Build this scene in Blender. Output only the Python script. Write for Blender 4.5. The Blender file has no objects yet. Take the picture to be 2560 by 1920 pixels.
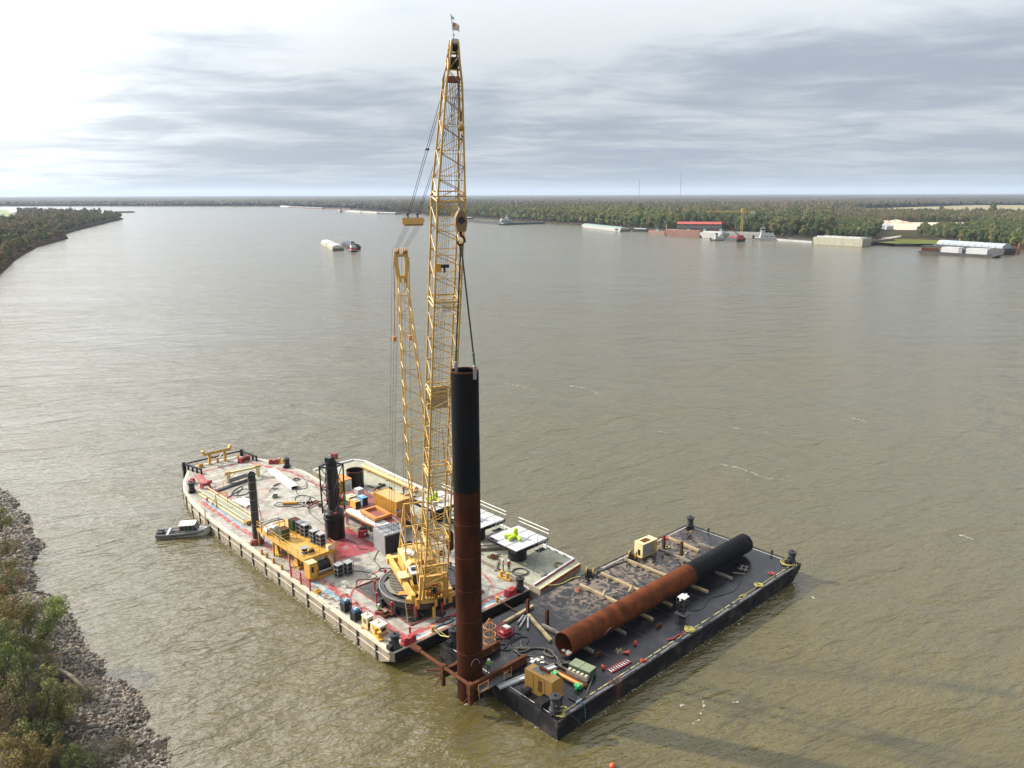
import bpy, math, random
import numpy as np
from mathutils import Vector, Matrix
random.seed(11); RNG = np.random.default_rng(11)
R = math.radians
S = bpy.context.scene
C = S.collection

# ---------------------------------------------------------------- camera
FPX, CAM_H, HORIZON_Y, ROLL = 1950.0, 52.0, 485.0, R(0.17)
pitch = math.atan((960 - HORIZON_Y) / FPX)
_fw = np.array([0, math.cos(pitch), -math.sin(pitch)])
_up0 = np.array([0, math.sin(pitch), math.cos(pitch)]); _rt0 = np.array([1.0, 0, 0])
_rt = _rt0 * math.cos(ROLL) - _up0 * math.sin(ROLL)
_up = _up0 * math.cos(ROLL) + _rt0 * math.sin(ROLL)
cam_d = bpy.data.cameras.new('camera'); cam = bpy.data.objects.new('camera', cam_d); C.objects.link(cam)
cam_d.sensor_width = 36.0; cam_d.sensor_fit = 'HORIZONTAL'; cam_d.lens = 36.0 * FPX / 2560.0
cam_d.clip_start = 0.5; cam_d.clip_end = 60000
cam.matrix_world = Matrix(((_rt[0], _up[0], -_fw[0], 0), (_rt[1], _up[1], -_fw[1], 0),
                           (_rt[2], _up[2], -_fw[2], CAM_H), (0, 0, 0, 1)))
S.camera = cam

def at(x, y, z=0.0):
    """a photo pixel (2560x1920) to the point where its ray meets height z"""
    d = _fw * FPX + _rt * (x - 1280) - _up * (y - 960)
    t = (z - CAM_H) / d[2]
    return Vector((d[0] * t, d[1] * t, z))

# ---------------------------------------------------------------- sun and sky
SUN_AZ, SUN_EL = 71.0, 33.0            # azimuth measured to the left of the view direction
sdir = Vector((-math.sin(R(SUN_AZ)) * math.cos(R(SUN_EL)), math.cos(R(SUN_AZ)) * math.cos(R(SUN_EL)), math.sin(R(SUN_EL))))
sl = bpy.data.lights.new('sun', 'SUN'); sl.energy = 5.0; sl.angle = R(0.9); sl.color = (1.0, 0.92, 0.80)
so = bpy.data.objects.new('sun', sl); C.objects.link(so)
so.rotation_euler = (-sdir).to_track_quat('-Z', 'Y').to_euler(); so.location = (0, 0, 200)

W = bpy.data.worlds.new('World'); S.world = W; W.use_nodes = True
wn, wl = W.node_tree.nodes, W.node_tree.links
wn.clear()
def N(nodes, t, **kw):
    n = nodes.new(t)
    for k, v in kw.items():
        if k == 'i':
            for kk, vv in v.items(): n.inputs[kk].default_value = vv
        else: setattr(n, k, v)
    return n
def math_node(nodes, links, op, a, b=None, c=None):
    n = nodes.new('ShaderNodeMath'); n.operation = op
    for i, v in enumerate((a, b, c)):
        if v is None: continue
        if isinstance(v, (int, float)): n.inputs[i].default_value = v
        else: links.new(v, n.inputs[i])
    return n.outputs[0]
def wm(op, a, b=None, c=None): return math_node(wn, wl, op, a, b, c)
def mixcol(nodes, links, fac, a, b, blend='MIX'):
    n = nodes.new('ShaderNodeMix'); n.data_type = 'RGBA'; n.blend_type = blend; n.clamp_factor = True
    for s, v in ((n.inputs[0], fac), (n.inputs[6], a), (n.inputs[7], b)):
        if isinstance(v, (int, float)): s.default_value = v
        elif isinstance(v, tuple): s.default_value = v if len(v) == 4 else (*v, 1)
        else: links.new(v, s)
    return n.outputs[2]
sky = N(wn, 'ShaderNodeTexSky', sky_type='NISHITA', sun_disc=False, sun_elevation=R(SUN_EL), sun_rotation=R(360 - SUN_AZ),
        altitude=50, air_density=1.0, dust_density=2.0)
tc = N(wn, 'ShaderNodeTexCoord')
nrm = N(wn, 'ShaderNodeVectorMath', operation='NORMALIZE'); wl.new(tc.outputs['Generated'], nrm.inputs[0])
sp = N(wn, 'ShaderNodeSeparateXYZ'); wl.new(nrm.outputs[0], sp.inputs[0])
zc = wm('MAXIMUM', sp.outputs[2], 0.0)
den = wm('ADD', zc, 0.07)
cmb = N(wn, 'ShaderNodeCombineXYZ')
wl.new(wm('DIVIDE', sp.outputs[0], den), cmb.inputs[0]); wl.new(wm('DIVIDE', sp.outputs[1], den), cmb.inputs[1])
mp = N(wn, 'ShaderNodeMapping'); wl.new(cmb.outputs[0], mp.inputs[0])
mp.inputs['Rotation'].default_value = (0, 0, R(12)); mp.inputs['Scale'].default_value = (0.75, 1.0, 1); mp.inputs['Location'].default_value = (3.35, 1.1, 0)
n1 = N(wn, 'ShaderNodeTexNoise', i={'Scale': 0.62, 'Detail': 7.0, 'Roughness': 0.52, 'Distortion': 0.35}); wl.new(mp.outputs[0], n1.inputs['Vector'])
n2 = N(wn, 'ShaderNodeTexNoise', i={'Scale': 2.1, 'Detail': 6.0, 'Roughness': 0.6, 'Distortion': 0.5}); wl.new(mp.outputs[0], n2.inputs['Vector'])
cl = wm('ADD', wm('MULTIPLY', n1.outputs[0], 0.66), wm('MULTIPLY', n2.outputs[0], 0.34))
mr = N(wn, 'ShaderNodeMapRange', interpolation_type='SMOOTHSTEP', i={1: 0.39, 2: 0.63}); zb = N(wn, 'ShaderNodeMapRange', interpolation_type='SMOOTHSTEP', i={1: 0.07, 2: 0.24, 3: -0.015, 4: 0.10}); wl.new(zc, zb.inputs[0])
wl.new(wm('ADD', cl, zb.outputs[0]), mr.inputs[0])
dotp = N(wn, 'ShaderNodeVectorMath', operation='DOT_PRODUCT'); wl.new(nrm.outputs[0], dotp.inputs[0]); dotp.inputs[1].default_value = sdir
glow = wm('POWER', wm('MAXIMUM', dotp.outputs['Value'], 0.0), 7.5)
cloud = mixcol(wn, wl, mr.outputs[0], (4.5, 5.15, 6.1), (8.2, 8.7, 9.1))
cloud = mixcol(wn, wl, 0.06, cloud, sky.outputs[0])                      # thin places let the clear sky through
# an overcast sky is brighter higher up
zr = N(wn, 'ShaderNodeMapRange', interpolation_type='SMOOTHSTEP', i={1: 0.10, 2: 0.34, 3: 0.92, 4: 1.32}); wl.new(zc, zr.inputs[0])
cs = N(wn, 'ShaderNodeVectorMath', operation='SCALE'); wl.new(cloud, cs.inputs[0]); wl.new(zr.outputs[0], cs.inputs['Scale']); cloud = cs.outputs[0]
hz = wm('POWER', 2.718, wm('MULTIPLY', zc, -17.0))
cloud = mixcol(wn, wl, wm('MULTIPLY', hz, 0.85), cloud, (4.0, 4.65, 5.2))  # pale blue band low over the horizon
gl = N(wn, 'ShaderNodeVectorMath', operation='SCALE'); gl.inputs[0].default_value = (1.0, 0.99, 0.97)
wl.new(wm('MULTIPLY', wm('MINIMUM', wm('MULTIPLY', glow, 150.0), 24.0), wm('ADD', wm('MULTIPLY', mr.outputs[0], 0.55), 0.62)), gl.inputs['Scale'])   # sunlit thin cloud around the veiled sun
add = N(wn, 'ShaderNodeVectorMath', operation='ADD'); wl.new(cloud, add.inputs[0]); wl.new(gl.outputs[0], add.inputs[1])
bg = N(wn, 'ShaderNodeBackground', i={'Strength': 0.057}); wl.new(add.outputs[0], bg.inputs['Color'])
wo = N(wn, 'ShaderNodeOutputWorld'); wl.new(bg.outputs[0], wo.inputs['Surface'])

S.view_settings.view_transform = 'Standard'; S.view_settings.look = 'None'
S.view_settings.exposure = 0.8; S.view_settings.gamma = 1.0; S.view_settings.use_curve_mapping = False
S.render.engine = 'CYCLES'
S.cycles.use_denoising = True; S.cycles.max_bounces = 6; S.cycles.diffuse_bounces = 2; S.cycles.glossy_bounces = 3
S.cycles.volume_bounces = 0; S.cycles.transparent_max_bounces = 6
S.cycles.caustics_reflective = False; S.cycles.caustics_refractive = False

# ---------------------------------------------------------------- frame of the moored barges
TH = R(43.0); ORG = at(980.83, 1635.87, 2.1); DECK = 2.1
_ct, _st = math.cos(TH), math.sin(TH)
def W3(a, b, z=DECK):
    """barge frame (a along the short end to the right and back, b along the crane barge to the left and back) to world"""
    return Vector((ORG.x + a * _ct - b * _st, ORG.y + a * _st + b * _ct, z))
# ---------------------------------------------------------------- mesh builder
class MB:
    def __init__(s): s.v = []; s.f = []
    def add(s, vs, fs):
        o = len(s.v); s.v.extend([tuple(p) for p in vs]); s.f.extend([tuple(o + i for i in f) for f in fs]); return s
    def box(s, c, d, rz=0.0, ry=0.0, rx=0.0):
        x, y, z = d[0] / 2, d[1] / 2, d[2] / 2
        m = Matrix.Rotation(rz, 3, 'Z') @ Matrix.Rotation(ry, 3, 'Y') @ Matrix.Rotation(rx, 3, 'X')
        vs = [m @ Vector(p) + Vector(c) for p in ((-x,-y,-z),(x,-y,-z),(x,y,-z),(-x,y,-z),(-x,-y,z),(x,-y,z),(x,y,z),(-x,y,z))]
        return s.add(vs, ((0,3,2,1),(4,5,6,7),(0,1,5,4),(1,2,6,5),(2,3,7,6),(3,0,4,7)))
    def bb(s, x0, x1, y0, y1, z0, z1): return s.box(((x0+x1)/2, (y0+y1)/2, (z0+z1)/2), (abs(x1-x0), abs(y1-y0), abs(z1-z0)))
    @staticmethod
    def frame(p0, p1):
        d = (Vector(p1) - Vector(p0)); d.normalize()
        u = Vector((0,0,1)) if abs(d.z) < 0.95 else Vector((1,0,0))
        a = d.cross(u).normalized(); b = a.cross(d).normalized()
        return d, a, b
    def beam(s, p0, p1, w, h=None):
        h = h or w; d, a, b = s.frame(p0, p1); p0, p1 = Vector(p0), Vector(p1)
        vs = []
        for p in (p0, p1):
            for i, j in ((-1,-1),(1,-1),(1,1),(-1,1)): vs.append(p + a*(i*w/2) + b*(j*h/2))
        return s.add(vs, ((0,1,2,3),(7,6,5,4),(0,4,5,1),(1,5,6,2),(2,6,7,3),(3,7,4,0)))
    def ibeam(s, p0, p1, w, h, t=0.06):
        d, a, b = s.frame(p0, p1); p0, p1 = Vector(p0), Vector(p1)
        s.beam(p0 + b*(h/2 - t/2), p1 + b*(h/2 - t/2), w, t); s.beam(p0 - b*(h/2 - t/2), p1 - b*(h/2 - t/2), w, t)
        return s.beam(p0, p1, t, h - 2*t)
    def cyl(s, p0, p1, r, n=12, r2=None, cap=True):
        r2 = r if r2 is None else r2; d, a, b = s.frame(p0, p1); p0, p1 = Vector(p0), Vector(p1)
        vs = []
        for p, rr in ((p0, r), (p1, r2)):
            for k in range(n):
                t = 2*math.pi*k/n; vs.append(p + a*(rr*math.cos(t)) + b*(rr*math.sin(t)))
        fs = [(k, k+n, (k+1)%n+n, (k+1)%n) for k in range(n)]
        if cap: fs += [tuple(range(n)), tuple(range(2*n-1, n-1, -1))]
        return s.add(vs, fs)
    def tube(s, pts, r, n=5, closed=False):
        pts = [Vector(p) for p in pts]; m = len(pts); vs = []; fs = []
        for i, p in enumerate(pts):
            q0 = pts[(i-1) % m] if closed or i > 0 else p; q1 = pts[(i+1) % m] if closed or i < m-1 else p
            d, a, b = s.frame(q0, q1) if (q1-q0).length > 1e-6 else (None, Vector((1,0,0)), Vector((0,1,0)))
            for k in range(n):
                t = 2*math.pi*k/n; vs.append(p + a*(r*math.cos(t)) + b*(r*math.sin(t)))
        for i in range(m if closed else m-1):
            j = (i+1) % m
            for k in range(n): fs.append((i*n+k, i*n+(k+1)%n, j*n+(k+1)%n, j*n+k))
        if not closed: fs += [tuple(range(n-1,-1,-1)), tuple((m-1)*n+k for k in range(n))]
        return s.add(vs, fs)
    def ring(s, c, rad, r, n=20, m=5, sx=1.0, sy=1.0):
        return s.tube([(c[0]+rad*sx*math.cos(2*math.pi*k/n), c[1]+rad*sy*math.sin(2*math.pi*k/n), c[2]) for k in range(n)], r, m, True)
    def prism(s, poly, z0, z1):
        n = len(poly); vs = [(x, y, z0) for x, y in poly] + [(x, y, z1) for x, y in poly]
        return s.add(vs, [tuple(range(n-1,-1,-1)), tuple(range(n, 2*n))] + [(k, (k+1)%n, (k+1)%n+n, k+n) for k in range(n)])
    def sheet(s, poly, z):
        return s.add([(x, y, z) for x, y in poly], [tuple(range(len(poly)))])
    def lathe(s, prof, n=20, c=(0,0,0)):
        vs = []; fs = []
        for r, z in prof:
            for k in range(n):
                t = 2*math.pi*k/n; vs.append((c[0]+r*math.cos(t), c[1]+r*math.sin(t), c[2]+z))
        for i in range(len(prof)-1):
            for k in range(n): fs.append((i*n+k, i*n+(k+1)%n, (i+1)*n+(k+1)%n, (i+1)*n+k))
        return s.add(vs, fs)
    def ball(s, c, r, n=10, m=6, sz=1.0):
        return s.lathe([(max(r*math.sin(math.pi*i/m), 1e-4), -r*sz*math.cos(math.pi*i/m)) for i in range(m+1)], n, c)
    def disc(s, c, r, n=20, z=0.0): return s.sheet([(c[0]+r*math.cos(2*math.pi*k/n), c[1]+r*math.sin(2*math.pi*k/n)) for k in range(n)], z)
    def mesh(s, name, smooth=False):
        me = bpy.data.meshes.new(name); me.from_pydata(s.v, [], s.f); me.update()
        if smooth:
            me.shade_smooth()
            try: me.set_sharp_from_angle(angle=R(38))
            except Exception: pass
        return me
    def build(s, name, mat, parent=None, smooth=False, kind=None, label=None):
        me = s.mesh(name, smooth); me.materials.append(mat)
        o = bpy.data.objects.new(name, me); C.objects.link(o)
        if parent is not None: o.parent = parent
        if kind: o['kind'] = kind
        if label: o['label'] = label
        return o
def tag(o, label=None, cat=None, group=None, kind=None):
    for k, v in (('label', label), ('category', cat), ('group', group), ('kind', kind)):
        if v: o[k] = v
    return o
def thing(name, label, cat, pos, rz=0.0, group=None):
    """Empty at a thing's base; pos is world, rz world"""
    o = bpy.data.objects.new(name, None); C.objects.link(o); o.location = pos; o.rotation_euler = (0, 0, rz); o.empty_display_size = 0.3
    return tag(o, label, cat, group)
def bt(name, label, cat, a, b, z=DECK, rz=0.0, group=None): return thing(name, label, cat, W3(a, b, z), TH + rz, group)
def one(mb, name, mat, label, cat, pos, rz=0.0, group=None, smooth=False):
    o = mb.build(name, mat, None, smooth); o.location = pos; o.rotation_euler = (0, 0, rz); return tag(o, label, cat, group)
def ob(mb, name, mat, label, cat, a, b, z=DECK, rz=0.0, group=None, smooth=False): return one(mb, name, mat, label, cat, W3(a, b, z), TH + rz, group, smooth)
def copy_tree(o, parent=None):
    c = o.copy(); C.objects.link(c)
    if parent is not None: c.parent = parent
    for ch in list(o.children): copy_tree(ch, c)
    return c
def again(o, label, a, b, z=DECK, rz=0.0):
    c = copy_tree(o); c.location = W3(a, b, z); c.rotation_euler = (0, 0, TH + rz)
    if label: c['label'] = label
    return c

# ---------------------------------------------------------------- materials
MATS = {}; ALB = 0.68
def mat(name, col, rough=0.6, metal=0.0, var=0.14, scale=1.5, stain=None, amt=0.35, sscale=0.8, bump=0.0, spec=0.5, streak=False, thr=None, coord='Object', bscale=None):
    if name in MATS: return MATS[name]
    m = bpy.data.materials.new(name); m.use_nodes = True; nd, lk = m.node_tree.nodes, m.node_tree.links
    p = nd['Principled BSDF']; p.inputs['Roughness'].default_value = rough; p.inputs['Metallic'].default_value = metal
    p.inputs['Specular IOR Level'].default_value = spec
    t = N(nd, 'ShaderNodeTexCoord'); src = t.outputs[coord] if coord != 'World' else N(nd, 'ShaderNodeNewGeometry').outputs['Position']
    if streak:
        mpn = N(nd, 'ShaderNodeMapping'); lk.new(src, mpn.inputs[0]); mpn.inputs['Scale'].default_value = streak; vsrc = mpn.outputs[0]
    else: vsrc = src
    a = N(nd, 'ShaderNodeTexNoise', i={'Scale': scale, 'Detail': 6.0, 'Roughness': 0.62}); lk.new(vsrc, a.inputs['Vector'])
    mr = N(nd, 'ShaderNodeMapRange', i={1: 0.25, 2: 0.75, 3: 1 - var*1.6, 4: 1 + var*1.2}); lk.new(a.outputs[0], mr.inputs[0])
    sc = N(nd, 'ShaderNodeVectorMath', operation='SCALE'); sc.inputs[0].default_value = [c_ * ALB for c_ in col[:3]]; lk.new(mr.outputs[0], sc.inputs['Scale'])
    out = sc.outputs[0]
    if stain is not None:
        b = N(nd, 'ShaderNodeTexNoise', i={'Scale': sscale, 'Detail': 8.0, 'Roughness': 0.66}); lk.new(vsrc, b.inputs['Vector'])
        lo, hi = thr or (0.5, 0.68)
        mr2 = N(nd, 'ShaderNodeMapRange', i={1: lo, 2: hi, 3: 0.0, 4: amt}); lk.new(b.outputs[0], mr2.inputs[0])
        out = mixcol(nd, lk, mr2.outputs[0], out, tuple(c_ * ALB for c_ in stain))
    lk.new(out, p.inputs['Base Color'])
    if bump:
        d = N(nd, 'ShaderNodeTexNoise', i={'Scale': bscale or scale*6, 'Detail': 4.0}); lk.new(vsrc, d.inputs['Vector'])
        bn = N(nd, 'ShaderNodeBump', i={'Strength': 0.6, 'Distance': bump}); lk.new(d.outputs[0], bn.inputs['Height']); lk.new(bn.outputs[0], p.inputs['Normal'])
    MATS[name] = m; return m
RUSTC = (0.16, 0.055, 0.022)
m_yel = mat('yellow_paint', (0.68, 0.37, 0.055), 0.45, var=0.12, scale=2.0, stain=(0.30, 0.13, 0.04), amt=0.45, sscale=1.2)
m_boom = mat('boom_yellow', (0.70, 0.43, 0.10), 0.5, var=0.15, scale=0.7, stain=(0.36, 0.16, 0.05), amt=0.5, sscale=0.5)
m_cream = mat('cream_paint', (0.80, 0.68, 0.34), 0.5, var=0.10, scale=2, stain=(0.45, 0.28, 0.10), amt=0.4)
m_dkyel = mat('ochre_paint', (0.50, 0.27, 0.055), 0.42, var=0.10, scale=1.2, stain=(0.22, 0.12, 0.05), amt=0.35)
m_orange = mat('orange_paint', (0.62, 0.25, 0.045), 0.5, var=0.12, stain=(0.25, 0.08, 0.03), amt=0.4)
m_red = mat('red_paint', (0.44, 0.035, 0.042), 0.45, var=0.15, stain=(0.18, 0.03, 0.03), amt=0.5)
m_dred = mat('red_oxide', (0.27, 0.055, 0.045), 0.6, var=0.2, stain=(0.10, 0.04, 0.03), amt=0.5)
m_black = mat('black_steel', (0.015, 0.015, 0.017), 0.5, spec=0.3, var=0.35, stain=(0.07, 0.06, 0.055), amt=0.5)
m_gloss = mat('black_coating', (0.010, 0.010, 0.013), 0.32, spec=0.35, var=0.3, scale=0.8)
m_dark = mat('dark_grey_steel', (0.045, 0.045, 0.05), 0.55, spec=0.25, var=0.25, stain=(0.12, 0.09, 0.07), amt=0.4)
m_grey = mat('grey_steel', (0.30, 0.30, 0.31), 0.5, var=0.18, stain=(0.16, 0.13, 0.10), amt=0.4)
m_lgrey = mat('light_grey_paint', (0.52, 0.53, 0.55), 0.5, var=0.12, stain=(0.30, 0.28, 0.25), amt=0.4)
m_white = mat('white_paint', (0.78, 0.78, 0.76), 0.45, var=0.08, stain=(0.45, 0.40, 0.33), amt=0.4)
m_blue = mat('blue_paint', (0.06, 0.22, 0.42), 0.5, var=0.15, stain=(0.2, 0.2, 0.2), amt=0.3)
m_green = mat('green_paint', (0.045, 0.10, 0.05), 0.55, var=0.25, stain=(0.13, 0.08, 0.04), amt=0.5)
m_bgreen = mat('bright_green', (0.02, 0.42, 0.14), 0.45, var=0.15)
m_lime = mat('lime_plastic', (0.50, 0.70, 0.02), 0.55, var=0.10)
m_rust = mat('rusty_steel', (0.16, 0.05, 0.02), 0.8, spec=0.1, var=0.35, scale=1.6, stain=(0.055, 0.028, 0.018), amt=0.7, sscale=0.7, bump=0.01)
m_rustb = mat('rusty_beam', (0.115, 0.042, 0.020), 0.8, spec=0.1, var=0.3, scale=2.2, stain=(0.05, 0.03, 0.022), amt=0.6, bump=0.01)
m_wood = mat('timber', (0.40, 0.31, 0.17), 0.8, var=0.25, scale=3, stain=(0.13, 0.10, 0.06), amt=0.6, bump=0.01)
m_wood2 = mat('grey_timber', (0.23, 0.21, 0.17), 0.85, var=0.3, scale=3, stain=(0.08, 0.06, 0.04), amt=0.6)
m_rubber = mat('black_hose', (0.022, 0.021, 0.020), 0.55, var=0.3)
m_hose = mat('grey_hose', (0.16, 0.15, 0.12), 0.6, var=0.25)
m_rope = mat('yellow_rope', (0.46, 0.40, 0.12), 0.85, var=0.3, scale=5)
m_wire = mat('wire_rope', (0.06, 0.06, 0.062), 0.5, metal=0.3, var=0.2)
m_glass = mat('dark_glass', (0.02, 0.03, 0.035), 0.08, var=0.1)
m_skin = mat('skin', (0.40, 0.22, 0.15), 0.6, var=0.08)
m_hv_red = mat('orange_red_vest', (0.62, 0.08, 0.035), 0.8, var=0.1)
m_hv_green = mat('green_vest', (0.16, 0.55, 0.09), 0.8, var=0.1)
m_navy = mat('dark_blue_denim', (0.035, 0.05, 0.10), 0.85, var=0.15)
m_trous = mat('dark_trousers', (0.05, 0.045, 0.045), 0.85, var=0.15)
m_boot = mat('boot_leather', (0.05, 0.035, 0.025), 0.7, var=0.15)
m_hat = mat('white_hard_hat', (0.80, 0.80, 0.78), 0.35, var=0.04)
# ---------------------------------------------------------------- water
def water_material():
    m = bpy.data.materials.new('muddy_river_water'); m.use_nodes = True; nd, lk = m.node_tree.nodes, m.node_tree.links
    p = nd['Principled BSDF']; p.inputs['IOR'].default_value = 1.64; p.inputs['Roughness'].default_value = 0.14
    pos = N(nd, 'ShaderNodeNewGeometry').outputs['Position']
    def noise(sc, rot, scl, det=3.0, rough=0.55, dist=0.0):
        mpn = N(nd, 'ShaderNodeMapping', vector_type='TEXTURE'); lk.new(pos, mpn.inputs[0]); mpn.inputs['Scale'].default_value = scl; mpn.inputs['Rotation'].default_value = (0, 0, R(rot))
        n = N(nd, 'ShaderNodeTexNoise', i={'Scale': sc, 'Detail': det, 'Roughness': rough, 'Distortion': dist}); lk.new(mpn.outputs[0], n.inputs['Vector']); return n.outputs[0]
    mm = lambda op, a, b=None, c=None: math_node(nd, lk, op, a, b, c)
    big = noise(0.012, 20, (1.6, .7, 1), 4.0, 0.6, 0.6)
    mid = noise(0.05, -15, (1.6, .75, 1), 4.0, 0.6)
    mr = N(nd, 'ShaderNodeMapRange', i={1: 0.36, 2: 0.64}); lk.new(mm('ADD', mm('MULTIPLY', big, 0.65), mm('MULTIPLY', mid, 0.35)), mr.inputs[0])
    lk.new(mixcol(nd, lk, mr.outputs[0], (0.056, 0.045, 0.012), (0.080, 0.064, 0.022)), p.inputs['Base Color'])
    w1 = noise(0.17, 32, (2.3, .9, 1), 2.0, 0.5, 0.4)
    w2 = noise(1.0, 26, (2.1, .85, 1), 3.0, 0.55, 0.3)
    w3 = noise(3.1, 20, (2.0, .85, 1), 2.0, 0.5)
    h = mm('ADD', mm('ADD', mm('MULTIPLY', w1, 1.2), mm('MULTIPLY', w2, 0.34)), mm('MULTIPLY', w3, 0.09))
    h = mm('MULTIPLY', h, mm('ADD', mm('MULTIPLY', mr.outputs[0], 0.75), 0.55))
    b = N(nd, 'ShaderNodeBump', i={'Strength': 1.0, 'Distance': 1.0}); lk.new(h, b.inputs['Height']); lk.new(b.outputs[0], p.inputs['Normal'])
    return m
m_water = water_material()
mb = MB(); L_ = 27000
mb.add([(-L_, -200, 0), (L_, -200, 0), (L_, L_, 0), (-L_, L_, 0)], [(0, 1, 2, 3)])
tag(mb.build('river_water', m_water), 'wide muddy brown river with small wind ripples', 'river', kind='structure')

m_foam = mat('foam', (0.70, 0.69, 0.62), 0.9, var=0.1)
mb = MB()
def foam_line(pts, n, spread):
    for _ in range(n):
        t = random.random() * (len(pts) - 1); k = min(int(t), len(pts) - 2); f = t - k
        p = at(*pts[k]).lerp(at(*pts[k + 1]), f); x, y = p.x + random.gauss(0, spread), p.y + random.gauss(0, spread)
        r = random.uniform(0.025, 0.085) * (1 + p.y / 160); q = random.uniform(0, 3.14)
        mb.add([(x + r*s*math.cos(q + k*1.26)*random.uniform(.4, 1.3), y + r*s*0.55*math.sin(q + k*1.26), 0.05) for k, s in zip(range(5), [1]*5)], [tuple(range(5))])
def foam_edge(p, q, n, spread, r0, r1):
    for _ in range(n):
        c_ = p.lerp(q, random.random()); x, y = c_.x + random.gauss(0, spread), c_.y + random.gauss(0, spread); r = random.uniform(r0, r1); a_ = random.uniform(0, 6.28)
        mb.add([(x + r*random.uniform(.5, 1.4)*math.cos(a_ + k*1.26), y + r*random.uniform(.3, .9)*math.sin(a_ + k*1.26), 0.05) for k in range(5)], [tuple(range(5))])
foam_edge(W3(-.25, 5, 0), W3(.1, 52, 0), 420, .10, .02, .09); foam_edge(W3(.1, 52, 0), W3(2.5, 69, 0), 90, .15, .02, .09)
foam_edge(W3(10, -20.9, 0), W3(48, -20.9, 0), 260, .16, .02, .09); foam_edge(W3(2.0, -10.2, 0), W3(4.4, -10.8, 0), 60, .1, .02, .07); foam_edge(W3(5, -20.8, 0), W3(5, -13, 0), 40, .1, .02, .06)
for pts, n, sp_ in (([(1805, 1162), (1840, 1168), (1880, 1183), (1910, 1195), (1985, 1204)], 90, .22), ([(1425, 965), (1460, 970), (1500, 985)], 60, .4),
                  ([(1255, 958), (1300, 965), (1340, 978)], 40, .35), ([(2400, 1338), (2430, 1348)], 26, .18), ([(2130, 1046), (2165, 1055)], 30, .3),
                  ([(745, 778), (780, 785), (790, 795), (830, 790), (850, 812)], 60, .5), ([(895, 838), (950, 848), (975, 852)], 40, .4),
                  ([(1735, 1812), (1745, 1800), (1760, 1765), (1752, 1745)], 24, .08), ([(1700, 1765), (1712, 1762)], 12, .06), ([(1832, 1757), (1845, 1755)], 12, .06),
                  ([(1560, 1735), (1590, 1722)], 28, .14), ([(1455, 1805), (1475, 1800)], 14, .1), ([(1640, 1078), (1665, 1082)], 14, .2), ([(1835, 1070), (1850, 1073)], 14, .2),
                  ([(1860, 1535), (1845, 1562)], 24, .12), ([(2030, 1492), (2038, 1498)], 10, .1), ([(780, 592), (800, 630), (850, 632), (880, 630)], 60, 1.2),
                  ([(1090, 1090), (1100, 1094)], 8, .15), ([(590, 690), (640, 686)], 20, .8), ([(2520, 1000), (2545, 1003)], 14, .25)):
    foam_line(pts, n, sp_)
tag(mb.build('river_foam', m_foam), 'thin white flecks of foam on the brown water', 'foam', kind='stuff')

# ---------------------------------------------------------------- banks
def resample(pts, step):
    out = [Vector(pts[0])]
    for p, q in zip(pts, pts[1:]):
        p, q = Vector(p), Vector(q); n = max(1, int((q - p).length / step(p) if callable(step) else (q - p).length / step))
        for k in range(1, n + 1): out.append(p.lerp(q, k / n))
    return out
def bank(name, pts, offs, hts, side, step, jitter, m, label):
    P = resample(pts, step); n = len(P); T = []
    for i in range(n):
        d = (P[min(i+3, n-1)] - P[max(i-3, 0)]).normalized(); T.append(Vector((-d.y, d.x)) * side)
    mb = MB(); rows = []
    for i in range(n):
        for o, h in zip(offs, hts):
            q = P[i] + T[i] * (o + (random.uniform(-1, 1) * jitter if 0 < o < 40 else 0)); mb.v.append((q.x, q.y, h + (random.uniform(-.5, .5) * jitter * .35 if o > 0 else 0)))
    k = len(offs)
    for i in range(n-1):
        for j in range(k-1): 
            f = (i*k+j, i*k+j+1, (i+1)*k+j+1, (i+1)*k+j); mb.f.append(f if side < 0 else f[::-1])
    o = mb.build(name, m, None, True); tag(o, label, 'river bank', kind='structure')
    return P, T, o
m_mud = mat('bank_mud', (0.085, 0.066, 0.045), 0.85, spec=0.1, var=0.3, scale=0.35, stain=(0.11, 0.085, 0.06), amt=0.6, sscale=0.12, bump=0.04, coord='World')
m_mud2 = mat('dark_bank_mud', (0.062, 0.048, 0.036), 0.9, spec=0.0, var=0.3, scale=0.05, coord='World')
m_soil = mat('woodland_floor', (0.060, 0.058, 0.032), 0.95, spec=0.0, var=0.3, scale=0.02, stain=(0.10, 0.085, 0.05), amt=0.6, sscale=0.006, coord='World')
NEAR = [(-10.0, 24.0), (-22.0, 45.5), (-32.0, 62.3), (-33.0, 64.1), (-33.9, 66.4), (-37.1, 68.1), (-37.2, 70.1), (-39.9, 73.1), (-42.7, 75.7), (-45.4, 76.6), (-45.9, 77.9),
        (-47.0, 79.8), (-50.1, 82.1), (-53.4, 86.4), (-56.5, 89.9), (-58.2, 91.8), (-59.2, 93.3), (-64.9, 96.4), (-66.0, 99.2), (-69.2, 102.6), (-70.7, 106.3), (-71.4, 110.2),
        (-76.0, 114.3), (-80.6, 121.5), (-84.4, 124.3), (-86.4, 127.6), (-106, 146), (-160, 214), (-262, 362), (-325, 470)]
NP, NT, near_bank = bank('near_bank', NEAR, (-3, 0, 1.2, 3, 5, 8, 12, 18, 30, 60, 140), (-.8, -.05, .35, .9, 1.3, 1.9, 2.8, 3.8, 4.6, 4.9, 5.2), 1, 0.9, 0.35, m_mud,
                         'rocky mud bank sloping up from the river')
FARL = [(-325, 470), (-342, 524), (-385, 604), (-405, 642), (-440, 712), (-489, 817), (-545, 975), (-610, 1086), (-646, 1172), (-708, 1343), (-843, 1718), (-870, 1790), (-996, 2001), (-1300, 2260), (-2300, 2900), (-5000, 3700), (-26000, 8000)]
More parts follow.
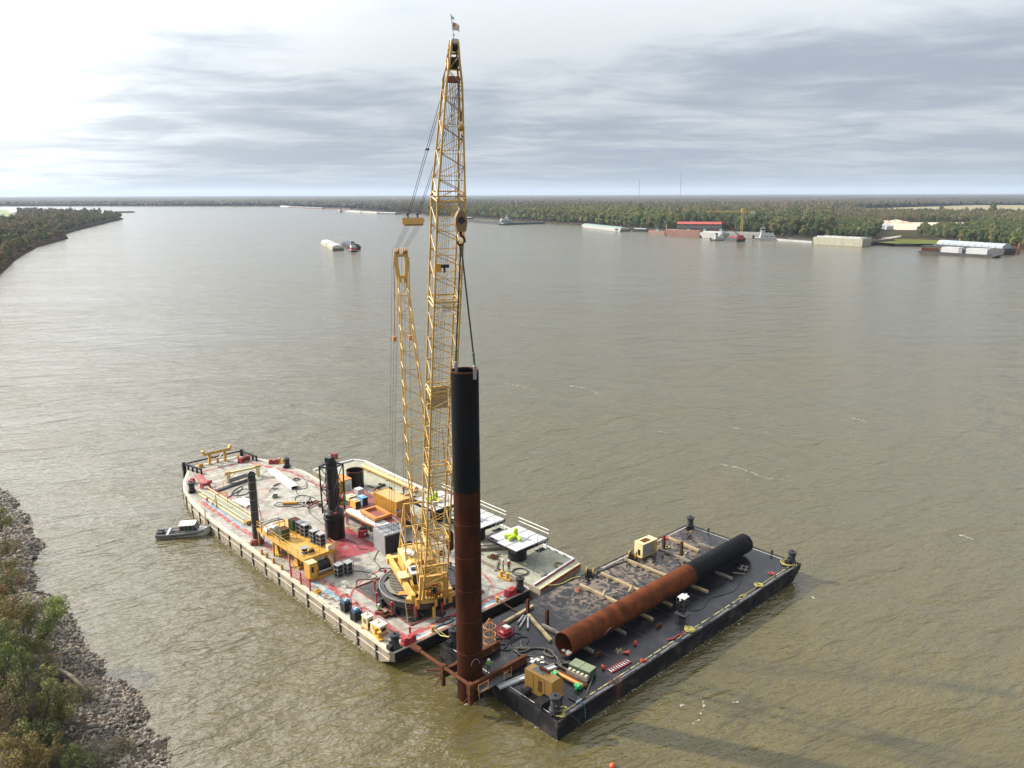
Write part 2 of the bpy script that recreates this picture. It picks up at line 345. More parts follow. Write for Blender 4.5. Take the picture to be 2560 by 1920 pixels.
bank('left_bank', FARL, (-6, 0, 2, 4, 9, 60, 160), (-.8, 0, 1.0, 2.2, 3.2, 4.2, 4.8), 1, lambda p: max(8, p.y * .02), 1.5, m_mud2, 'muddy wooded bank reaching upstream')
FARR = [(4000, -100), (1500, 200), (800, 480), (560, 640), (470, 740), (462, 825), (425, 862), (385, 905), (330, 960), (300, 1000), (250, 1065), (205, 1180), (160, 1300), (116, 1400), (57, 1507),
        (-26, 1707), (-112, 1887), (-209, 2062), (-328, 2252), (-582, 2896), (-1044, 3613), (-1182, 3700), (-1600, 3782), (-2023, 3865), (-2600, 3950), (-4200, 4300), (-9000, 5600), (-26000, 11000)]
bank('right_bank', FARR, (-6, 0, 3, 7, 16, 60), (-.8, 0, .9, 1.7, 2.2, 2.5), -1, lambda p: max(10, p.y * .02), 1.5, m_mud2, 'low muddy wooded bank across the river')
def offset(pts, d, side):
    out = []
    for i in range(len(pts)):
        t = (Vector(pts[min(i+1, len(pts)-1)]) - Vector(pts[max(i-1, 0)])).normalized(); out.append((pts[i][0] - t.y*side*d, pts[i][1] + t.x*side*d))
    return out
B = 27000
mb = MB(); mb.sheet(offset(NEAR[20:] + FARL, 55, 1)[::-1] + [(-300, -150), (-B, -150), (-B, 7000)][::1], 4.1)
tag(mb.build('left_floodplain', m_soil), 'dark wooded ground behind the left bank', 'ground', kind='structure')
mb = MB(); mb.sheet(offset(FARR, 40, -1) + [(-B, B), (B, B), (B, -150)], 2.0)
tag(mb.build('right_floodplain', m_soil), 'flat wooded lowland reaching to the horizon', 'ground', kind='structure')
def patch(name, pix, z, m, label, cat):
    mb = MB(); mb.sheet([(at(x, y, z).x, at(x, y, z).y) for x, y in pix], z); return tag(mb.build(name, m), label, cat, kind='structure')
m_field = mat('dry_field', (0.25, 0.21, 0.09), 0.95, var=0.15, scale=0.01, stain=(0.30, 0.22, 0.15), amt=0.8, sscale=0.003, coord='World')
m_grass = mat('bank_grass', (0.13, 0.15, 0.045), 0.95, spec=0.0, var=0.25, scale=0.05, stain=(0.16, 0.13, 0.06), amt=0.6, sscale=0.03, coord='World')
m_levee = mat('levee_grass', (0.20, 0.25, 0.08), 0.95, var=0.12, scale=0.02, coord='World')
m_sand = mat('sand', (0.62, 0.50, 0.37), 0.95, var=0.15, scale=0.08, stain=(0.40, 0.30, 0.22), amt=0.6, sscale=0.05, coord='World')
m_gravel = mat('gravel_road', (0.36, 0.33, 0.28), 0.95, var=0.15, scale=0.1, coord='World')
patch('dry_field', [(2110, 523), (2440, 513), (2700, 513), (2700, 533), (2500, 533), (2300, 532), (2200, 531)], 2.6, m_field, 'tan and green open field beyond the trees', 'field')
patch('sand_yard', [(2205, 562), (2260, 556), (2460, 556), (2440, 568), (2340, 575), (2240, 575), (2205, 569)], 2.7, m_sand, 'pale sand yard behind the riverside trees', 'yard')
patch('gravel_road', [(2205, 595), (2255, 588), (2250, 592), (2207, 600)], 2.75, m_gravel, 'short gravel road beside the sand yard', 'road')
patch('grass_bank', [(2190, 600), (2260, 597), (2400, 603), (2395, 610), (2240, 609), (2190, 606)], 2.7, m_grass, 'strip of rough green grass at the landing', 'grass')
patch('levee', [(-60, 524), (14, 524), (50, 540), (42, 548), (-60, 556)], 6.0, m_levee, 'bright green grass levee behind the left bank trees', 'levee')
patch('levee_road', [(16, 525), (19, 525), (44, 543), (40, 545)], 6.1, m_gravel, 'pale track running down the green levee', 'road')
mb = MB()
for _ in range(9):
    p = at(random.uniform(2215, 2262), random.uniform(556, 561), 2.7); r = random.uniform(10, 18); h = random.uniform(3, 6)
    mb.lathe([(r, -.3), (r*.62, h*.5), (r*.3, h*.85), (.1, h)], 10, (p.x, p.y, 2.7))
o = mb.build('sand_heaps', m_sand, None, True); tag(o, 'heaps of pale sand merged at the end of the yard', 'sand', kind='stuff')

# riprap stones on the near bank: the 300 largest in view are pieces of the bank, the rest one mass
m_st = [mat('stone_grey', (0.20, 0.168, 0.13), 0.85, var=0.35, scale=3, stain=(0.05, 0.04, 0.03), amt=0.6, bump=0.02),
        mat('stone_tan', (0.32, 0.265, 0.205), 0.85, var=0.3, scale=3, stain=(0.11, 0.09, 0.07), amt=0.6, bump=0.02),
        mat('stone_dark', (0.085, 0.072, 0.06), 0.85, var=0.35, scale=3, stain=(0.03, 0.024, 0.02), amt=0.6, bump=0.02)]
def stone_shape(rs):
    vs = []
    for z, r in ((-.42, .55), (0.0, 1.0), (.42, .62)):
        for k in range(6):
            t = k*math.pi/3 + z; q = r * rs.uniform(.72, 1.12); vs.append((q*math.cos(t), q*math.sin(t)*.72, z*rs.uniform(.8, 1.1)))
    fs = [(5,4,3,2,1,0), (12,13,14,15,16,17)] + [(a+k, a+(k+1)%6, a+6+(k+1)%6, a+6+k) for a in (0, 6) for k in range(6)]
    return vs, fs
shapes = [stone_shape(random.Random(k)) for k in range(9)]
stone_mesh = []
for k, (vs, fs) in enumerate(shapes):
    me = bpy.data.meshes.new('stone'); me.from_pydata(vs, [], fs); me.materials.append(m_st[k % 3]); stone_mesh.append(me)
def height_at(d):
    return float(np.interp(d, (-3, 0, 1.2, 3, 5, 8, 12, 18, 30, 60), (-.8, -.05, .35, .9, 1.3, 1.9, 2.8, 3.8, 4.6, 4.9)))
def bank_pt(s, d):
    i = min(int(s), len(NP) - 2); f = s - i; p = NP[i].lerp(NP[i+1], f) + NT[i] * d
    return Vector((p.x, p.y, height_at(d)))
ends = [i for i, p in enumerate(NP) if 50 < p.y < 133]
cand = []
for _ in range(21000):
    s = random.uniform(ends[0], ends[-1]); d = random.triangular(-.7, 9.0, 1.5); p = bank_pt(s, d)
    if p.x / max(p.y, 1) < -0.72: continue
    sz = random.choice((.07, .09, .11, .14, .17, .22, .28)) * random.uniform(.8, 1.25) * (1.0 if p.y < 100 else 1.15)
    if random.random() < .025: sz *= 2.0
    cand.append((sz / p.length, sz, p))
cand.sort(key=lambda c: -c[0])
mbs = [MB(), MB(), MB()]
for n_, (_, sz, p) in enumerate(cand):
    k = random.randrange(9); rot = Matrix.Rotation(random.uniform(0, 6.28), 3, 'Z') @ Matrix.Rotation(random.uniform(-.5, .5), 3, 'X') @ Matrix.Rotation(random.uniform(-.4, .4), 3, 'Y')
    scl = Vector((sz*random.uniform(.9, 1.4), sz, sz*random.uniform(.5, .9)))
    if n_ < 300:
        o = bpy.data.objects.new('stone', stone_mesh[k]); C.objects.link(o); o.parent = near_bank
        o.location = p + Vector((0, 0, sz*.15)); o.rotation_euler = rot.to_euler(); o.scale = scl
    else:
        vs, fs = shapes[k]; mbs[k % 3].add([rot @ Vector((v[0]*scl.x, v[1]*scl.y, v[2]*scl.z)) + p + Vector((0, 0, sz*.15)) for v in vs], fs)
for mbk, mm_ in zip(mbs, m_st):
    mbk.build('riprap_stones', mm_, near_bank, kind='stuff')
# ---------------------------------------------------------------- barges
m_deck = mat('worn_deck', (0.40, 0.385, 0.335), 0.75, var=0.28, scale=1.4, stain=(0.14, 0.115, 0.085), amt=0.85, sscale=0.55, thr=(.44, .70), bump=0.01)
def wear(m, layers):
    # grease and pink paint wear on the deck plating
    nd, lk = m.node_tree.nodes, m.node_tree.links; p = nd['Principled BSDF']; t = N(nd, 'ShaderNodeTexCoord')
    for sc_, lo, hi, amt_, col_ in layers:
        n = N(nd, 'ShaderNodeTexNoise', i={'Scale': sc_, 'Detail': 6.0, 'Roughness': .65, 'Distortion': .6}); lk.new(t.outputs['Object'], n.inputs['Vector'])
        r = N(nd, 'ShaderNodeMapRange', i={1: lo, 2: hi, 3: 0.0, 4: amt_}); lk.new(n.outputs[0], r.inputs[0])
        lk.new(mixcol(nd, lk, r.outputs[0], p.inputs['Base Color'].links[0].from_socket, col_), p.inputs['Base Color'])
wear(m_deck, ((.22, .54, .66, .5, (.30, .17, .15)), (1.7, .58, .70, .7, (.055, .045, .035)), (.5, .60, .72, .5, (.16, .085, .05))))
m_deckg = mat('pale_green_deck', (0.36, 0.36, 0.27), 0.6, var=0.24, scale=1.2, stain=(0.26, 0.24, 0.17), amt=0.7, sscale=0.22, thr=(.48, .66))
m_hull = mat('pale_hull', (0.36, 0.31, 0.23), 0.75, var=0.2, scale=0.8, stain=(0.17, 0.11, 0.07), amt=0.75, sscale=1.3, streak=(1, 1, .25), bump=0.01)
m_gun = mat('gunwale', (0.60, 0.55, 0.43), 0.7, var=0.15, scale=0.8, stain=(0.30, 0.22, 0.14), amt=0.6)
m_sred = mat('worn_red_stripe', (0.36, 0.055, 0.055), 0.7, var=0.3, scale=1.6, stain=(0.36, 0.33, 0.28), amt=0.85, sscale=0.9, thr=(.46, .60))
m_sred2 = mat('red_deck_paint', (0.33, 0.036, 0.048), 0.45, var=0.35, scale=1.2, stain=(0.40, 0.27, 0.25), amt=0.65, sscale=0.7, thr=(.52, .64))
m_sblue = mat('worn_blue_stripe', (0.13, 0.28, 0.42), 0.7, var=0.2, stain=(0.48, 0.46, 0.40), amt=0.85, sscale=0.8, thr=(.45, .6))
def black_deck():
    m = mat('wet_black_deck', (0.011, 0.011, 0.015), 0.30, spec=0.35, var=0.4, scale=0.25, stain=(0.055, 0.046, 0.042), amt=0.7, sscale=0.5, bump=0.006)
    nd, lk = m.node_tree.nodes, m.node_tree.links; p = nd['Principled BSDF']
    # dried mud lies in patches over the part of the deck away from the loads
    t = N(nd, 'ShaderNodeTexCoord'); sx = N(nd, 'ShaderNodeSeparateXYZ'); lk.new(t.outputs['Object'], sx.inputs[0])
    mm = lambda op, a, b=None: math_node(nd, lk, op, a, b)
    def span(v, lo, hi, soft):
        a = N(nd, 'ShaderNodeMapRange', i={1: lo - soft, 2: lo + soft}); lk.new(v, a.inputs[0]); b = N(nd, 'ShaderNodeMapRange', i={1: hi + soft, 2: hi - soft}); lk.new(v, b.inputs[0])
        return mm('MULTIPLY', a.outputs[0], b.outputs[0])
    zone = mm('MULTIPLY', span(sx.outputs[0], 21, 50, 3.0), span(sx.outputs[1], -9.5, -1.0, 2.0))
    n = N(nd, 'ShaderNodeTexNoise', i={'Scale': 0.9, 'Detail': 5.0, 'Roughness': 0.6, 'Distortion': 1.2}); lk.new(t.outputs['Object'], n.inputs['Vector'])
    r = N(nd, 'ShaderNodeMapRange', i={1: 0.47, 2: 0.56}); lk.new(n.outputs[0], r.inputs[0])
    f = mm('MULTIPLY', r.outputs[0], zone)
    old = p.inputs['Base Color'].links[0].from_socket
    lk.new(mixcol(nd, lk, mm('MULTIPLY', f, 0.85), old, (0.15, 0.115, 0.085)), p.inputs['Base Color'])
    rr = N(nd, 'ShaderNodeMapRange', i={3: 0.24, 4: 0.8}); lk.new(f, rr.inputs[0]); lk.new(rr.outputs[0], p.inputs['Roughness'])
    return m
m_bdeck = black_deck()
m_bhull = mat('black_hull', (0.010, 0.010, 0.013), 0.55, spec=0.2, var=0.4, scale=0.8, stain=(0.09, 0.08, 0.075), amt=0.7, sscale=0.55, thr=(.5, .64))
def hull(mb, rings):
    """rings: list of (polygon, z), top first; walls between them and a bottom"""
    n = len(rings[0][0])
    for poly, z in rings: mb.v.extend([(x, y, z) for x, y in poly])
    for i in range(len(rings)-1):
        for k in range(n): mb.f.append((i*n+k, (i+1)*n+k, (i+1)*n+(k+1)%n, i*n+(k+1)%n))
    mb.f.append(tuple((len(rings)-1)*n + k for k in range(n-1, -1, -1)))
# crane barge
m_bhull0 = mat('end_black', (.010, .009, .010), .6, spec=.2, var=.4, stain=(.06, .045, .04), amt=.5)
cb = bt('crane_barge', 'long pale grey deck barge with red painted stripes carrying the lattice crane', 'barge', 0, 0, 0)
top = [(0.35, 0), (21.4, 0), (21.8, .5), (21.8, 52), (22.2, 60), (21.6, 66), (20.2, 71), (17.6, 76.5), (16.4, 77.6), (8.2, 77.6), (6.6, 76.2), (3.6, 70.6), (1.9, 66), (.9, 60), (.3, 52), (0, .5)]
low = [(x, y) for x, y in top]
bot = [(x, max(y, 4.5) if y < 5 else min(y, 72)) for x, y in top]
mb = MB(); hull(mb, [(top, 2.1), (low, 0.95), (bot, -.9)]); mb.build('hull', m_hull, cb)
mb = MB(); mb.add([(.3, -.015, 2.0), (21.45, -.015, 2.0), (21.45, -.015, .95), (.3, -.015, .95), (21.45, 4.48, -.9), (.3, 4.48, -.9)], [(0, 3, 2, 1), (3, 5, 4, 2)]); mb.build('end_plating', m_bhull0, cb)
mb = MB(); mb.sheet(top, 2.1); deck_o = mb.build('deck', m_deck, cb)
# open well in which the crane's ring stands, marked by a low coaming
mb = MB()
for p0, p1 in (((5.0, 3.4), (5.0, 15.9)), ((5.0, 3.4), (16.6, 3.4)), ((5.0, 15.9), (8.9, 15.9)), ((16.6, 3.4), (16.6, 9))): mb.beam((*p0, 2.18), (*p1, 2.18), .12, .16)
mb.build('well_coaming', m_dred, cb)
mb = MB(); mb.sheet([(5.1, 3.5), (16.5, 3.5), (16.5, 15.8), (5.1, 15.8)], 2.108); mb.build('well_floor_shade', mat('shaded_floor', (.05, .045, .04), .6, var=.4, scale=.6, stain=(.18, .16, .13), amt=.7), deck_o)  # flat dark sheet, the shade inside the well put into its colour
mb = MB()   # gunwale strip along the side facing the bank and the stern
g = [(0, .5), (.3, 52), (.9, 60), (1.9, 66), (3.6, 70.6), (6.6, 76.2), (8.2, 77.6), (16.4, 77.6), (17.6, 76.5), (20.2, 71), (21.6, 66), (22.2, 60), (21.8, 52)]
gi = [(.55, .8), (.85, 52), (1.45, 60), (2.4, 65.8), (4.1, 70.4), (6.9, 75.7), (8.4, 77.0), (16.2, 77.0), (17.2, 76.1), (19.7, 70.7), (21.05, 65.9), (21.6, 60), (21.2, 52)]
for k in range(len(g)-1): mb.prism([g[k], g[k+1], gi[k+1], gi[k]][::-1], 2.104, 2.14)
mb.prism([(0.2, .05), (0.55, .8), (21.2, .62), (21.4, .05)], 2.104, 2.13); mb.build('gunwale', m_gun, cb)
def edge_pt(b): return float(np.interp(b, [.5, 52, 60, 66, 70.6, 76.2], [0, .3, .9, 1.9, 3.6, 6.6]))
fb = [3.2 + 4.02*k for k in range(17)]
for b in fb:
    mb = MB(); x = edge_pt(b); mb.bb(x - .14, x + .02, b - .13, b + .13, .0, 1.98); mb.build('fender', m_black, cb)
for z, w in ((2.02, .12), (1.12, .10)):
    mb = MB(); bs = list(np.linspace(.6, 62, 20))
    for p, q in zip(bs, bs[1:]): mb.beam((edge_pt(p) - .07, p, z), (edge_pt(q) - .07, q, z), .12, w)
    mb.build('rub_rail', m_gun, cb)
# painted lines on the deck
def stripe(pts, w, m, z=2.106, name='painted_stripe'):
    mb = MB(); P = [Vector((*p, 0)) for p in pts]
    for i in range(len(P)-1):
        d = (P[i+1] - P[i]).normalized(); nrm_ = Vector((-d.y, d.x, 0)) * (w/2)
        mb.sheet([(q.x, q.y) for q in (P[i]-nrm_, P[i+1]-nrm_, P[i+1]+nrm_, P[i]+nrm_)], z + .0006*i)
    return mb.build(name, m, cb)
stripe([(3.0, 2.2), (3.0, 22), (2.5, 40), (2.3, 60)], .95, m_sred)
stripe([(2.6, 1.75), (21.2, 1.75)], .95, m_sred, 2.110)
stripe([(3.8, 1.0), (21.2, .98)], .55, m_sblue); stripe([(3.0, 60), (2.9, 44)], .6, m_sblue, 2.111); stripe([(2.1, 21), (2.0, 11)], .55, m_sblue)
stripe([(1.9, .25), (21.3, .25)], .35, m_sred, 2.135)
stripe([(5.6, 64.5), (6.6, 58), (7.2, 48)], .9, m_sred); stripe([(7.2, 73.4), (16.6, 73.4)], .8, m_sred); stripe([(16.6, 73.2), (20.2, 62), (20.6, 50)], .8, m_sred, 2.112)
stripe([(7.2, 73.0), (5.8, 66)], 1.5, m_sred, 2.114)
stripe([(10.5 + 8.9*math.cos(R(t)), 8.9 + 8.9*math.sin(R(t))) for t in range(86, 176, 6)], .28, m_sred, 2.118, 'swing_circle')
stripe([(10.9 + 9.0*math.cos(R(t)), 8.9 + 9.0*math.sin(R(t))) for t in range(-46, 10, 6)], .28, m_sred, 2.118, 'swing_circle')
stripe([(3.6, 3.8), (5.6, 2.2)], .18, m_sred, 2.122)
mb = MB(); mb.sheet([(7.4, 24.4), (14.2, 23.2), (14.6, 34), (8.2, 35)], 2.113); mb.build('red_deck_area', m_sred2, cb)
for a_, b_ in ((.62, 6.85), (2.9, 5.9)):
    mb = MB(); mb.disc((a_, b_), .3, 16, 2.145); mb.build('hatch_cover', m_red, cb)
# push knees and fence at the stern
for sx_ in (0, 1):
    mb = MB()
    p0, p1 = ((6.4, 77.3), (7.6, 72.2)) if sx_ == 0 else ((17.6, 77.3), (18.2, 72.0))
    mb.beam((*p0, 3.15), (*p1, 3.05), .35, .3)
    for k in range(5):
        t = k/4; x, y = p0[0] + (p1[0]-p0[0])*t, p0[1] + (p1[1]-p0[1])*t; mb.bb(x-.15, x+.15, y-.12, y+.12, 2.1, 3.0)
    mb.bb(p0[0]-.3, p0[0]+.3, p0[1]-.25, p0[1]+.25, .3, 3.4)
    mb.build('push_knee', m_black, cb)
mb = MB(); mb.beam((6.6, 77.5, 3.0), (17.4, 77.5, 3.0), .22, .25); mb.build('stern_rail', m_black, cb)
# side barge
sb = bt('deck_barge', 'narrow flat barge with pale green deck and white rim lying alongside the crane barge', 'barge', 0, 0, 0)
st = [(22.35, -1.0), (31.6, .3), (32.1, 1.6), (33.4, 57.4), (32.0, 59.8), (29.4, 59.9), (23.4, 59.9)]
mb = MB(); hull(mb, [(st, 2.1), (st, .9), ([(x, max(y, 3.0)) for x, y in st], -.9)]); mb.build('hull', m_hull, sb)
mb = MB(); mb.sheet(st, 2.1); mb.build('deck', m_deckg, sb)
mb = MB()
for p, q in zip([(22.5, .3), (31.75, 1.75), (33.2, 57.2), (31.9, 59.6)], [(31.75, 1.75), (33.2, 57.2), (31.9, 59.6), (23.6, 59.7)]): mb.beam((*p, 2.24), (*q, 2.24), .3, .26)
mb.build('coaming', m_white, sb)
mb = MB(); mb.beam((22.45, .12, 2.22), (31.8, 1.58, 2.22), .05, .22); mb.beam((22.4, -1.0, 1.9), (31.6, .3, 1.9), .06, .3); mb.build('red_trim', m_red, sb)
mb = MB(); mb.beam((22.45, -.85, 2.14), (31.5, .45, 2.14), .16, .06); mb.build('edge_strip', m_cream, sb)
# black material barge
kb = bt('material_barge', 'wet black rectangular deck barge carrying the rusty pipe pile', 'barge', 0, 0, 0)
bt_ = [(5.1, -20.6), (53.8, -20.6), (53.8, -2.1), (5.1, -2.1)]
mb = MB(); hull(mb, [(bt_, 2.1), (bt_, 1.5), ([(5.1, -20.6), (50.6, -20.6), (50.6, -2.1), (5.1, -2.1)], -.9)]); mb.build('hull', m_bhull, kb)
mb = MB(); mb.sheet(bt_, 2.1); mb.build('deck', m_bdeck, kb)
m_yline = mat('worn_yellow_line', (0.40, 0.36, 0.15), .7, var=.3, scale=3, stain=(.03, .03, .03), amt=.8, sscale=1.4, thr=(.5, .6))
m_wline = mat('worn_white_line', (0.50, 0.48, 0.40), .7, var=.3, scale=3, stain=(.05, .05, .05), amt=.8, sscale=1.2, thr=(.55, .66))
mb = MB(); x = 6.2
while x < 52.5:
    l = random.uniform(.8, 2.6); mb.sheet([(x, -19.98), (x+l, -19.98), (x+l, -19.84), (x, -19.84)], 2.106); x += l + random.uniform(.1, .7)
mb.build('edge_line', m_yline, kb)
mb = MB(); mb.sheet([(53.2, -20), (53.34, -20), (53.34, -2.8), (53.2, -2.8)], 2.106); mb.build('edge_line', m_wline, kb); mb = MB(); mb.sheet([(33, -2.62), (53.2, -2.62), (53.2, -2.46), (33, -2.46)], 2.106); mb.build('edge_line', m_wline, kb); mb = MB()
mb.sheet([(5.5, -19.6), (5.62, -19.6), (5.62, -4), (5.5, -4)], 2.106); mb.build('edge_line', m_wline, kb)
mb = MB()
for p, q in zip(bt_, bt_[1:] + bt_[:1]): mb.beam((p[0], p[1], 2.02), (q[0], q[1], 2.02), .14, .2)
mb.beam((5.06, -20.6, 1.0), (53, -20.66, 1.0), .1, .16); mb.build('rub_rail', m_bhull, kb)
mb = MB()
for _ in range(70):
    x = random.uniform(6, 52); l = random.uniform(.3, 2.0); y = -20.35 + random.uniform(-.1, .1); mb.sheet([(x, y-.1), (x+l, y-.12), (x+l*.9, y+.12), (x+.1, y+.1)], 2.109 + random.random()*.004)
mb.build('scuffed_edge', mat('scuffed_paint', (.14, .13, .14), .6, var=.3, scale=4), kb, kind='stuff')
# ---------------------------------------------------------------- ringer crane (local x to the image right, y to the rear, z up from the deck)
CRZ = R(-23.1)
cr = bt('ringer_crane', 'tall yellow lattice boom crane standing on a black ring', 'crane', 10.5, 8.4, DECK, CRZ)
def lattice(par, p0, p1, prof, panels, rc, rl, m, mh=None, side_panels=None):
    p0, p1 = Vector(p0), Vector(p1); u = (p1 - p0).normalized(); X = Vector((1, 0, 0)); Nn = u.cross(X).normalized()
    ts = [q[0] for q in prof]; w = lambda t: float(np.interp(t, ts, [q[1] for q in prof])); d = lambda t: float(np.interp(t, ts, [q[2] for q in prof]))
    pos = lambda t, i, j: p0 + (p1 - p0)*t + X*(i*w(t)/2) + Nn*(j*d(t)/2)
    for i in (-1, 1):
        for j in (-1, 1):
            mb = MB(); mb.tube([pos(t, i, j) for t in ts], rc, 6); mb.build('chord', m, par, True)
    mb = MB(); n = panels
    for k in range(n):
        t0, t1 = k/n, (k+1)/n; s = 1 if k % 2 else -1
        for j in (-1, 1): mb.tube([pos(t0, s, j), pos(t1, -s, j)], rl, 4)
        if k % 2 == 0 and k:
            for j in (-1, 1): mb.tube([pos(t0, -1, j), pos(t0, 1, j)], rl*.8, 4)
    n = side_panels or panels
    for k in range(n):
        t0, t1 = k/n, (k+1)/n; s = 1 if k % 2 else -1
        for i in (-1, 1): mb.tube([pos(t0, i, s), pos(t1, i, -s)], rl, 4)
    mb.build('lacing', m, par, kind='stuff')
    return pos
BF, BT_ = Vector((0, -5.7, 2.9)), Vector((.12, -18.9, 62.9))
mb = MB()
for i in (-1, 1): mb.beam((i*1.45, -5.7, 2.6), (i*1.36, -6.35, 6.0), .32, .75)
mb.beam((-1.5, -6.15, 5.3), (1.5, -6.15, 5.3), .4, .9); mb.beam((-1.35, -6.6, 7.2), (1.35, -6.6, 7.2), .25, .25)
boom = mb.build('boom', m_boom, cr)
bpos = lattice(boom, BF, BT_, [(0, 3.0, .9), (.05, 2.75, 1.7), (.12, 2.65, 2.25), (.45, 2.65, 2.25), (.78, 2.65, 2.25), (.945, 1.42, 1.2), (.97, .95, .95), (1, .55, .6)], 52, .105, .042, m_boom, side_panels=46)
for t in (.14, .29, .45, .61, .78):
    mb = MB()
    for dt in (-.004, .004):
        c4 = [bpos(t + dt, -1, -1), bpos(t + dt, 1, -1), bpos(t + dt, 1, 1), bpos(t + dt, -1, 1)]
        for k in range(4): mb.tube([c4[k], c4[(k+1) % 4]], .07, 5)
    for i in (-1, 1):
        for j in (-1, 1): mb.ball(bpos(t, i, j), .18, 6, 4)
    mb.build('section_joint', m_boom, boom)
def bmid(t): return BF.lerp(BT_, t)
mb = MB(); q = bmid(.948); mb.box(q, (1.2, .4, .55)); mb.build('head_plate', m_dred, boom)
mb = MB()
for k in range(5): mb.cyl(bmid(.971) + Vector((-.32 + .16*k - .05, 0, 0)), bmid(.971) + Vector((-.32 + .16*k + .05, 0, 0)), .48, 16)
for k in range(3): mb.cyl(bmid(.99) + Vector((-.15 + .15*k - .05, -.1, .1)), bmid(.99) + Vector((-.15 + .15*k + .05, -.1, .1)), .42, 16)
mb.build('sheave', m_black, boom)
for t, hw in ((.962, .75), (.983, .52), (.99, .45)): mb = MB(); mb.cyl(bmid(t) - Vector((hw, 0, 0)), bmid(t) + Vector((hw, 0, 0)), .1, 8); mb.build('sheave_pin', m_dkyel, boom)
mb = MB(); mb.bb(BT_.x-.32, BT_.x+.32, BT_.y-.3, BT_.y+.3, 62.5, 63.0); mb.build('head_cap', m_lgrey, boom)
mb = MB(); mb.cyl((BT_.x, BT_.y, 62.9), (BT_.x - .25, BT_.y, 65.0), .03, 6); mb.ball((BT_.x - .02, BT_.y, 63.35), .09); fp = mb.build('flag_pole', m_grey, boom)
def flag_mesh(w, h, nx, sway):
    mb = MB()
    for i in range(nx+1):
        x = w*i/nx; y = sway*math.sin(i*1.3); mb.v += [(x, y, -h/2 - .12*i/nx), (x, y, h/2 - .05*i)]
    for i in range(nx): mb.f.append((2*i, 2*i+2, 2*i+3, 2*i+1))
    return mb
mb = flag_mesh(.62, .68, 6, .08); o = mb.build('flag', mat('flag_orange', (.75, .30, .16), .8, var=.25, scale=2.5, stain=(.8, .78, .74), amt=.9, sscale=2.0, thr=(.45, .55)), fp); o.location = (BT_.x - .1, BT_.y, 64.1)
mb = flag_mesh(.25, .3, 4, .04); o = mb.build('pennant', m_white, fp); o.location = (BT_.x - .22, BT_.y, 64.8)
# mid-boom fittings
for t, dx in ((.665, -.7),):
    mb = MB(); q = bmid(t); mb.bb(q.x - 1.1, q.x - .5, q.y - .2, q.y + .2, q.z - .3, q.z + .5); mb.build('junction_box', m_yel, boom)
    mb = MB(); mb.bb(q.x - .5, q.x + .3, q.y - .3, q.y + .3, q.z + .1, q.z + .4); mb.cyl((q.x - .1, q.y, q.z - .4), (q.x - .1, q.y, q.z + .2), .1, 8); mb.build('camera_mount', m_black, boom)
mb = MB(); q = bmid(.685); mb.bb(q.x - .35, q.x + .65, q.y + .9, q.y + 1.0, q.z - 5.6, q.z - 4.7); mb.build('white_board', m_white, boom)
mb = MB(); q = bmid(.42); mb.bb(q.x - 1.1, q.x + 1.1, q.y + 1.08, q.y + 1.12, q.z - .7, q.z + 1.8); mb.build('mesh_guard', mat('tan_mesh', (.45, .36, .24), .8, var=.2, scale=8), boom)
mb = MB(); q = bmid(.2); mb.bb(q.x - .3, q.x + .3, q.y + .6, q.y + .8, q.z + .2, q.z + .8); mb.build('floodlight', m_white, boom)
# mast
MF, MT = Vector((-.1, -4.5, 3.2)), Vector((-.15, 4.9, 40.0))
mb = MB()
for i in (-1, 1): mb.prism([(0, 0), (.5, 0), (.9, 2.3), (-.15, 2.3)], -.06, .06)
mb = MB()
for i in (-1, 1):
    pts = [MT + Vector((i*.40, 0, -.6)), MT + Vector((i*.45, .1, .6)), MT + Vector((i*.74, .3, 2.5)), MT + Vector((i*.3, .4, 2.8)), MT + Vector((i*.25, .1, .6))]
    mb.beam(pts[0], pts[2], .2, .5); mb.beam(MT + Vector((i*.66, .35, 2.2)), MT + Vector((i*.6, .4, 3.2)), .14, .45)
mb.beam(MT + Vector((-.55, 0, .1)), MT + Vector((.55, 0, .1)), .35, .45); mb.beam(MT + Vector((-.75, .35, 2.7)), MT + Vector((.75, .35, 2.7)), .3, .35)
mast = mb.build('mast', m_boom, cr)
mpos = lattice(mast, MF, MT, [(0, 2.7, .9), (.06, 2.6, 1.5), (.5, 2.6, 1.5), (.9, 1.35, 1.1), (1, 1.05, .8)], 34, .085, .036, m_boom)
mb = MB()
for k in (-1, 1):
    for x in (.28, .6): mb.cyl(MT + Vector((k*x - .05, .45, 3.2)), MT + Vector((k*x + .05, .45, 3.2)), .42, 14)
mb.build('sheave', m_dkyel, mast); MH = MT + Vector((0, .45, 3.2))
mb = MB()
for k in (-1, 1):
    mb.cyl(MT + Vector((k*.95, .2, 2.0)), MT + Vector((k*1.0, 1.0, -7.4)), .05, 6); mb.bb(MT.x + k*1.0 - .3, MT.x + k*1.0 + .1, MT.y + .6, MT.y + 1.1, MT.z - 7.9, MT.z - 7.3)
mb.beam(MT + Vector((-1.1, .5, -2.2)), MT + Vector((1.1, .5, -2.2)), .08, .08); mb.build('rope_guide', m_orange, mast)
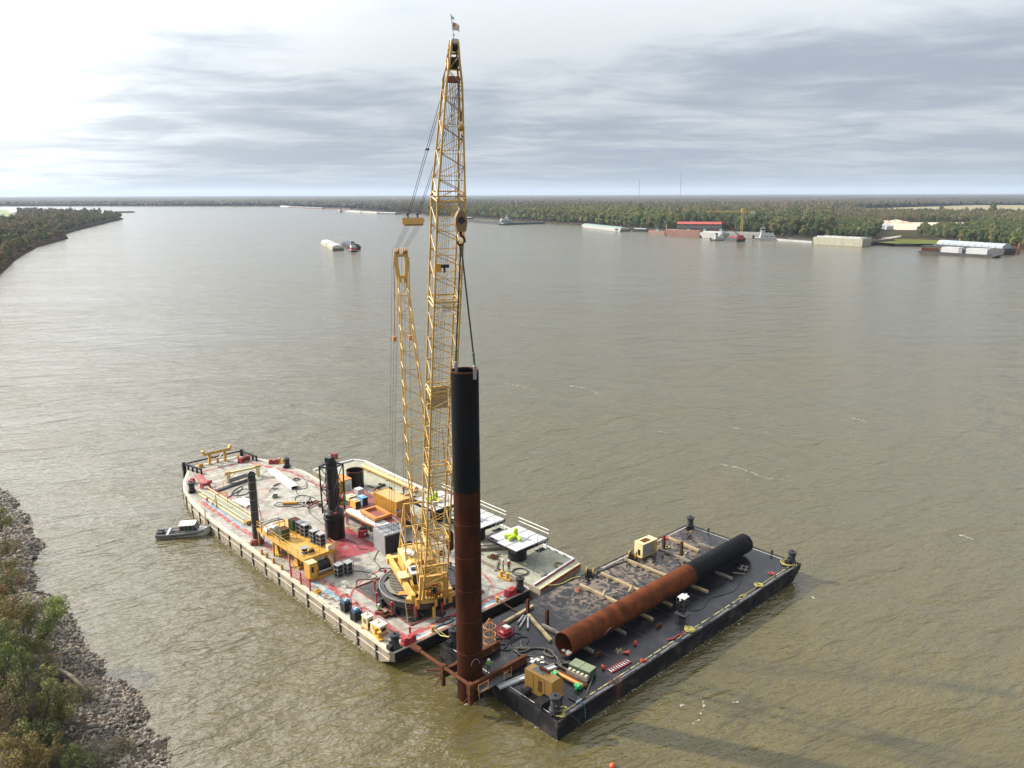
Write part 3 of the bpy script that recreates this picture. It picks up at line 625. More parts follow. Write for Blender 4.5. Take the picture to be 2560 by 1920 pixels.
# boom hoist spreader and ropes
SPR = Vector((-.05, -1.7, 46.9))
mb = MB(); mb.prism([(-1.3, 0), (-1.05, -.38), (1.05, -.38), (1.3, .15), (1.05, .42), (-1.05, .42), (-1.3, .3)], -.2, .2)
mb.v = [(x, z, y) for x, y, z in mb.v]; mb.f = [f[::-1] for f in mb.f]
sp_o = mb.build('spreader', m_dkyel, cr); sp_o.location = SPR; sp_o.rotation_euler = (R(-30), 0, 0)
for x in (-.55, .55): mb = MB(); mb.cyl((x, 0, .3), (x, 0, .95), .1, 8); mb.ball((x, 0, .95), .17, 8, 5); mb.build('shackle', m_black, sp_o)
mb = MB()
for i in (-1, 1):
    for dx in (-.1, .1):
        p, q = bpos(.942, i, -1) + Vector((dx, .3, 0)), SPR + Vector((i*.55 + dx, -.2, .85)); mb.tube([p, q], .028, 4)
        mb.ball(p.lerp(q, .44), .13, 6, 4)
mb.build('pendant_line', m_wire, cr)
mb = MB()
for i in (-1, 1):
    for k in range(4): mb.tube([SPR + Vector((i*(.35 + .18*k), .1, -.3)), MH + Vector((i*(.3 + .17*k), -.3, .45))], .016, 4)
mb.build('boom_hoist_line', m_wire, cr)
mb = MB()
for k, (x, y) in enumerate(((-2.95, 6.8), (-2.65, 6.9), (-2.4, 6.6), (-.9, 6.6), (-.6, 6.6), (.4, 6.4))): mb.tube([MH + Vector((-.95 + .38*k, .35, .2)), (x, y, 3.0)], .018, 4)
mb.build('backstay_line', m_wire, cr)
HK = Vector((.39, -18.98, 47.5))   # hook block, above the hanging pile
mb = MB()
for k in range(6): mb.tube([bmid(.955) + Vector((-.45 + .18*k, -.5, -.4)), HK + Vector((-.35 + .14*k, 0, .9))], .022, 4)
for k in range(7): mb.tube([bmid(.955) + Vector((-.45 + .15*k, .5, -.4)), Vector((-.9 + .3*k, -1.8 + .3*(k % 2), 3.6))], .018, 4)
mb.build('hoist_line', m_wire, cr)
mb = MB(); mb.prism([(-.42, -.95), (.42, -.95), (.56, -.2), (.52, .35), (.22, .95), (-.22, .95), (-.52, .35), (-.56, -.2)], -.28, .28)
mb.v = [(x, z, y) for x, y, z in mb.v]; mb.f = [f[::-1] for f in mb.f]
hb = mb.build('hook_block', mat('block_brown', (.27, .16, .055), .55, var=.25, stain=(.15, .07, .03), amt=.6), cr); hb.location = HK
mb = MB(); mb.cyl((-.5, -.31, 0), (.5, -.31, 0), .04, 6); mb.cyl((0, -.36, .1), (0, .36, .1), .32, 14); mb.build('sheave', m_black, hb)
mb = MB(); mb.cyl((0, 0, -.9), (0, 0, -1.4), .16, 8); mb.tube([(0, 0, -1.3), (.3, 0, -1.5), (.38, 0, -1.85), (.15, 0, -2.15), (-.2, 0, -2.1), (-.35, 0, -1.85)], .12, 7); mb.build('hook', m_rustb, hb)
AB = Vector((.55, -19.1, 55.7))
mb = MB(); mb.ball((0, 0, 0), .33, 12, 8, 1.1); ab = mb.build('headache_ball', m_dkyel, cr, True); ab.location = AB
mb = MB(); mb.tube([(0, 0, .3), (-.25, .25, 6.6)], .05, 5); mb.cyl((0, 0, .5), (0, 0, 1.3), .1, 6); mb.tube([(0, 0, -.6), (.12, 0, -.85), (0, 0, -1.1), (-.15, 0, -.95)], .06, 5); mb.build('whip_line', m_wire, ab)
# second block parked at the foot of the boom
PB = Vector((1.75, -7.4, 10.6))
mb = MB(); mb.prism([(-.3, -1.3), (.3, -1.3), (.42, -.9), (.42, .8), (.25, 1.15), (-.25, 1.15), (-.42, .8), (-.42, -.9)], -.2, .2); mb.v = [(x, z, y) for x, y, z in mb.v]; mb.f = [f[::-1] for f in mb.f]
pb = mb.build('whip_block', m_rustb, cr); pb.location = PB
mb = MB(); mb.tube([(0, 0, 1.1), (-.1, .1, 2.0)], .05, 5); mb.build('becket', m_black, pb); mb = MB(); mb.tube([(0, 0, -1.3), (.1, 0, -1.7), (-.1, 0, -1.9)], .06, 5); mb.build('block_hook', m_black, pb); mb = MB(); mb.cyl((0, 0, 1.9), (0, 0, 3.9), .2, 8); mb.tube([(0, 0, 3.9), (-.8, -.8, 14)], .03, 4); mb.build('block_line', m_black, pb)
# ring, stands and floor of the ring
mb = MB(); mb.lathe([(4.86, .95), (5.35, .95), (5.35, 1.9), (4.86, 1.9), (4.86, .95)], 56); ring_o = mb.build('ring', mat('ring_steel', (.055, .05, .045), .45, var=.3, stain=(.10, .075, .05), amt=.5), cr)
mb = MB(); mb.lathe([(5.42, 1.78), (5.50, 1.78), (5.50, 1.96), (5.42, 1.96), (5.42, 1.78)], 56); mb.build('ring_rail', m_grey, ring_o)
mb = MB()
for k in range(6): t = k*math.pi/6; mb.beam((-5*math.cos(t), -5*math.sin(t), 1.25), (5*math.cos(t), 5*math.sin(t), 1.25), .22, .3)
mb.build('spoke', m_wood2, ring_o)
for k in range(12):
    t = 2*math.pi*(k + .3)/12; x, y = 5.75*math.cos(t), 5.75*math.sin(t)
    mb = MB(); mb.lathe([(.75, .02), (.7, .12), (.28, .75), (.2, .9), (.01, .9)], 4, (x*.97, y*.97, 0)); mb.beam((x*.9, y*.9, .75), (x*.9, y*.9, 1.0), .5, .5); st_o = mb.build('jack_stand', m_black, cr)
    mb = MB(); mb.cyl((x*1.07, y*1.07, .5), (x*1.07, y*1.07, 1.55), .09, 8); mb.cyl((x*1.07, y*1.07, 1.45), (x*1.07, y*1.07, 1.95), .17, 10); mb.build('jack_screw', m_red, st_o)
for sx_, rz_ in ((-1, .0), (1, .0)):
    mb = MB()
    mb.prism([(sx_*2.3, -4.35), (sx_*4.55, -1.6), (sx_*4.75, .9), (sx_*2.7, 3.4)][::int(sx_)], 1.98, 2.06); pl = mb.build('walkway_plate', m_wood2 if sx_ < 0 else m_dark, cr)
    for k in range(14):
        mb = MB(); y = -2.6 + .42*k; mb.beam((sx_*2.55, y, 2.11), (sx_*(4.2 - .06*abs(k-6)), y + .25, 2.11), .16, .08); mb.build('slat', m_wood2 if sx_ < 0 else m_grey, pl)
mb = MB(); mb.prism([(-3.9, -2.9), (-2.5, -3.4), (-2.2, -2.6), (-3.4, -2.2)], 2.22, 2.26); mb.build('loose_plate', m_orange, cr)
# revolving bed
mb = MB()
mb.beam((-3.0, 6.9, 2.6), (-2.35, -5.3, 2.7), .55, .8); mb.beam((3.0, 5.6, 2.6), (2.2, -5.3, 2.7), .55, .8)
mb.bb(-2.2, 2.2, -4.9, 6.0, 2.15, 2.55); mb.bb(-3.4, 3.2, 5.6, 6.4, 2.2, 3.0); mb.build('bed', m_boom, cr)
mb = MB()
arc = [(R(t)) for t in range(236, 306, 7)]
for t0, t1 in zip(arc, arc[1:]):
    mb.prism([(4.5*math.cos(t0), 4.5*math.sin(t0)), (5.8*math.cos(t0), 5.8*math.sin(t0)), (5.8*math.cos(t1), 5.8*math.sin(t1)), (4.5*math.cos(t1), 4.5*math.sin(t1))], 1.98, 2.55)
front = mb.build('front_carrier', m_boom, cr)
for x, y in ((-1.95, -5.6), (2.1, -5.5), (.25, -5.85), (1.3, -5.8)):
    mb = MB(); mb.cyl((x, y, 1.5), (x, y, 2.75), .27 if abs(x) > 1.5 else .2, 12); mb.build('wheel_truck', m_yel, front)
mb = MB(); mb.bb(.35, 1.25, -5.95, -5.6, 1.6, 2.3); mb.build('opening', m_black, front)
mb = MB(); mb.cyl((-.1, -6.25, .2), (-.1, -6.2, 1.6), .2, 10); mb.build('hanging_float', m_yel, front)
mb = MB()   # fabricated frame and hoses between the boom feet
for x in (-.75, .75): mb.beam((x, -6.0, 2.7), (x, -6.1, 4.6), .12, .12)
for z in (3.0, 3.8, 4.6): mb.beam((-.75, -6.05, z), (.75, -6.05, z), .1, .1)
mb.cyl((-.9, -5.6, 3.2), (.9, -5.6, 3.2), .38, 14); mb.build('boom_foot_drum', m_orange, cr)
mb = MB()
for k in range(5): mb.tube([(-.5 + .28*k, -6.3, 2.6), (-.4 + .25*k, -6.45, 3.4), (-.3 + .2*k, -6.2, 4.4)], .05, 5)
mb.beam((-.4, -6.2, 3.8), (.4, -6.2, 3.8), .5, .12); mb.beam((0, -6.2, 3.4), (0, -6.2, 4.2), .12, .3); mb.build('hose_bundle', m_black, cr)
# cab
mb = MB(); mb.bb(-1.95, -.75, -2.95, -.9, 2.56, 2.75); mb.bb(-1.95, -.75, -1.05, -.9, 2.75, 4.55)
for x in (-1.9, -.8):
    for y in (-2.9, -1.9, -1.0): mb.bb(x - .05, x + .05, y - .05, y + .05, 2.75, 4.55)
mb.bb(-1.95, -.75, -2.95, -2.9, 2.75, 3.2); mb.bb(-1.95, -1.9, -2.9, -1.0, 2.75, 3.2); cab = mb.build('cab', m_boom, cr)
mb = MB(); mb.bb(-2.05, -.65, -3.05, -.8, 4.55, 4.72); mb.build('cab_roof', m_lgrey, cab)
for nm_, box_ in (('window', (-1.85, -.85, -2.93, -2.91, 3.2, 4.5)), ('window', (-1.93, -1.91, -2.85, -1.05, 3.2, 4.5)), ('window', (-.79, -.77, -2.85, -1.05, 2.9, 4.5))):
    mb = MB(); mb.bb(*box_); mb.build(nm_, m_glass, cab)
mb = MB(); mb.bb(-1.8, -.9, -2.2, -1.6, 4.72, 4.9); mb.build('roof_window', m_black, cab)
# machinery house and engine deck
mb = MB(); mb.prism([(-2.0, 2.56), (2.1, 2.56), (2.1, 4.3), (1.5, 4.8), (-1.4, 4.8), (-2.0, 4.3)], -.2, 5.4); mb.v = [(x, z, y) for x, y, z in mb.v]; mb.f = [f[::-1] for f in mb.f]
house = mb.build('machinery_house', m_boom, cr)
mb = MB()
for k in range(5): mb.bb(-2.03, -2.0, .6 + .16*k, .7 + .16*k, 3.0, 4.1)
mb.build('louvre', m_orange, house)
mb = MB(); mb.bb(1.2, 2.14, 1.0, 2.4, 3.4, 4.5); mb.build('access_door', m_black, house)
mb = MB(); mb.cyl((-1.5, 2.6, 5.15), (-.6, 1.2, 5.15), .38, 14); muf = mb.build('muffler', m_white, house, True)
mb = MB(); mb.tube([(-1.3, 2.7, 5.3), (-1.5, 3.4, 6.6), (-1.8, 4.2, 8.4), (-2.6, 4.6, 9.2)], .1, 7); mb.build('exhaust_pipe', m_white, muf)
mb = MB(); mb.bb(-3.15, -1.75, -1.3, .55, 3.35, 3.5); mb.build('fuel_tank_top', m_cream, cr)
mb = MB(); mb.bb(-3.0, -1.85, -1.2, .45, 2.6, 3.35); mb.build('fuel_tank', m_boom, cr)
mb = MB(); mb.cyl((.2, -1.4, 2.6), (.2, -1.4, 4.7), .42, 12); mb.build('filter_canister', m_dred, cr)
for y in (-3.4, -2.2):
    mb = MB(); mb.cyl((-.5, y, 3.3), (1.7, y, 3.3), .5, 16); mb.cyl((-.55, y, 3.3), (-.48, y, 3.3), .72, 18); mb.cyl((1.68, y, 3.3), (1.75, y, 3.3), .72, 18); mb.build('winch_drum', m_orange, cr)
mb = MB(); mb.tube([(-1.95, -2.95, 2.6), (-2.1, -3.2, 4.0), (-2.1, -4.6, 4.0), (-2.0, -5.0, 2.8)], .04, 5); mb.tube([(-2.1, -3.9, 2.7), (-2.1, -3.9, 4.0)], .04, 5); mb.build('handrail', m_yel, cr)
# gantry
mb = MB()
for i in (-1, 1):
    mb.beam((i*1.9, .5, 2.7), (i*1.2, 4.0, 11.0), .22, .22); mb.beam((i*1.9, 5.6, 2.7), (i*1.2, 4.0, 11.0), .2, .2); mb.beam((i*1.75, 1.4, 4.8), (i*1.6, 4.9, 6.0), .14, .14)
for z, w_ in ((11.0, 1.3), (8.0, 1.5), (5.6, 1.7)): mb.beam((-w_, 4.0 - (11 - z)*.1, z), (w_, 4.0 - (11 - z)*.1, z), .2, .22)
mb.beam((-1.85, .8, 3.3), (1.3, 3.9, 10.6), .12, .12); mb.beam((1.85, .8, 3.3), (-1.3, 3.9, 10.6), .12, .12); mb.build('gantry', m_boom, cr)
# counterweight box at the rear
cw = bt('counterweight_box', 'large dark grey steel box with open front behind the crane', 'box', 15.2, 22.6, DECK, R(-6))
mb = MB(); mb.bb(-1.75, 1.75, -1.75, 1.75, 2.85, 3.05); mb.build('lid', m_grey, cw)
mb = MB(); mb.bb(-1.75, -1.6, -1.75, 1.75, 0.05, 2.85); mb.bb(1.6, 1.75, -1.75, 1.75, .05, 2.85); mb.bb(-1.6, 1.6, 1.6, 1.75, .05, 2.85); mb.build('side_panel', m_grey, cw)
for k in range(5):
    mb = MB(); mb.bb(-1.58 + .64*k, -.98 + .64*k, -1.72, -1.3, .05, 2.84); mb.build('weight_block', m_black, cw)
mb = MB()
for x in (-1.0, .2, 1.2): mb.bb(x - .03, x + .03, -1.7, 1.7, 3.052, 3.09)
for y in (-.8, .6): mb.bb(-1.7, 1.7, y - .03, y + .03, 3.052, 3.08)
mb.build('lid_seam', m_dark, cw)

# ---------------------------------------------------------------- hanging pile, slings and template
def pile_material(name, col, stain, rough, var, st):
    return mat(name, col, rough, spec=.08, var=var, scale=1.0, stain=stain, amt=.75, sscale=.9, streak=st, bump=0.012, thr=(.45, .66), bscale=5)
m_prust_shaded = pile_material('shaded_pile_rust', (0.066, 0.0175, 0.0055), (0.014, 0.006, 0.004), .7, .4, (1, 1, .18))  # the lying pile's rust made darker, its shaded front painted into the colour
m_pblack = mat('pile_coating', (0.008, 0.008, 0.010), .6, spec=.08, var=.3, scale=.5, stain=(.03, .03, .032), amt=.6, sscale=.3, streak=(1, 1, .12))
m_hrust = pile_material('pipe_rust', (0.155, 0.042, 0.013), (0.045, 0.015, 0.007), .65, .3, (1, .25, 1))
def shell(mb, z0, z1, r, n=40, t=.05):
    mb.lathe([(r, z0), (r, z1), (r - t, z1), (r - t, z0), (r, z0)], n)
def ragged(mb, z0, z1, r, n=96, amp=.13):
    j = [amp*(math.sin(k*.39) + .6*math.sin(k*1.1 + 1) + random.uniform(-.8, .8))*.6 for k in range(n)]; o = len(mb.v)
    for row in range(3):
        for k in range(n): t = 2*math.pi*k/n; mb.v.append((r*math.cos(t), r*math.sin(t), (z0 + j[k], z0 + .6, z1)[row]))
    for row in range(2):
        for k in range(n): mb.f.append((o + row*n + k, o + row*n + (k+1) % n, o + (row+1)*n + (k+1) % n, o + (row+1)*n + k))
PR = 1.35
vp = thing('standing_pile', 'tall vertical steel pile with black coated top and rusty lower half', 'pile', W3(3.5, -9.3, 0))
mb = MB(); shell(mb, -1.6, 23.9, PR); mb.build('rusty_section', m_prust_shaded, vp, True)
mb = MB(); ragged(mb, 23.4, 35.5, PR + .006); mb.build('coated_section', m_pblack, vp, True)
mb = MB(); shell(mb, 35.5, 35.62, PR + .006, t=.07); mb.build('bare_rim', m_rust, vp, True)
for z in (5.6, 9.3, 12.8, 16.4, 20.0):
    mb = MB(); mb.lathe([(PR, z - .03), (PR + .016, z), (PR, z + .03)], 40); mb.build('weld_seam', m_rust, vp, True)
mb = MB(); mb.tube([(PR*math.cos(R(-62)) + .06*math.cos(R(-62)) + .5*math.cos(t)*math.sin(R(62)), PR*math.sin(R(-62)) - .06 + .5*math.cos(t)*math.cos(R(62)), 4.4 + .75*math.sin(t)) for t in np.linspace(.1, 3.0, 10)], .03, 5); mb.build('lifting_loop', m_grey, vp)
LUG = [Vector((-.75, .75, 35.6)), Vector((.85, -.75, 35.6))]
for l in LUG:
    mb = MB(); mb.bb(l.x*1.2 - .16, l.x*1.2 + .16, l.y*1.2 - .16, l.y*1.2 + .16, 34.9, 35.9); mb.ball((l.x*1.2, l.y*1.2, 36.1), .2, 8, 5); mb.build('lifting_lug', m_grey, vp)
hw = W3(3.5, -9.3, 0)
HKW = W3(3.4, -9.2, 49.6 - 2.05) - hw
sl_o = thing('lifting_sling', 'pair of thick black slings from the crane hook to the pile top', 'sling', hw)
for l in LUG:
    mb = MB(); p = Vector((l.x*1.2, l.y*1.2, 36.2)); mb.tube([HKW + Vector((l.x*.12, 0, -.1)), p.lerp(HKW, .93), p.lerp(HKW, .1)], .085, 7); leg = mb.build('sling_leg', m_rubber, sl_o)
    mb = MB(); mb.tube([p.lerp(HKW, .1), p], .1, 7); mb.ball(p.lerp(HKW, .1), .16, 8, 5); mb.build('end_sleeve', m_green, leg)
# template around the pile foot
tp = bt('pile_template', 'rusty beam and pipe frame bracing the standing pile at the barge end', 'frame', 0, 0, 0)
for b, a1 in ((-7.35, 9.6), (-11.35, 9.9)):
    mb = MB(); mb.ibeam((1.4, b, 2.62), (a1, b, 2.62), .36, .95); mb.build('guide_beam', m_rustb, tp)
mb = MB(); mb.cyl((1.62, -2.6, 3.25), (1.62, -12.0, 3.25), .2, 12); mb.bb(1.3, 1.95, -2.9, -1.5, 3.1, 3.4); mb.cyl((1.62, -2.9, 3.25), (1.62, -3.2, 3.25), .28, 12); mb.build('cross_pipe', m_rustb, tp, True)
for b in (-7.1, -11.6):
    mb = MB(); mb.bb(1.35, 1.9, b - .28, b + .28, 2.2, 3.5); mb.bb(1.4, 1.8, b - .16, b + .16, 1.0, 2.2); mb.tube([(1.5, b, 2.2), (.2, b - .3, 1.7)], .06, 6); mb.build('clamp_bracket', m_rustb, tp)
mb = MB(); mb.bb(2.2, 6.6, -12.6, -11.65, 2.55, 2.62); mb.build('walkway_grating', m_dark, tp)
mb = MB()
for a in (1.9, 3.2, 5.4, 6.4): mb.cyl((a, -12.6, 2.5), (a, -12.6, 3.7), .035, 6)
mb.tube([(1.9, -12.6, 3.6), (3.2, -12.6, 3.6)], .03, 5); mb.tube([(1.9, -12.6, 2.75), (3.2, -12.6, 2.75)], .04, 5); mb.tube([(5.4, -12.6, 3.3), (6.4, -12.2, 3.1)], .035, 5); mb.build('guard_rail', m_orange, tp)
mb = MB(); mb.tube([(2.2, -12.3, 2.4), (2.1, -12.5, 1.6), (2.3, -12.6, 1.2), (2.5, -12.5, 1.6)], .05, 6); mb.build('rope_loop', m_hose, tp)
mb = MB(); mb.beam((5.0, -6.6, 2.5), (1.9, -6.3, 1.9), .5, .08); mb.build('plank', m_wood, tp)
mb = MB(); mb.tube([(1.0, -5.0, 2.1), (1.9, -6.4, 2.4)], .1, 6); mb.tube([(.6, -5.6, 1.4), (1.8, -6.8, 2.2)], .06, 6); mb.build('brace', m_rustb, tp)
# ---------------------------------------------------------------- fittings on the crane barge
def capstan(label, a, b, rz=0, group=None):
    t = bt('mooring_capstan', label, 'capstan', a, b, DECK, rz, group)
    mb = MB(); mb.bb(-.7, .7, -.6, .6, .05, .14); mb.bb(-.95, -.4, -.35, .35, .14, .6); mb.build('base', m_black, t)
    mb = MB(); mb.lathe([(.62, .14), (.62, .35), (.5, .5), (.46, 1.35), (.58, 1.5), (.58, 1.75), (.01, 1.8)], 18); mb.build('barrel', m_dark, t, True)
    mb = MB(); mb.cyl((-.75, 0, .95), (.75, 0, .95), .13, 10); mb.cyl((0, 0, 1.75), (0, 0, 1.98), .13, 8); mb.build('cross_pin', m_black, t)
    return t
cp = capstan('black mooring capstan at the crane barge corner beside the yellow generators', .95, .85)
again(cp, 'black mooring capstan on the crane barge corner next to the green deck barge', 20.4, .75, rz=.4)
again(cp, 'black mooring capstan at the bank side of the stern beside a red fairlead', 2.9, 64.6, rz=1.2)
again(cp, 'black mooring capstan at the river side of the stern beside yellow bitts', 20.9, 64.9, rz=.7)
def fairlead(label, a, b, rz):
    t = bt('red_fairlead', label, 'fairlead', a, b, DECK, rz)
    mb = MB(); mb.prism([(-.85, -.45), (.85, -.45), (.95, 0), (.85, .45), (-.85, .45), (-.95, 0)], .045, .2); mb.build('base', m_red, t)
    for x in (-.5, .5):
        mb = MB(); mb.prism([(x - .34, -.38), (x + .34, -.38), (x + .28, .38), (x - .28, .38)], .2, .72); mb.bb(x - .2, x + .2, -.3, .3, .72, .85); mb.build('horn', m_red, t)
    mb = MB(); mb.bb(-.85, .85, -.1, .1, .5, .62); mb.cyl((0, -.2, .2), (0, -.2, .66), .14, 10); mb.build('roller', m_dred, t)
    return t
fl = fairlead('red steel fairlead at the corner beside the black capstan', 2.7, .7, 0)
again(fl, 'red steel fairlead on the barge end beside the blue stripe', 18.7, .72, rz=.1)
again(fl, 'red steel fairlead at the bank side of the stern', 4.4, 68.6, rz=.9)
again(fl, 'red steel fairlead at the river side of the stern', 20.0, 68.6, rz=-.6)
def bitts(label, a, b, rz):
    t = bt('double_bitts', label, 'bitts', a, b, DECK, rz)
    mb = MB(); mb.bb(-1.05, 1.05, -.28, .28, .045, .24); mb.build('base', m_yel, t)
    for x in (-.5, .5):
        mb = MB(); mb.cyl((x, 0, .24), (x, 0, .95), .22, 14); mb.cyl((x, 0, .86), (x, 0, .97), .25, 14); mb.build('post', m_yel, t, True)
    return t
bi = bitts('yellow double bitts at the edge beside the yellow generator', .75, 4.0, R(80))
again(bi, 'yellow double bitts beside the two workers in orange vests', 21.0, 4.4, rz=R(100))
again(bi, 'yellow double bitts at the stern beside the red fairlead', 21.1, 67.6, rz=R(110))
yp = MB(); yp.cyl((0, 0, .0), (0, 0, .62), .2, 12); yp.cyl((0, 0, .62), (0, 0, .7), .24, 12)
o = ob(yp, 'mooring_post', m_yel, 'short yellow post at the barge end beside coiled lines', 'post', 6.1, .6, 2.13, smooth=True)
p2 = o.copy(); C.objects.link(p2); p2.location = W3(16.2, .5, 2.13); p2['label'] = 'short yellow post at the barge end above the hanging chain'
for k, (a, b) in enumerate(((.72, 33.5), (.72, 32.0), (.66, 29.8), (.6, 27.2))):
    mb = MB(); mb.bb(-.14, .14, -.14, .14, .04, .75); mb.bb(-.2, .2, -.2, .2, .02, .08)
    ob(mb, 'edge_post', m_dkyel, 'short square yellow post on the gunwale below the yellow platform', 'post', a, b, 2.12, group='yellow posts on the gunwale')
mb = MB(); mb.cyl((0, 0, 0), (0, 0, .8), .13, 10); mb.cyl((0, 0, .6), (0, 0, .8), .17, 10); ob(mb, 'red_post', m_red, 'small red post on the red stripe corner', 'post', 3.9, 2.05, 2.12)
mb = MB(); mb.bb(-.3, .3, -.4, .4, .02, .35); mb.cyl((-.3, 0, .35), (.3, 0, .35), .18, 8); ob(mb, 'chain_stopper', m_yel, 'small yellow chain stopper on the gunwale past the red fence', 'stopper', .85, 18.1, 2.12, R(10))
mb = MB(); mb.bb(-.4, .4, -.3, .3, .0, .4); mb.cyl((-.4, 0, .5), (.4, 0, .5), .25, 10); ob(mb, 'deck_cleat', m_yel, 'small yellow cleat on the stern beside the saddle frame', 'cleat', 9.0, 75.9, 2.14)
# machines by the edge
def genset(label, a, b, l, w, h, m, rz):
    t = bt('generator', label, 'generator', a, b, DECK, rz)
    mb = MB(); mb.bb(-w/2, w/2, -l/2, l/2, .12, h); mb.build('housing', m, t)
    mb = MB(); mb.bb(-w/2 - .05, w/2 + .05, -l/2 - .05, l/2 + .05, h, h + .06); mb.build('roof', m_white, t)
    mb = MB(); mb.bb(-w*.3, w*.3, -l/2 - .02, -l/2 + .02, h*.35, h*.75); mb.build('radiator', m_black, t)
    mb = MB()
    for k in range(4): mb.bb(-w/2 - .015, -w/2, -l*.3 + k*l*.15, -l*.3 + k*l*.15 + .08, h*.45, h*.8)
    mb.build('vent', m_dark, t)
    mb = MB(); mb.bb(-w/2 - .1, w/2 + .1, -l/2 - .1, l/2 + .1, .02, .12); mb.build('skid', m_dkyel, t)
    mb = MB(); mb.cyl((w*.2, l*.2, h + .06), (w*.2, l*.2, h + .3), .06, 8); mb.bb(-.2, .2, -.15, .15, h + .06, h + .12); mb.build('exhaust', m_dkyel, t)
    return t
genset('cream yellow generator set beside the double bitts', 1.5, 4.9, 1.7, 1.15, 1.15, m_cream, R(6))
t = genset('narrow cream generator with open lower frame beside the red hatch', 1.15, 6.7, 1.1, .9, 1.55, m_cream, R(4))
mb = MB(); mb.bb(-.36, .36, -.6, -.54, .3, .8); mb.build('open_panel', m_black, t)
def welder(label, a, b):
    t = bt('welding_set', label, 'welding machine', a, b, DECK, R(5))
    mb = MB(); mb.bb(-.5, .5, -.45, .45, .1, 1.15); mb.build('cabinet', m_black, t)
    mb = MB(); mb.bb(-.4, .4, -.3, .4, 1.15, 1.5); mb.build('control_unit', m_blue, t)
    mb = MB()
    for x in (-.5, .5):
        for y in (-.45, .45): mb.beam((x, y, .05), (x, y, 1.95 if y > 0 else 1.5), .06, .06)
    for y, z in ((-.45, 1.5), (.45, 1.95), (.45, 1.3)): mb.beam((-.5, y, z), (.5, y, z), .06, .06)
    for x in (-.5, .5): mb.beam((x, -.45, 1.5), (x, .45, 1.95), .06, .06)
    mb.build('roll_frame', m_dark, t)
    mb = MB(); mb.bb(-.3, -.1, -.2, .1, 1.5, 1.56); mb.bb(.05, .28, 0, .25, 1.5, 1.58); mb.build('gauge_panel', m_white, t)
    return t
we = welder('black framed welding set with blue top beside the narrow cream generator', .98, 9.0)
again(we, 'black framed welding set with blue top farther along the edge', 1.25, 11.7, rz=R(2))
# ladder by the well
lad = bt('timber_ladder', 'leaning timber ladder with steps in front of the crane ring', 'ladder', 5.9, 4.7, DECK, R(-23))
for x in (-.45, .45):
    mb = MB(); mb.beam((x, -.5, .05), (x, .45, 1.9), .09, .16); mb.build('rail', m_wood, lad)
for k in range(5):
    mb = MB(); f = .12 + .17*k; mb.box((0, -.5 + .95*f, .05 + 1.85*f), (.86, .24, .05)); mb.build('step', m_rustb, lad)
# steel racks of bottles
def rack(label, a, b, z, rz=0, group=None, h=1.75, top=m_lgrey):
    t = bt('bottle_rack', label, 'rack', a, b, z, rz, group)
    mb = MB()
    for x in (-.5, .5):
        for y in (-.5, .5): mb.beam((x, y, .03), (x, y, h), .06, .06)
    for z_ in (.1, h*.36, h*.68, h):
        for s in (-.5, .5): mb.beam((-.5, s, z_), (.5, s, z_), .05, .05); mb.beam((s, -.5, z_), (s, .5, z_), .05, .05)
    mb.build('frame', m_grey, t)
    mb = MB()
    for x in (-.3, 0, .3):
        for y in (-.3, 0, .3): mb.cyl((x, y, .1), (x, y, h - .2), .13, 8); mb.cyl((x, y, h - .2), (x, y, h - .02), .05, 6)
    mb.build('bottles', m_dark, t, kind='stuff')
    mb = MB()
    for k in range(4): mb.bb(-.52, .52, -.47 + .26*k, -.3 + .26*k, h + .03, h + .08)
    mb.build('top_slats', top, t)
    return t
rk = rack('steel bottle rack on the deck beside the yellow winch', 5.3, 20.2, DECK, R(3))
again(rk, 'steel bottle rack on the deck, the one nearer the crane ring', 6.6, 19.9, rz=R(8))
# ---------------------------------------------------------------- yellow winch platform
PZ = 4.9
pf = bt('winch_platform', 'raised yellow steel platform with hand rails on the crane barge', 'platform', 0, 0, 0)
mb = MB(); mb.bb(1.6, 6.4, 22.6, 36.6, PZ - .12, PZ); mb.build('deck_plate', m_yel, pf)
mb = MB()
for a in (1.68, 6.32): mb.beam((a, 22.6, PZ - .3), (a, 36.6, PZ - .3), .16, .36)
for b in (22.68, 27.2, 31.8, 36.5): mb.beam((1.6, b, PZ - .3), (6.4, b, PZ - .3), .16, .34)
mb.build('edge_beam', m_yel, pf)
for a in (1.75, 6.25):
    for b in (22.75, 27.2, 31.8, 36.4): mb = MB(); mb.beam((a, b, DECK), (a, b, PZ - .3), .2, .2); mb.build('post', m_dkyel, pf)
def railing(par, pts, z, h, m, rails=(1.0, .55), every=1.6, r=.035, name='railing'):
    mb = MB()
    for p, q in zip(pts, pts[1:]):
        n = max(1, int(math.hypot(q[0]-p[0], q[1]-p[1]) / every))
        for k in range(n+1): x, y = p[0] + (q[0]-p[0])*k/n, p[1] + (q[1]-p[1])*k/n; mb.cyl((x, y, z), (x, y, z + h), r, 5, cap=False)
        for f in rails: mb.tube([(*p, z + h*f), (*q, z + h*f)], r, 5)
    return mb.build(name, m, par)
railing(pf, [(1.65, 29.3), (1.65, 22.65), (6.35, 22.65), (6.35, 24.2)], PZ, 1.05, m_yel)
railing(pf, [(4.2, 29.5), (1.65, 29.5), (1.65, 36.55), (2.6, 36.55)], PZ, 1.05, m_yel)
railing(pf, [(6.35, 25.4), (5.3, 25.4)], PZ, 1.05, m_yel); railing(pf, [(4.9, 29.6), (5.9, 29.6)], PZ, 1.05, m_yel)
mb = MB()
for x in (6.5, 6.9): mb.beam((x, 22.3, DECK), (x, 22.6, PZ + 1.0), .06, .06)
for k in range(9): mb.tube([(6.5, 22.35, DECK + .3 + .32*k), (6.9, 22.35, DECK + .3 + .32*k)], .03, 5)
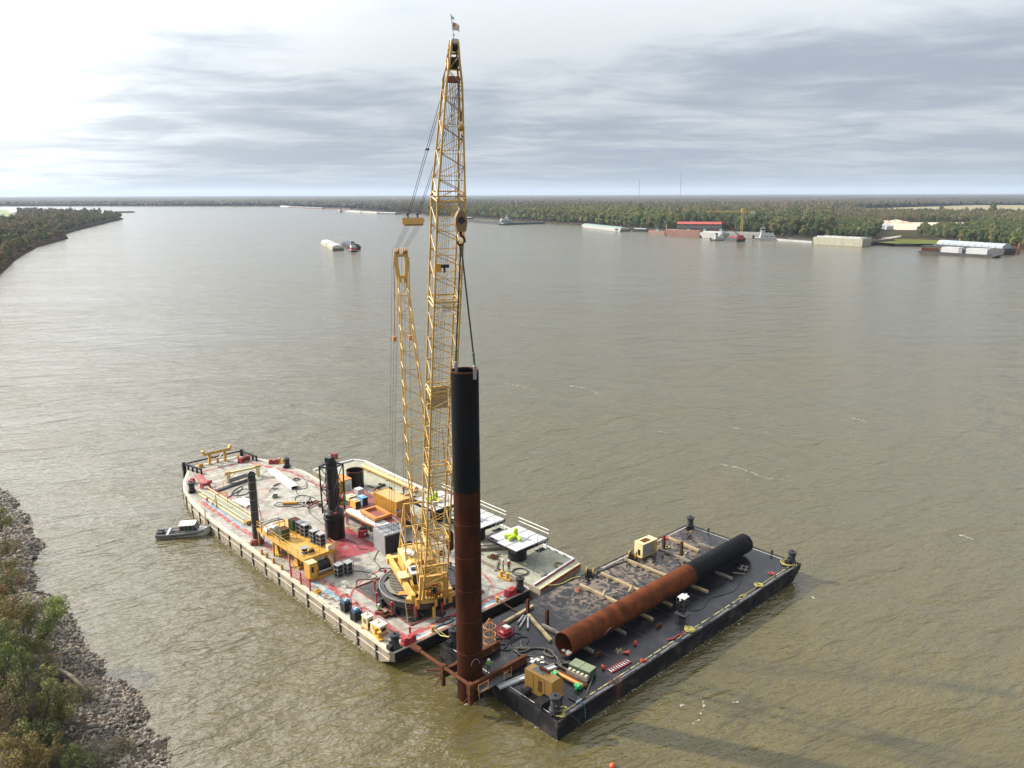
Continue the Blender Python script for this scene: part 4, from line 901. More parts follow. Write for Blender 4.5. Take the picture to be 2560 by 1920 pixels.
mb.build('access_ladder', m_yel, pf)
racks = [(5.55, 24.9, 'slatted bottle rack on the yellow platform nearest the black hammer tower'), (5.35, 26.5, 'slatted bottle rack on the yellow platform, second from the railed end'),
         (5.5, 29.2, 'slatted bottle rack on the yellow platform beside the green bin row'), (5.45, 30.5, 'slatted bottle rack on the yellow platform touching the taller green bin')]
for a, b, l in racks: again(rk, l, a, b, PZ, R(4))
def bin_(label, a, b, h):
    t = bt('green_bin', label, 'bin', a, b, PZ, R(3))
    mb = MB(); mb.bb(-.62, .62, -.6, .6, .08, h); mb.build('body', m_green, t)
    mb = MB()
    for x in (-.62, -.2, .2, .62):
        for y in (-.62, .62): mb.bb(x - .03, x + .03, y - .03, y + .03, .05, h + .04)
    for s in (-.62, .62): mb.beam((-.64, s, h + .02), (.64, s, h + .02), .07, .07); mb.beam((s, -.64, h + .02), (s, .64, h + .02), .07, .07)
    mb.build('rib', m_green, t)
    mb = MB(); mb.bb(-.55, .55, -.53, .53, h, h + .03); mb.build('fill', m_rustb, t)
bin_('square green steel bin of scrap behind the platform railing', 2.75, 30.5, 1.55); bin_('taller green steel bin of scrap at the head of the rack row', 5.5, 32.4, 1.5)
t = bt('tank_cradle', 'white and blue tanks in a dark pipe frame on the yellow platform', 'tank', 2.9, 33.6, PZ, R(3))
for k, m_ in ((0, m_white), (1, m_blue)):
    mb = MB(); mb.cyl((-.9 + .9*k, -.6, .6), (-.9 + .9*k, .6, .6), .5, 14); mb.build('tank', m_ if k == 0 else m_white, t, True)
mb = MB()
for x in (-1.5, 1.3):
    for y in (-.8, .9): mb.beam((x, y, .02), (x, y, 1.5), .07, .07)
for y in (-.8, .9): mb.beam((-1.5, y, 1.5), (1.3, y, 1.5), .07, .07)
for x in (-1.5, 1.3): mb.beam((x, -.8, 1.5), (x, .9, 1.5), .07, .07)
mb.build('pipe_frame', m_dark, t)
t = bt('cable_reel', 'wooden topped black cable reel standing on the yellow platform', 'reel', 2.7, 24.4, PZ)
mb = MB(); mb.cyl((0, 0, .02), (0, 0, .08), .55, 18); mb.cyl((0, 0, .74), (0, 0, .82), .55, 18); mb.build('flange', m_grey, t)
mb = MB(); mb.cyl((0, 0, .08), (0, 0, .74), .38, 16); mb.build('cable', m_black, t)
t = bt('small_pump', 'small dark engine pump next to the cable reel', 'pump', 3.5, 23.9, PZ)
mb = MB(); mb.bb(-.3, .3, -.25, .25, .05, .3); mb.cyl((-.25, 0, .4), (.25, 0, .4), .2, 10); mb.build('engine', m_dark, t)
mb = MB(); mb.tube([(-.35, -.3, .05), (-.35, -.3, .6), (.35, -.3, .6), (.35, -.3, .05)], .03, 5); mb.tube([(-.35, .3, .05), (-.35, .3, .6), (.35, .3, .6), (.35, .3, .05)], .03, 5); mb.build('guard_frame', m_grey, t)
t = bt('white_locker', 'small white locker at the ladder end of the yellow platform', 'locker', 5.75, 23.2, PZ)
mb = MB(); mb.bb(-.35, .35, -.3, .3, .02, .6); mb.build('body', m_white, t); mb = MB(); mb.bb(-.38, .38, -.33, .33, .6, .68); mb.build('lid', m_cream, t)
# winches below the platform
def winch(label, a, b, r, rz=0):
    t = bt('deck_winch', label, 'winch', a, b, DECK, rz)
    mb = MB(); mb.bb(-1.6, 1.6, -1.1, 1.1, .02, .28); mb.build('bed', m_yel, t)
    mb = MB(); mb.cyl((-1.0, 0, 1.25), (1.0, 0, 1.25), r*.7, 20); mb.build('drum', m_black, t, True)
    for x in (-1.05, 1.05): mb = MB(); mb.cyl((x - .06, 0, 1.25), (x + .06, 0, 1.25), r, 22); mb.build('flange', m_yel, t)
    mb = MB()
    for x in (-1.3, 1.3): mb.prism([(-.7, .28), (.7, .28), (.25, 1.5), (-.25, 1.5)], x - .08, x + .08)
    mb.v = [(z, x, y) for x, y, z in mb.v]; mb.build('side_frame', m_yel, t)
    mb = MB(); mb.beam((-1.1, -.9, .9), (1.1, -.9, .9), .16, .16); mb.build('guide_bar', m_lgrey, t)
    return t
wi = winch('yellow deck winch with black drum under the platform end', 4.0, 22.4, 1.05)
again(wi, 'yellow deck winch under the middle of the platform', 3.8, 26.6); again(wi, 'yellow deck winch under the spud end of the platform', 3.6, 32.0)
t = bt('control_cabinet', 'yellow control cabinet with round window at the platform corner', 'cabinet', 2.15, 21.9, DECK)
mb = MB(); mb.bb(-.55, .55, -.7, .7, .35, 2.55); mb.build('body', m_yel, t); mb = MB(); mb.bb(-.3, .05, -.72, -.7, 1.3, 2.1); mb.build('window', m_glass, t)
mb = MB(); mb.bb(-.6, .6, -.75, .75, 2.55, 2.65); mb.build('roof', m_cream, t); mb = MB(); mb.bb(-.5, .5, -.6, .6, .02, .35); mb.build('plinth', m_dkyel, t)
fe = bt('red_guard_fence', 'red steel guard fence on the gunwale below the control cabinet', 'fence', 0, 0, DECK)
for b in (24.3, 21.6, 19.2): mb = MB(); mb.bb(.36, .54, b - .09, b + .09, .03, 1.75); mb.build('post', m_red, fe)
for z in (.45, .8, 1.15, 1.5): mb = MB(); mb.beam((.45, 19.2, z), (.45, 24.3, z), .06, .07); mb.build('rail', m_red, fe)
# ---------------------------------------------------------------- spud and vibrating hammer tower
t = bt('spud_pile', 'tall black banded spud pipe standing beside the yellow platform', 'spud', 1.85, 37.4, DECK)
mb = MB(); mb.cyl((0, 0, .1), (0, 0, 10.7), .55, 24); mb.build('pipe', mat('spud_black', (.035, .035, .036), .45, var=.3, scale=.8, stain=(.07, .06, .055), amt=.5), t, True)
mb = MB(); mb.cyl((0, 0, 10.7), (0, 0, 10.82), .68, 24); mb.build('top_flange', m_black, t)
for k in range(4): mb = MB(); q = k*1.571; mb.beam((.45*math.cos(q), .45*math.sin(q), 10.85), (0, 0, 11.15), .08, .3); mb.build('top_fin', m_dark, t)
for z in (3.0, 5.2, 7.0, 8.4, 9.7): mb = MB(); mb.lathe([(.55, z - .03), (.575, z - .03), (.575, z + .03), (.55, z + .03)], 24); mb.build('band', m_grey, t)
mb = MB(); mb.lathe([(.58, .05), (.8, .05), (.8, .85), (.58, .95)], 16); mb.bb(-1.0, 1.0, -.25, .25, .05, .5); mb.build('collar', m_dred, t)
mb = MB()
for k in range(3): mb.tube([(.6, .1*k, 10.3), (.75, .25*k, 6), (1.2 + .3*k, .6, 2), (1.5 + .5*k, 1.0, .05)], .02, 4)
mb.build('hose', m_wire, t)
t = bt('hammer_tower', 'black hydraulic hammer in a square lattice leader standing on a black can', 'pile hammer', 11.5, 31.6, DECK, R(20))
mb = MB(); mb.lathe([(1.45, .02), (1.45, 3.0), (1.62, 3.05), (1.62, 3.3), (1.48, 3.35), (1.48, 4.0), (1.0, 4.6), (.01, 4.6)], 30); mb.build('pile_sleeve', m_gloss, t, True)
mb = MB(); mb.cyl((0, 0, 4.6), (0, 0, 11.9), .85, 20); mb.cyl((0, 0, 11.9), (0, 0, 12.3), .6, 16); mb.bb(-.75, .1, -.4, .5, 11.9, 12.6); mb.build('hammer_body', mat('hammer_black', (.012, .012, .02), .3, var=.3), t, True)
mb = MB()
for x in (-1.15, 1.15):
    for y in (-1.15, 1.15): mb.beam((x, y, 3.9), (x*1.05, y*1.05, 11.4), .16, .16)
cn = [(-1, -1), (1, -1), (1, 1), (-1, 1)]
for z in (4.3, 7.8, 11.3):
    for k in range(4): p, q = cn[k], cn[(k+1) % 4]; mb.beam((p[0]*1.17, p[1]*1.17, z), (q[0]*1.17, q[1]*1.17, z), .16 if z > 11 else .12, .2 if z > 11 else .12)
for z0, z1 in ((4.3, 7.8), (7.8, 11.3)):
    for k in range(4): p, q = cn[k], cn[(k+1) % 4]; mb.beam((p[0]*1.17, p[1]*1.17, z0), (q[0]*1.17, q[1]*1.17, z1), .09, .09); 
mb.build('leader_frame', m_gloss, t)
mb = MB()
for k in range(6): q = k*1.05; mb.tube([(.7*math.cos(q), .7*math.sin(q), 12.0), (.95*math.cos(q), .95*math.sin(q), 9), (.9*math.cos(q+.3), .9*math.sin(q+.3), 5.2)], .07, 5)
mb.build('hydraulic_hose', m_rubber, t)
mb = MB(); mb.cyl((.95, -1.35, 5.0), (.95, -1.35, 6.6), .2, 10); mb.build('green_bottle', m_bgreen, t)
mb = MB(); mb.bb(-1.5, -1.0, -1.5, -1.2, 4.4, 4.6); mb.bb(.3, .8, -.7, .2, 12.2, 13.0); mb.build('valve_block', m_dred, t)
mb = MB(); mb.tube([(.6, -1.3, 4.5), (1.0, -1.65, 3.6), (1.2, -1.7, 2.0), (1.1, -1.7, .8)], .04, 5); mb.build('feed_hose', m_lgrey, t)
# ---------------------------------------------------------------- raised work deck with container
WZ = 4.34
wd = bt('raised_work_deck', 'raised work deck on red posts with a white painted front strip', 'platform', 0, 0, 0)
mb = MB(); mb.bb(15.0, 22.0, 25.3, 41.0, WZ - .2, WZ - .02); mb.build('deck_frame', m_dred, wd)
mb = MB(); mb.bb(15.05, 17.4, 25.35, 34.8, WZ - .02, WZ); mb.build('white_deck', m_white, wd)
mb = MB(); mb.bb(17.4, 21.95, 25.35, 40.9, WZ - .02, WZ - .004); mb.build('rear_deck', m_dred, wd)
mb = MB(); mb.beam((15.0, 25.3, WZ - .12), (15.0, 35, WZ - .12), .1, .26); mb.beam((15.0, 25.25, WZ - .12), (22, 25.25, WZ - .12), .1, .26); mb.build('edge_beam', m_orange, wd)
for a, b in ((15.1, 25.5), (15.1, 29.8), (15.1, 34.2), (18.4, 25.5), (21.7, 25.5), (21.7, 33), (21.7, 40.5), (17, 40.5)):
    mb = MB(); mb.beam((a, b, DECK), (a, b, WZ - .2), .16, .16); mb.build('post', m_red, wd)
mb = MB()
for b in (26, 27.6, 29.2, 31, 32.8, 34.6): mb.cyl((15.15, b, WZ), (15.15, b, WZ + 1.0), .03, 5)
for b in (35, 37, 39, 41): mb.cyl((21.9, b, WZ), (21.9, b, WZ + 1.0), .03, 5)
mb.build('stanchion', m_dred, wd)
mb = MB(); mb.beam((20.0, 33.6, WZ), (20.0, 33.6, WZ + 2.6), .16, .16); mb.beam((20.3, 33.9, WZ), (20.3, 33.9, WZ + 2.6), .12, .12); mb.build('red_column', m_red, wd)
t = bt('shipping_container', 'yellow corrugated shipping container standing on the raised work deck', 'container', 19.5, 27.0, WZ)
mb = MB(); mb.bb(.05, 2.39, .05, 5.95, .12, 2.28); mb.build('box', m_yel, t)
for k in range(20):
    mb = MB(); y = .28 + .285*k; mb.bb(-.02, .05, y - .07, y + .07, .16, 2.24); mb.build('wall_rib', m_yel, t)
for k in range(19):
    mb = MB(); y = .35 + .29*k; mb.bb(.12, 2.32, y - .06, y + .06, 2.28, 2.32); mb.build('roof_rib', m_cream, t)
mb = MB()
for x in (0.02, 2.42):
    for y in (.02, 5.98): mb.bb(x - .07, x + .07, y - .07, y + .07, .02, 2.36)
for x in (.02, 2.42):
    for z in (.1, 2.3): mb.beam((x, 0, z), (x, 6, z), .12, .14)
for y in (.02, 5.98):
    for z in (.1, 2.3): mb.beam((0, y, z), (2.44, y, z), .12, .14)
mb.build('corner_frame', m_yel, t)
for x in (.65, 1.8): mb = MB(); mb.bb(x - .55, x + .52, -.03, .05, .2, 2.2); mb.build('door', m_orange, t)
fg = bt('ship_flag', 'small striped flag with dark blue canton on a pole below the container', 'flag', 18.7, 25.9, WZ)
mb = MB(); mb.cyl((0, 0, 0), (0, 0, 1.7), .03, 6); mb.build('pole', m_grey, fg)
mb = MB(); mb.box((.48, -.02, 1.35), (.9, .012, .62), 0, R(18)); mb.build('cloth', m_white, fg)
for k in range(7): mb = MB(); mb.box((.48 - .0*k + (.0), -.02, 1.35), (.9, .02, .047), 0, R(18)); mb.v = [(x + (k-3)*.089*math.sin(R(18)), y, z + (k-3)*.089*math.cos(R(18))) for x, y, z in mb.v]; mb.build('stripe', m_red, fg)
mb = MB(); mb.box((.26, -.02, 1.58), (.38, .03, .33), 0, R(18)); mb.build('canton', mat('flag_blue', (.03, .05, .2), .8, var=.1), fg)
t = bt('steel_tray', 'orange open steel tray frame resting on the white deck strip', 'tray', 17.3, 29.3, WZ, R(-2))
mb = MB()
for y0, y1 in ((-2.2, -1.75), (1.75, 2.2)): mb.bb(-1.5, 1.5, y0, y1, .35, .75)
for x0, x1 in ((-1.5, -.95), (.95, 1.5)): mb.bb(x0, x1, -1.75, 1.75, .35, .75)
mb.build('rim', m_orange, t)
mb = MB()
for x in (-1.3, 1.3):
    for y in (-1.9, 1.9): mb.beam((x, y, .02), (x, y, .36), .14, .14)
mb.bb(-.95, .95, -1.7, 1.7, .3, .36); mb.build('foot', m_dred, t)
def cube_set(label, cat, a, b, z, d, m, mf, rz=0, name='equipment_box'):
    t = bt(name, label, cat, a, b, z, rz); x, y, h = d
    mb = MB(); mb.bb(-x/2, x/2, -y/2, y/2, .1, h); mb.build('housing', m, t)
    mb = MB(); mb.bb(-x/2 + .06, x/2 - .06, -y/2 - .03, -y/2, .14, h - .05); mb.build('front_panel', mf, t)
    mb = MB(); mb.bb(-x/2 - .04, x/2 + .04, -y/2 - .04, y/2 + .04, .0, .1); mb.build('skid', m_dark, t)
    mb = MB(); mb.bb(-x*.25, x*.25, -y*.2, y*.25, h, h + .08); mb.cyl((x*.3, y*.3, h), (x*.3, y*.3, h + .25), .05, 6); mb.build('top_fitting', m_lgrey, t)
    return t
cube_set('yellow welding set with black face on the raised work deck', 'welding machine', 16.9, 34.4, WZ, (1.0, 1.6, 1.25), m_yel, m_black)
cube_set('blue welding set with black face beside the container', 'welding machine', 18.5, 34.9, WZ, (1.0, 1.6, 1.3), mat('sky_blue_paint', (.12, .38, .66), .45, var=.1), m_black)
cube_set('grey white pump box behind the yellow welding set', 'pump', 18.0, 37.6, WZ, (1.3, 1.3, .8), m_cream, m_grey)
t = bt('liquid_tote', 'white caged liquid tote on the raised work deck', 'tote', 20.0, 38.3, WZ)
mb = MB(); mb.bb(-.52, .52, -.58, .58, .18, 1.25); mb.build('tank', m_white, t)
mb = MB()
for k in range(6): x = -.55 + .22*k; mb.beam((x, -.62, .1), (x, -.62, 1.3), .03, .03); mb.beam((x, .62, .1), (x, .62, 1.3), .03, .03)
for k in range(6): y = -.6 + .24*k; mb.beam((-.56, y, .1), (-.56, y, 1.3), .03, .03); mb.beam((.56, y, .1), (.56, y, 1.3), .03, .03)
for z in (.3, .6, .9, 1.28):
    mb.beam((-.57, -.63, z), (.57, -.63, z), .03, .03); mb.beam((-.57, -.63, z), (-.57, .63, z), .03, .03)
mb.build('cage', m_lgrey, t); mb = MB(); mb.bb(-.58, .58, -.62, .62, .0, .12); mb.build('pallet', m_wood2, t)
t = bt('red_tank_cart', 'red air tank cart beside the black hammer tower', 'tank', 16.2, 37.5, WZ)
mb = MB(); mb.cyl((-.7, 0, .75), (.7, 0, .75), .28, 12); mb.build('tank', m_red, t, True); mb = MB()
for x in (-.5, .5): mb.cyl((x, -.35, .25), (x, -.25, .25), .25, 12); mb.cyl((x, .25, .25), (x, .35, .25), .25, 12)
mb.build('wheel', m_black, t); mb = MB(); mb.bb(-.6, .6, -.2, .2, .3, .48); mb.build('chassis', m_dred, t)
t = bt('yellow_house', 'orange yellow equipment house with white end wall behind the hammer tower', 'shed', 21.3, 46.4, DECK, R(2))
mb = MB(); mb.bb(-1.3, 1.3, -1.5, 1.5, .05, 2.65); mb.build('wall', m_yel, t); mb = MB(); mb.bb(-1.4, 1.4, -1.6, 1.6, 2.65, 2.75); mb.build('roof', m_orange, t)
mb = MB(); mb.bb(.1, 1.28, -1.56, -1.5, .1, 2.6); mb.build('end_wall', m_white, t); mb = MB(); mb.bb(.3, 1.0, -1.6, -1.56, .15, 1.9); mb.build('door', m_lgrey, t)
mb = MB(); mb.bb(.7, 1.1, -1.62, -1.58, .1, .5); mb.build('vent', m_black, t)
t = bt('red_pump', 'red drum pump under the edge of the raised work deck', 'pump', 14.6, 28.9, DECK)
mb = MB(); mb.lathe([(.75, .03), (.75, 1.1), (.65, 1.15), (.01, 1.15)], 18); mb.build('drum', m_red, t, True); mb = MB(); mb.bb(-.3, .3, -.3, .3, 1.15, 1.4); mb.cyl((-.6, 0, 1.3), (.6, 0, 1.3), .15, 8); mb.tube([(.4, -.3, 1.2), (.7, -.6, 1.5), (.9, -.8, .6)], .07, 6); mb.build('motor', m_dark, t)
mb = MB(); mb.bb(-.2, .1, -.77, -.7, .4, .8); mb.build('plate', m_white, t)
t = bt('parts_box', 'small white box on deck beside the red drum pump', 'box', 15.6, 27.4, DECK); mb = MB(); mb.bb(-.55, .55, -.4, .4, .02, .4); mb.build('body', m_lgrey, t); mb = MB(); mb.bb(-.58, .58, -.43, .43, .4, .47); mb.build('lid', m_white, t)
mb = MB(); mb.bb(-.1, .1, -1.6, 1.6, .04, .2); mb.bb(.3, .55, -1.7, 1.4, .04, .16); ob(mb, 'planks', m_wood, 'pair of pale planks on deck under the raised work deck', 'planks', 14.6, 31.8, DECK, R(8))
t = bt('kedge_anchor', 'dark red anchor with lines lying on deck beside the hammer tower', 'anchor', 15.0, 44.6, DECK, R(20))
mb = MB(); mb.beam((-1.4, 0, .2), (1.4, 0, .35), .18, .22); mb.build('shank', m_dred, t)
mb = MB()
for s in (-1, 1): mb.beam((1.3, 0, .3), (.2, s*1.2, .25), .16, .3); mb.prism([(.3, s*.9), (-.2, s*1.3), (.5, s*1.5)][::s], .12, .5)
mb.build('fluke', m_rustb, t); mb = MB(); mb.beam((1.5, -.9, .3), (1.5, .9, .3), .12, .12); mb.tube([(0, 0, .3), (-.3, .2, 1.3)], .08, 6); mb.build('stock', m_black, t)
# ---------------------------------------------------------------- stern gear
t = bt('boom_saddle', 'orange yellow cradle beam on trestle legs at the stern', 'cradle', 12.4, 76.4, DECK)
mb = MB(); mb.prism([(-2.6, 2.0), (2.6, 2.0), (2.9, 2.9), (2.6, 3.0), (2.3, 2.45), (-2.3, 2.45), (-2.6, 3.0), (-2.9, 2.9)], -.35, .35); mb.v = [(x, z, y) for x, y, z in mb.v]; mb.f = [f[::-1] for f in mb.f]; mb.build('cradle_beam', m_yel, t)
mb = MB(); mb.bb(-2.25, 2.25, -.3, .3, 2.452, 2.5); mb.build('pad', m_wood2, t)
for x in (-1.5, 1.5):
    mb = MB(); mb.beam((x, 0, .05), (x, 0, 2.0), .4, .4); mb.beam((x, -.6, .05), (x, 0, 1.2), .15, .15); mb.build('leg', m_yel, t)
mb = MB(); mb.beam((-1.5, 0, 1.9), (0, 0, .7), .14, .14); mb.beam((1.5, 0, 1.9), (0, 0, .7), .14, .14); mb.beam((0, 0, .05), (0, 0, 1.0), .4, .4); mb.build('brace', m_dkyel, t)
t = bt('spreader_frame', 'dull yellow lifting beam on two round posts on the stern deck', 'lifting frame', 12.1, 64.4, DECK, R(-3))
for x in (-2.7, 2.7):
    mb = MB(); mb.cyl((x, 0, .03), (x, 0, 1.9), .38, 16); mb.build('post', m_cream, t, True); mb = MB(); mb.cyl((x, 0, 1.9), (x, 0, 2.1), .48, 16); mb.bb(x - .6, x + .6, -.12, .12, 1.5, 1.8); mb.build('cap', m_dkyel, t)
mb = MB(); mb.beam((-2.4, 0, 1.75), (2.4, 0, 1.75), .3, .38); mb.beam((-2.4, 0, .9), (-1.4, 0, 1.6), .14, .14); mb.beam((2.4, 0, .9), (1.4, 0, 1.6), .14, .14); mb.build('beam', m_cream, t)
t = bt('steel_gangway', 'grey railed steel gangway lying across the stern deck', 'gangway', 9.3, 62.5, DECK, R(11))
mb = MB(); mb.bb(-3.3, 3.3, -.45, .45, .1, .26); mb.build('walkway', m_dark, t)
railing(t, [(-3.2, .45), (3.2, .45)], .26, 1.0, m_grey); mb = MB(); mb.bb(-.2, 4.2, .75, .95, .4, 1.1); mb.build('truss_panel', m_grey, t)
t = bt('long_gangway', 'long yellow railed gangway lying along the crane barge deck', 'gangway', 4.1, 53.7, DECK, R(1))
mb = MB(); mb.bb(-.75, .75, -8.6, 8.6, .2, .34); mb.build('walkway', mat('grating', (.30, .31, .24), .6, var=.3, scale=6), t)
for x in (-.8, .8): mb = MB(); mb.beam((x, -8.6, .3), (x, 8.6, .3), .12, .28); mb.beam((x, -8.6, 1.0), (x, 8.6, 1.0), .09, .09); mb.build('side_beam', m_cream, t)
mb = MB()
for k in range(9):
    for x in (-.8, .8): mb.cyl((x, -8.4 + 2.1*k, .3), (x, -8.4 + 2.1*k, 1.0), .035, 5)
mb.build('stanchion', m_yel, t)
mb = MB(); mb.beam((-.95, 1.2, .05), (-.95, 1.2, 2.2), .14, .14); mb.beam((.95, 1.2, .05), (.95, 1.2, 2.2), .14, .14); mb.beam((-.95, 1.2, 2.2), (.95, 1.2, 2.2), .14, .14); mb.beam((-.95, 3.2, .1), (-.95, 1.2, 1.7), .1, .1); mb.build('hoop_frame', m_yel, t)
mb = MB(); mb.bb(-.8, .8, -9.3, -8.6, .2, .7); mb.build('landing_step', m_dkyel, t)
t = bt('pale_channel', 'long pale steel channel lying on the open stern deck', 'beam', 17.0, 59.0, DECK, R(-6))
mb = MB(); mb.bb(-.6, .6, -5.6, 5.6, .55, .63); mb.build('web', m_white, t)
for x in (-.6, .6): mb = MB(); mb.bb(x - .04, x + .04, -5.6, 5.6, .04, .62); mb.build('flange', m_white, t)
t = bt('yellow_cylinder', 'yellow hydraulic cylinder with hoses lying on the open deck', 'cylinder', 12.5, 47.6, DECK, R(-40))
mb = MB(); mb.cyl((-1.2, 0, .32), (1.2, 0, .32), .26, 12); mb.build('barrel', m_yel, t, True); mb = MB(); mb.cyl((1.2, 0, .32), (2.2, 0, .3), .1, 8); mb.ball((2.25, 0, .3), .22, 8, 5); mb.build('rod', m_dark, t)
mb = MB(); mb.tube([(-1.2, .1, .4), (-2.1, .5, .3), (-2.6, -.2, .1), (-1.6, -.9, .08), (0, -.9, .08), (1.2, -1.3, .1), (2.6, -.9, .06)], .06, 6); mb.build('hose', m_rubber, t)
t = bt('pipe_bundle', 'bundle of short white pipes lying beside the long gangway', 'pipes', 7.3, 53.6, DECK, R(4))
for k in range(7): mb = MB(); x = -.9 + .3*k; mb.cyl((x, -2.4 + .25*(k % 3), .2), (x, 2.2 - .3*(k % 2), .2), .11, 8); mb.build('pipe', m_lgrey if k % 3 else m_white, t, True)
t = bt('rope_winch', 'small red winch frame on the deck at the head of the long gangway', 'winch', 5.4, 65.0, DECK, R(10))
mb = MB(); mb.cyl((-.6, 0, .6), (.6, 0, .6), .3, 12); mb.build('drum', m_dred, t); mb = MB()
for x in (-.7, .7): mb.prism([(-.6, .02), (.6, .02), (.3, 1.1), (-.3, 1.1)], x - .06, x + .06)
mb.v = [(z, x, y) for x, y, z in mb.v]; mb.build('side_frame', m_red, t)
t = bt('red_windlass', 'red windlass on the stern deck beside the black push knee', 'windlass', 16.4, 73.6, DECK, R(20))
mb = MB(); mb.cyl((-.9, 0, .6), (.9, 0, .6), .35, 12); mb.build('drum', m_dred, t); mb = MB(); mb.bb(-1.1, -.8, -.5, .5, .02, 1.0); mb.bb(.8, 1.1, -.5, .5, .02, 1.0); mb.bb(-1.1, 1.1, .3, .5, .02, .3); mb.build('side_frame', m_red, t)
mb = MB(); mb.cyl((0, 0, 0), (0, 0, .75), .2, 10); ob(mb, 'stern_post', m_yel, 'single yellow post behind the red windlass at the stern', 'post', 16.3, 76.0, 2.12)
for a, b in ((7.0, 66.6), (3.2, 58.8)):
    mb = MB(); mb.bb(-.18, .18, -.18, .18, .02, .55); ob(mb, 'red_stub', m_red, 'short square red stub post on the stern stripe', 'post', a, b, DECK, group='red stub posts at the stern')
# hoses and coils on the main deck
def hose(name, m, label, cat, pts, r, group=None, coil=None, z=DECK, n=6, seg=4):
    P = [W3(a, b, z + r + .01 + zz) for a, b, *q in pts for zz in [q[0] if q else 0]]
    sm = []
    for i in range(len(P)-1):
        p0, p1, p2, p3 = P[max(i-1, 0)], P[i], P[i+1], P[min(i+2, len(P)-1)]
        for k in range(seg):
            t = k/seg; sm.append(.5*((2*p1) + (p2-p0)*t + (2*p0-5*p1+4*p2-p3)*t*t + (3*p1-p0-3*p2+p3)*t**3))
    sm.append(P[-1]); mb = MB(); mb.tube(sm, r, n); o = mb.build(name, m, None, True); return tag(o, label, cat, group)
def coilpts(a, b, rad, turns, n=10, jit=.12, sy=1.0): return [(a + rad*(1 + random.uniform(-jit, jit))*math.cos(2*math.pi*k/n), b + rad*sy*(1 + random.uniform(-jit, jit))*math.sin(2*math.pi*k/n), .03*k/n) for k in range(int(turns*n))]
hose('rope_coil', m_rubber, 'looped black hose lying beside the grey gangway', 'hose', [(6.2, 57.6), (8.0, 58.8), (9.8, 59.6), (10.4, 58.6), (9.4, 57.2), (8.0, 57.2), (7.2, 58.4), (8.6, 60.2), (10.2, 61.0), (9.6, 59.8), (8.0, 58.0), (7.6, 56.4), (9.2, 55.4), (10.4, 56.6), (9.0, 55.0)], .07)
hose('deck_hose', m_hose, 'brown hose running from the spud towards the yellow cylinder', 'hose', [(3.2, 38), (5.4, 42.6), (8.0, 43.2), (9.4, 42.0), (10.4, 42.4)], .06)
hose('rope_pile', m_dark, 'dark rope heap beside the pale channel', 'rope', coilpts(18.9, 57.6, .55, 3.2), .06)
hose('air_line', m_rubber, 'black air line curving from the crane to the bottle racks', 'hose', [(7.2, 20.5), (8.6, 18.6), (9.0, 16.8), (8.0, 16.4), (6.6, 17.4), (5.6, 16.4), (5.6, 15.0)], .05)
hose('deck_line', m_rubber, 'thin dark line coiled on deck beside the red swing circle', 'line', [(13.6, 23.2), (11.4, 21), (11.0, 19.4), (10.6, 18.2)] + coilpts(10.5, 17.7, .45, 2.2) + [(11.8, 17.0)], .045)
hose('jetting_hose', m_rubber, 'black hose lying from the hammer tower across the red deck paint', 'hose', [(12.0, 29.6), (12.4, 27.4), (11.8, 25.6), (12.6, 24.2)], .05)
hose('anchor_wire', m_rubber, 'black wire looping from the anchor to the stern deck', 'wire', [(14.2, 44.6), (13.6, 47.4), (14.8, 50.0), (16.2, 49.6), (16.9, 47.2)], .05)
hose('edge_lines', m_rubber, 'tangle of dark lines lying on the barge end between yellow post and capstan', 'lines', [(6.2, .9), (7.6, 1.0), (8.8, .7), (9.6, 1.1), (8.6, 1.5), (7.8, .8), (9.2, .6), (10.4, 1.0), (9.8, 1.6), (11.0, 1.3)], .05)
hose('tyre_hose', m_rubber, 'short black hose loop on the red stripe in front of the ring', 'hose', [(7.6, 2.0), (8.4, 2.1), (9.6, 1.9), (9.4, 1.6), (8.0, 1.6), (7.6, 1.9)], .07)
mb = MB(); mb.ball((0, 0, .3), .35, 8, 5, .8); mb.bb(-.5, .5, -.3, .3, .02, .2); ob(mb, 'rag_heap', m_rustb, 'small heap of rusty scrap on the deck beside the ring', 'scrap', 11.9, 3.0, 2.115, smooth=True)
mb = MB(); mb.bb(-.6, .6, -.12, .12, .02, .1); mb.bb(-.9, .3, .2, .4, .02, .14); ob(mb, 'steel_offcuts', m_dark, 'dark steel offcuts on the open stern deck', 'offcuts', 15.4, 57.6, DECK, R(30))
mb = MB(); mb.tube([(-.8, -.4, .1), (0, 0, .35), (.6, .3, .5)], .07, 6); mb.ball((.7, .35, .55), .18, 8, 5); mb.bb(.2, 1.0, -.1, .6, .01, .06); ob(mb, 'pipe_stand', m_dark, 'small dark pipe stand on the open deck', 'stand', 13.4, 55.8, DECK)
mb = MB()
for _ in range(60): mb.box((random.gauss(0, .7), random.gauss(0, 1.3), .03), (random.uniform(.05, .3), random.uniform(.04, .14), .04), random.uniform(0, 3))
o = ob(mb, 'deck_debris', mat('leaf_debris', (.20, .11, .04), .9, var=.3), 'scatter of brown debris on the edge beside the welding sets', 'debris', 1.1, 15.0, 2.115); o['kind'] = 'stuff'
ld = bt('boarding_ladder', 'red boarding ladder on the hull side above the small boat', 'ladder', 0.1, 51.6, 0)
for y in (-.22, .22): mb = MB(); mb.beam((-.12, y, .2), (-.12, y, 3.6), .06, .06); mb.build('rail', m_dred, ld)
for k in range(9): mb = MB(); mb.beam((-.12, -.22, .4 + .34*k), (-.12, .22, .4 + .34*k), .04, .04); mb.build('rung', m_dred, ld)
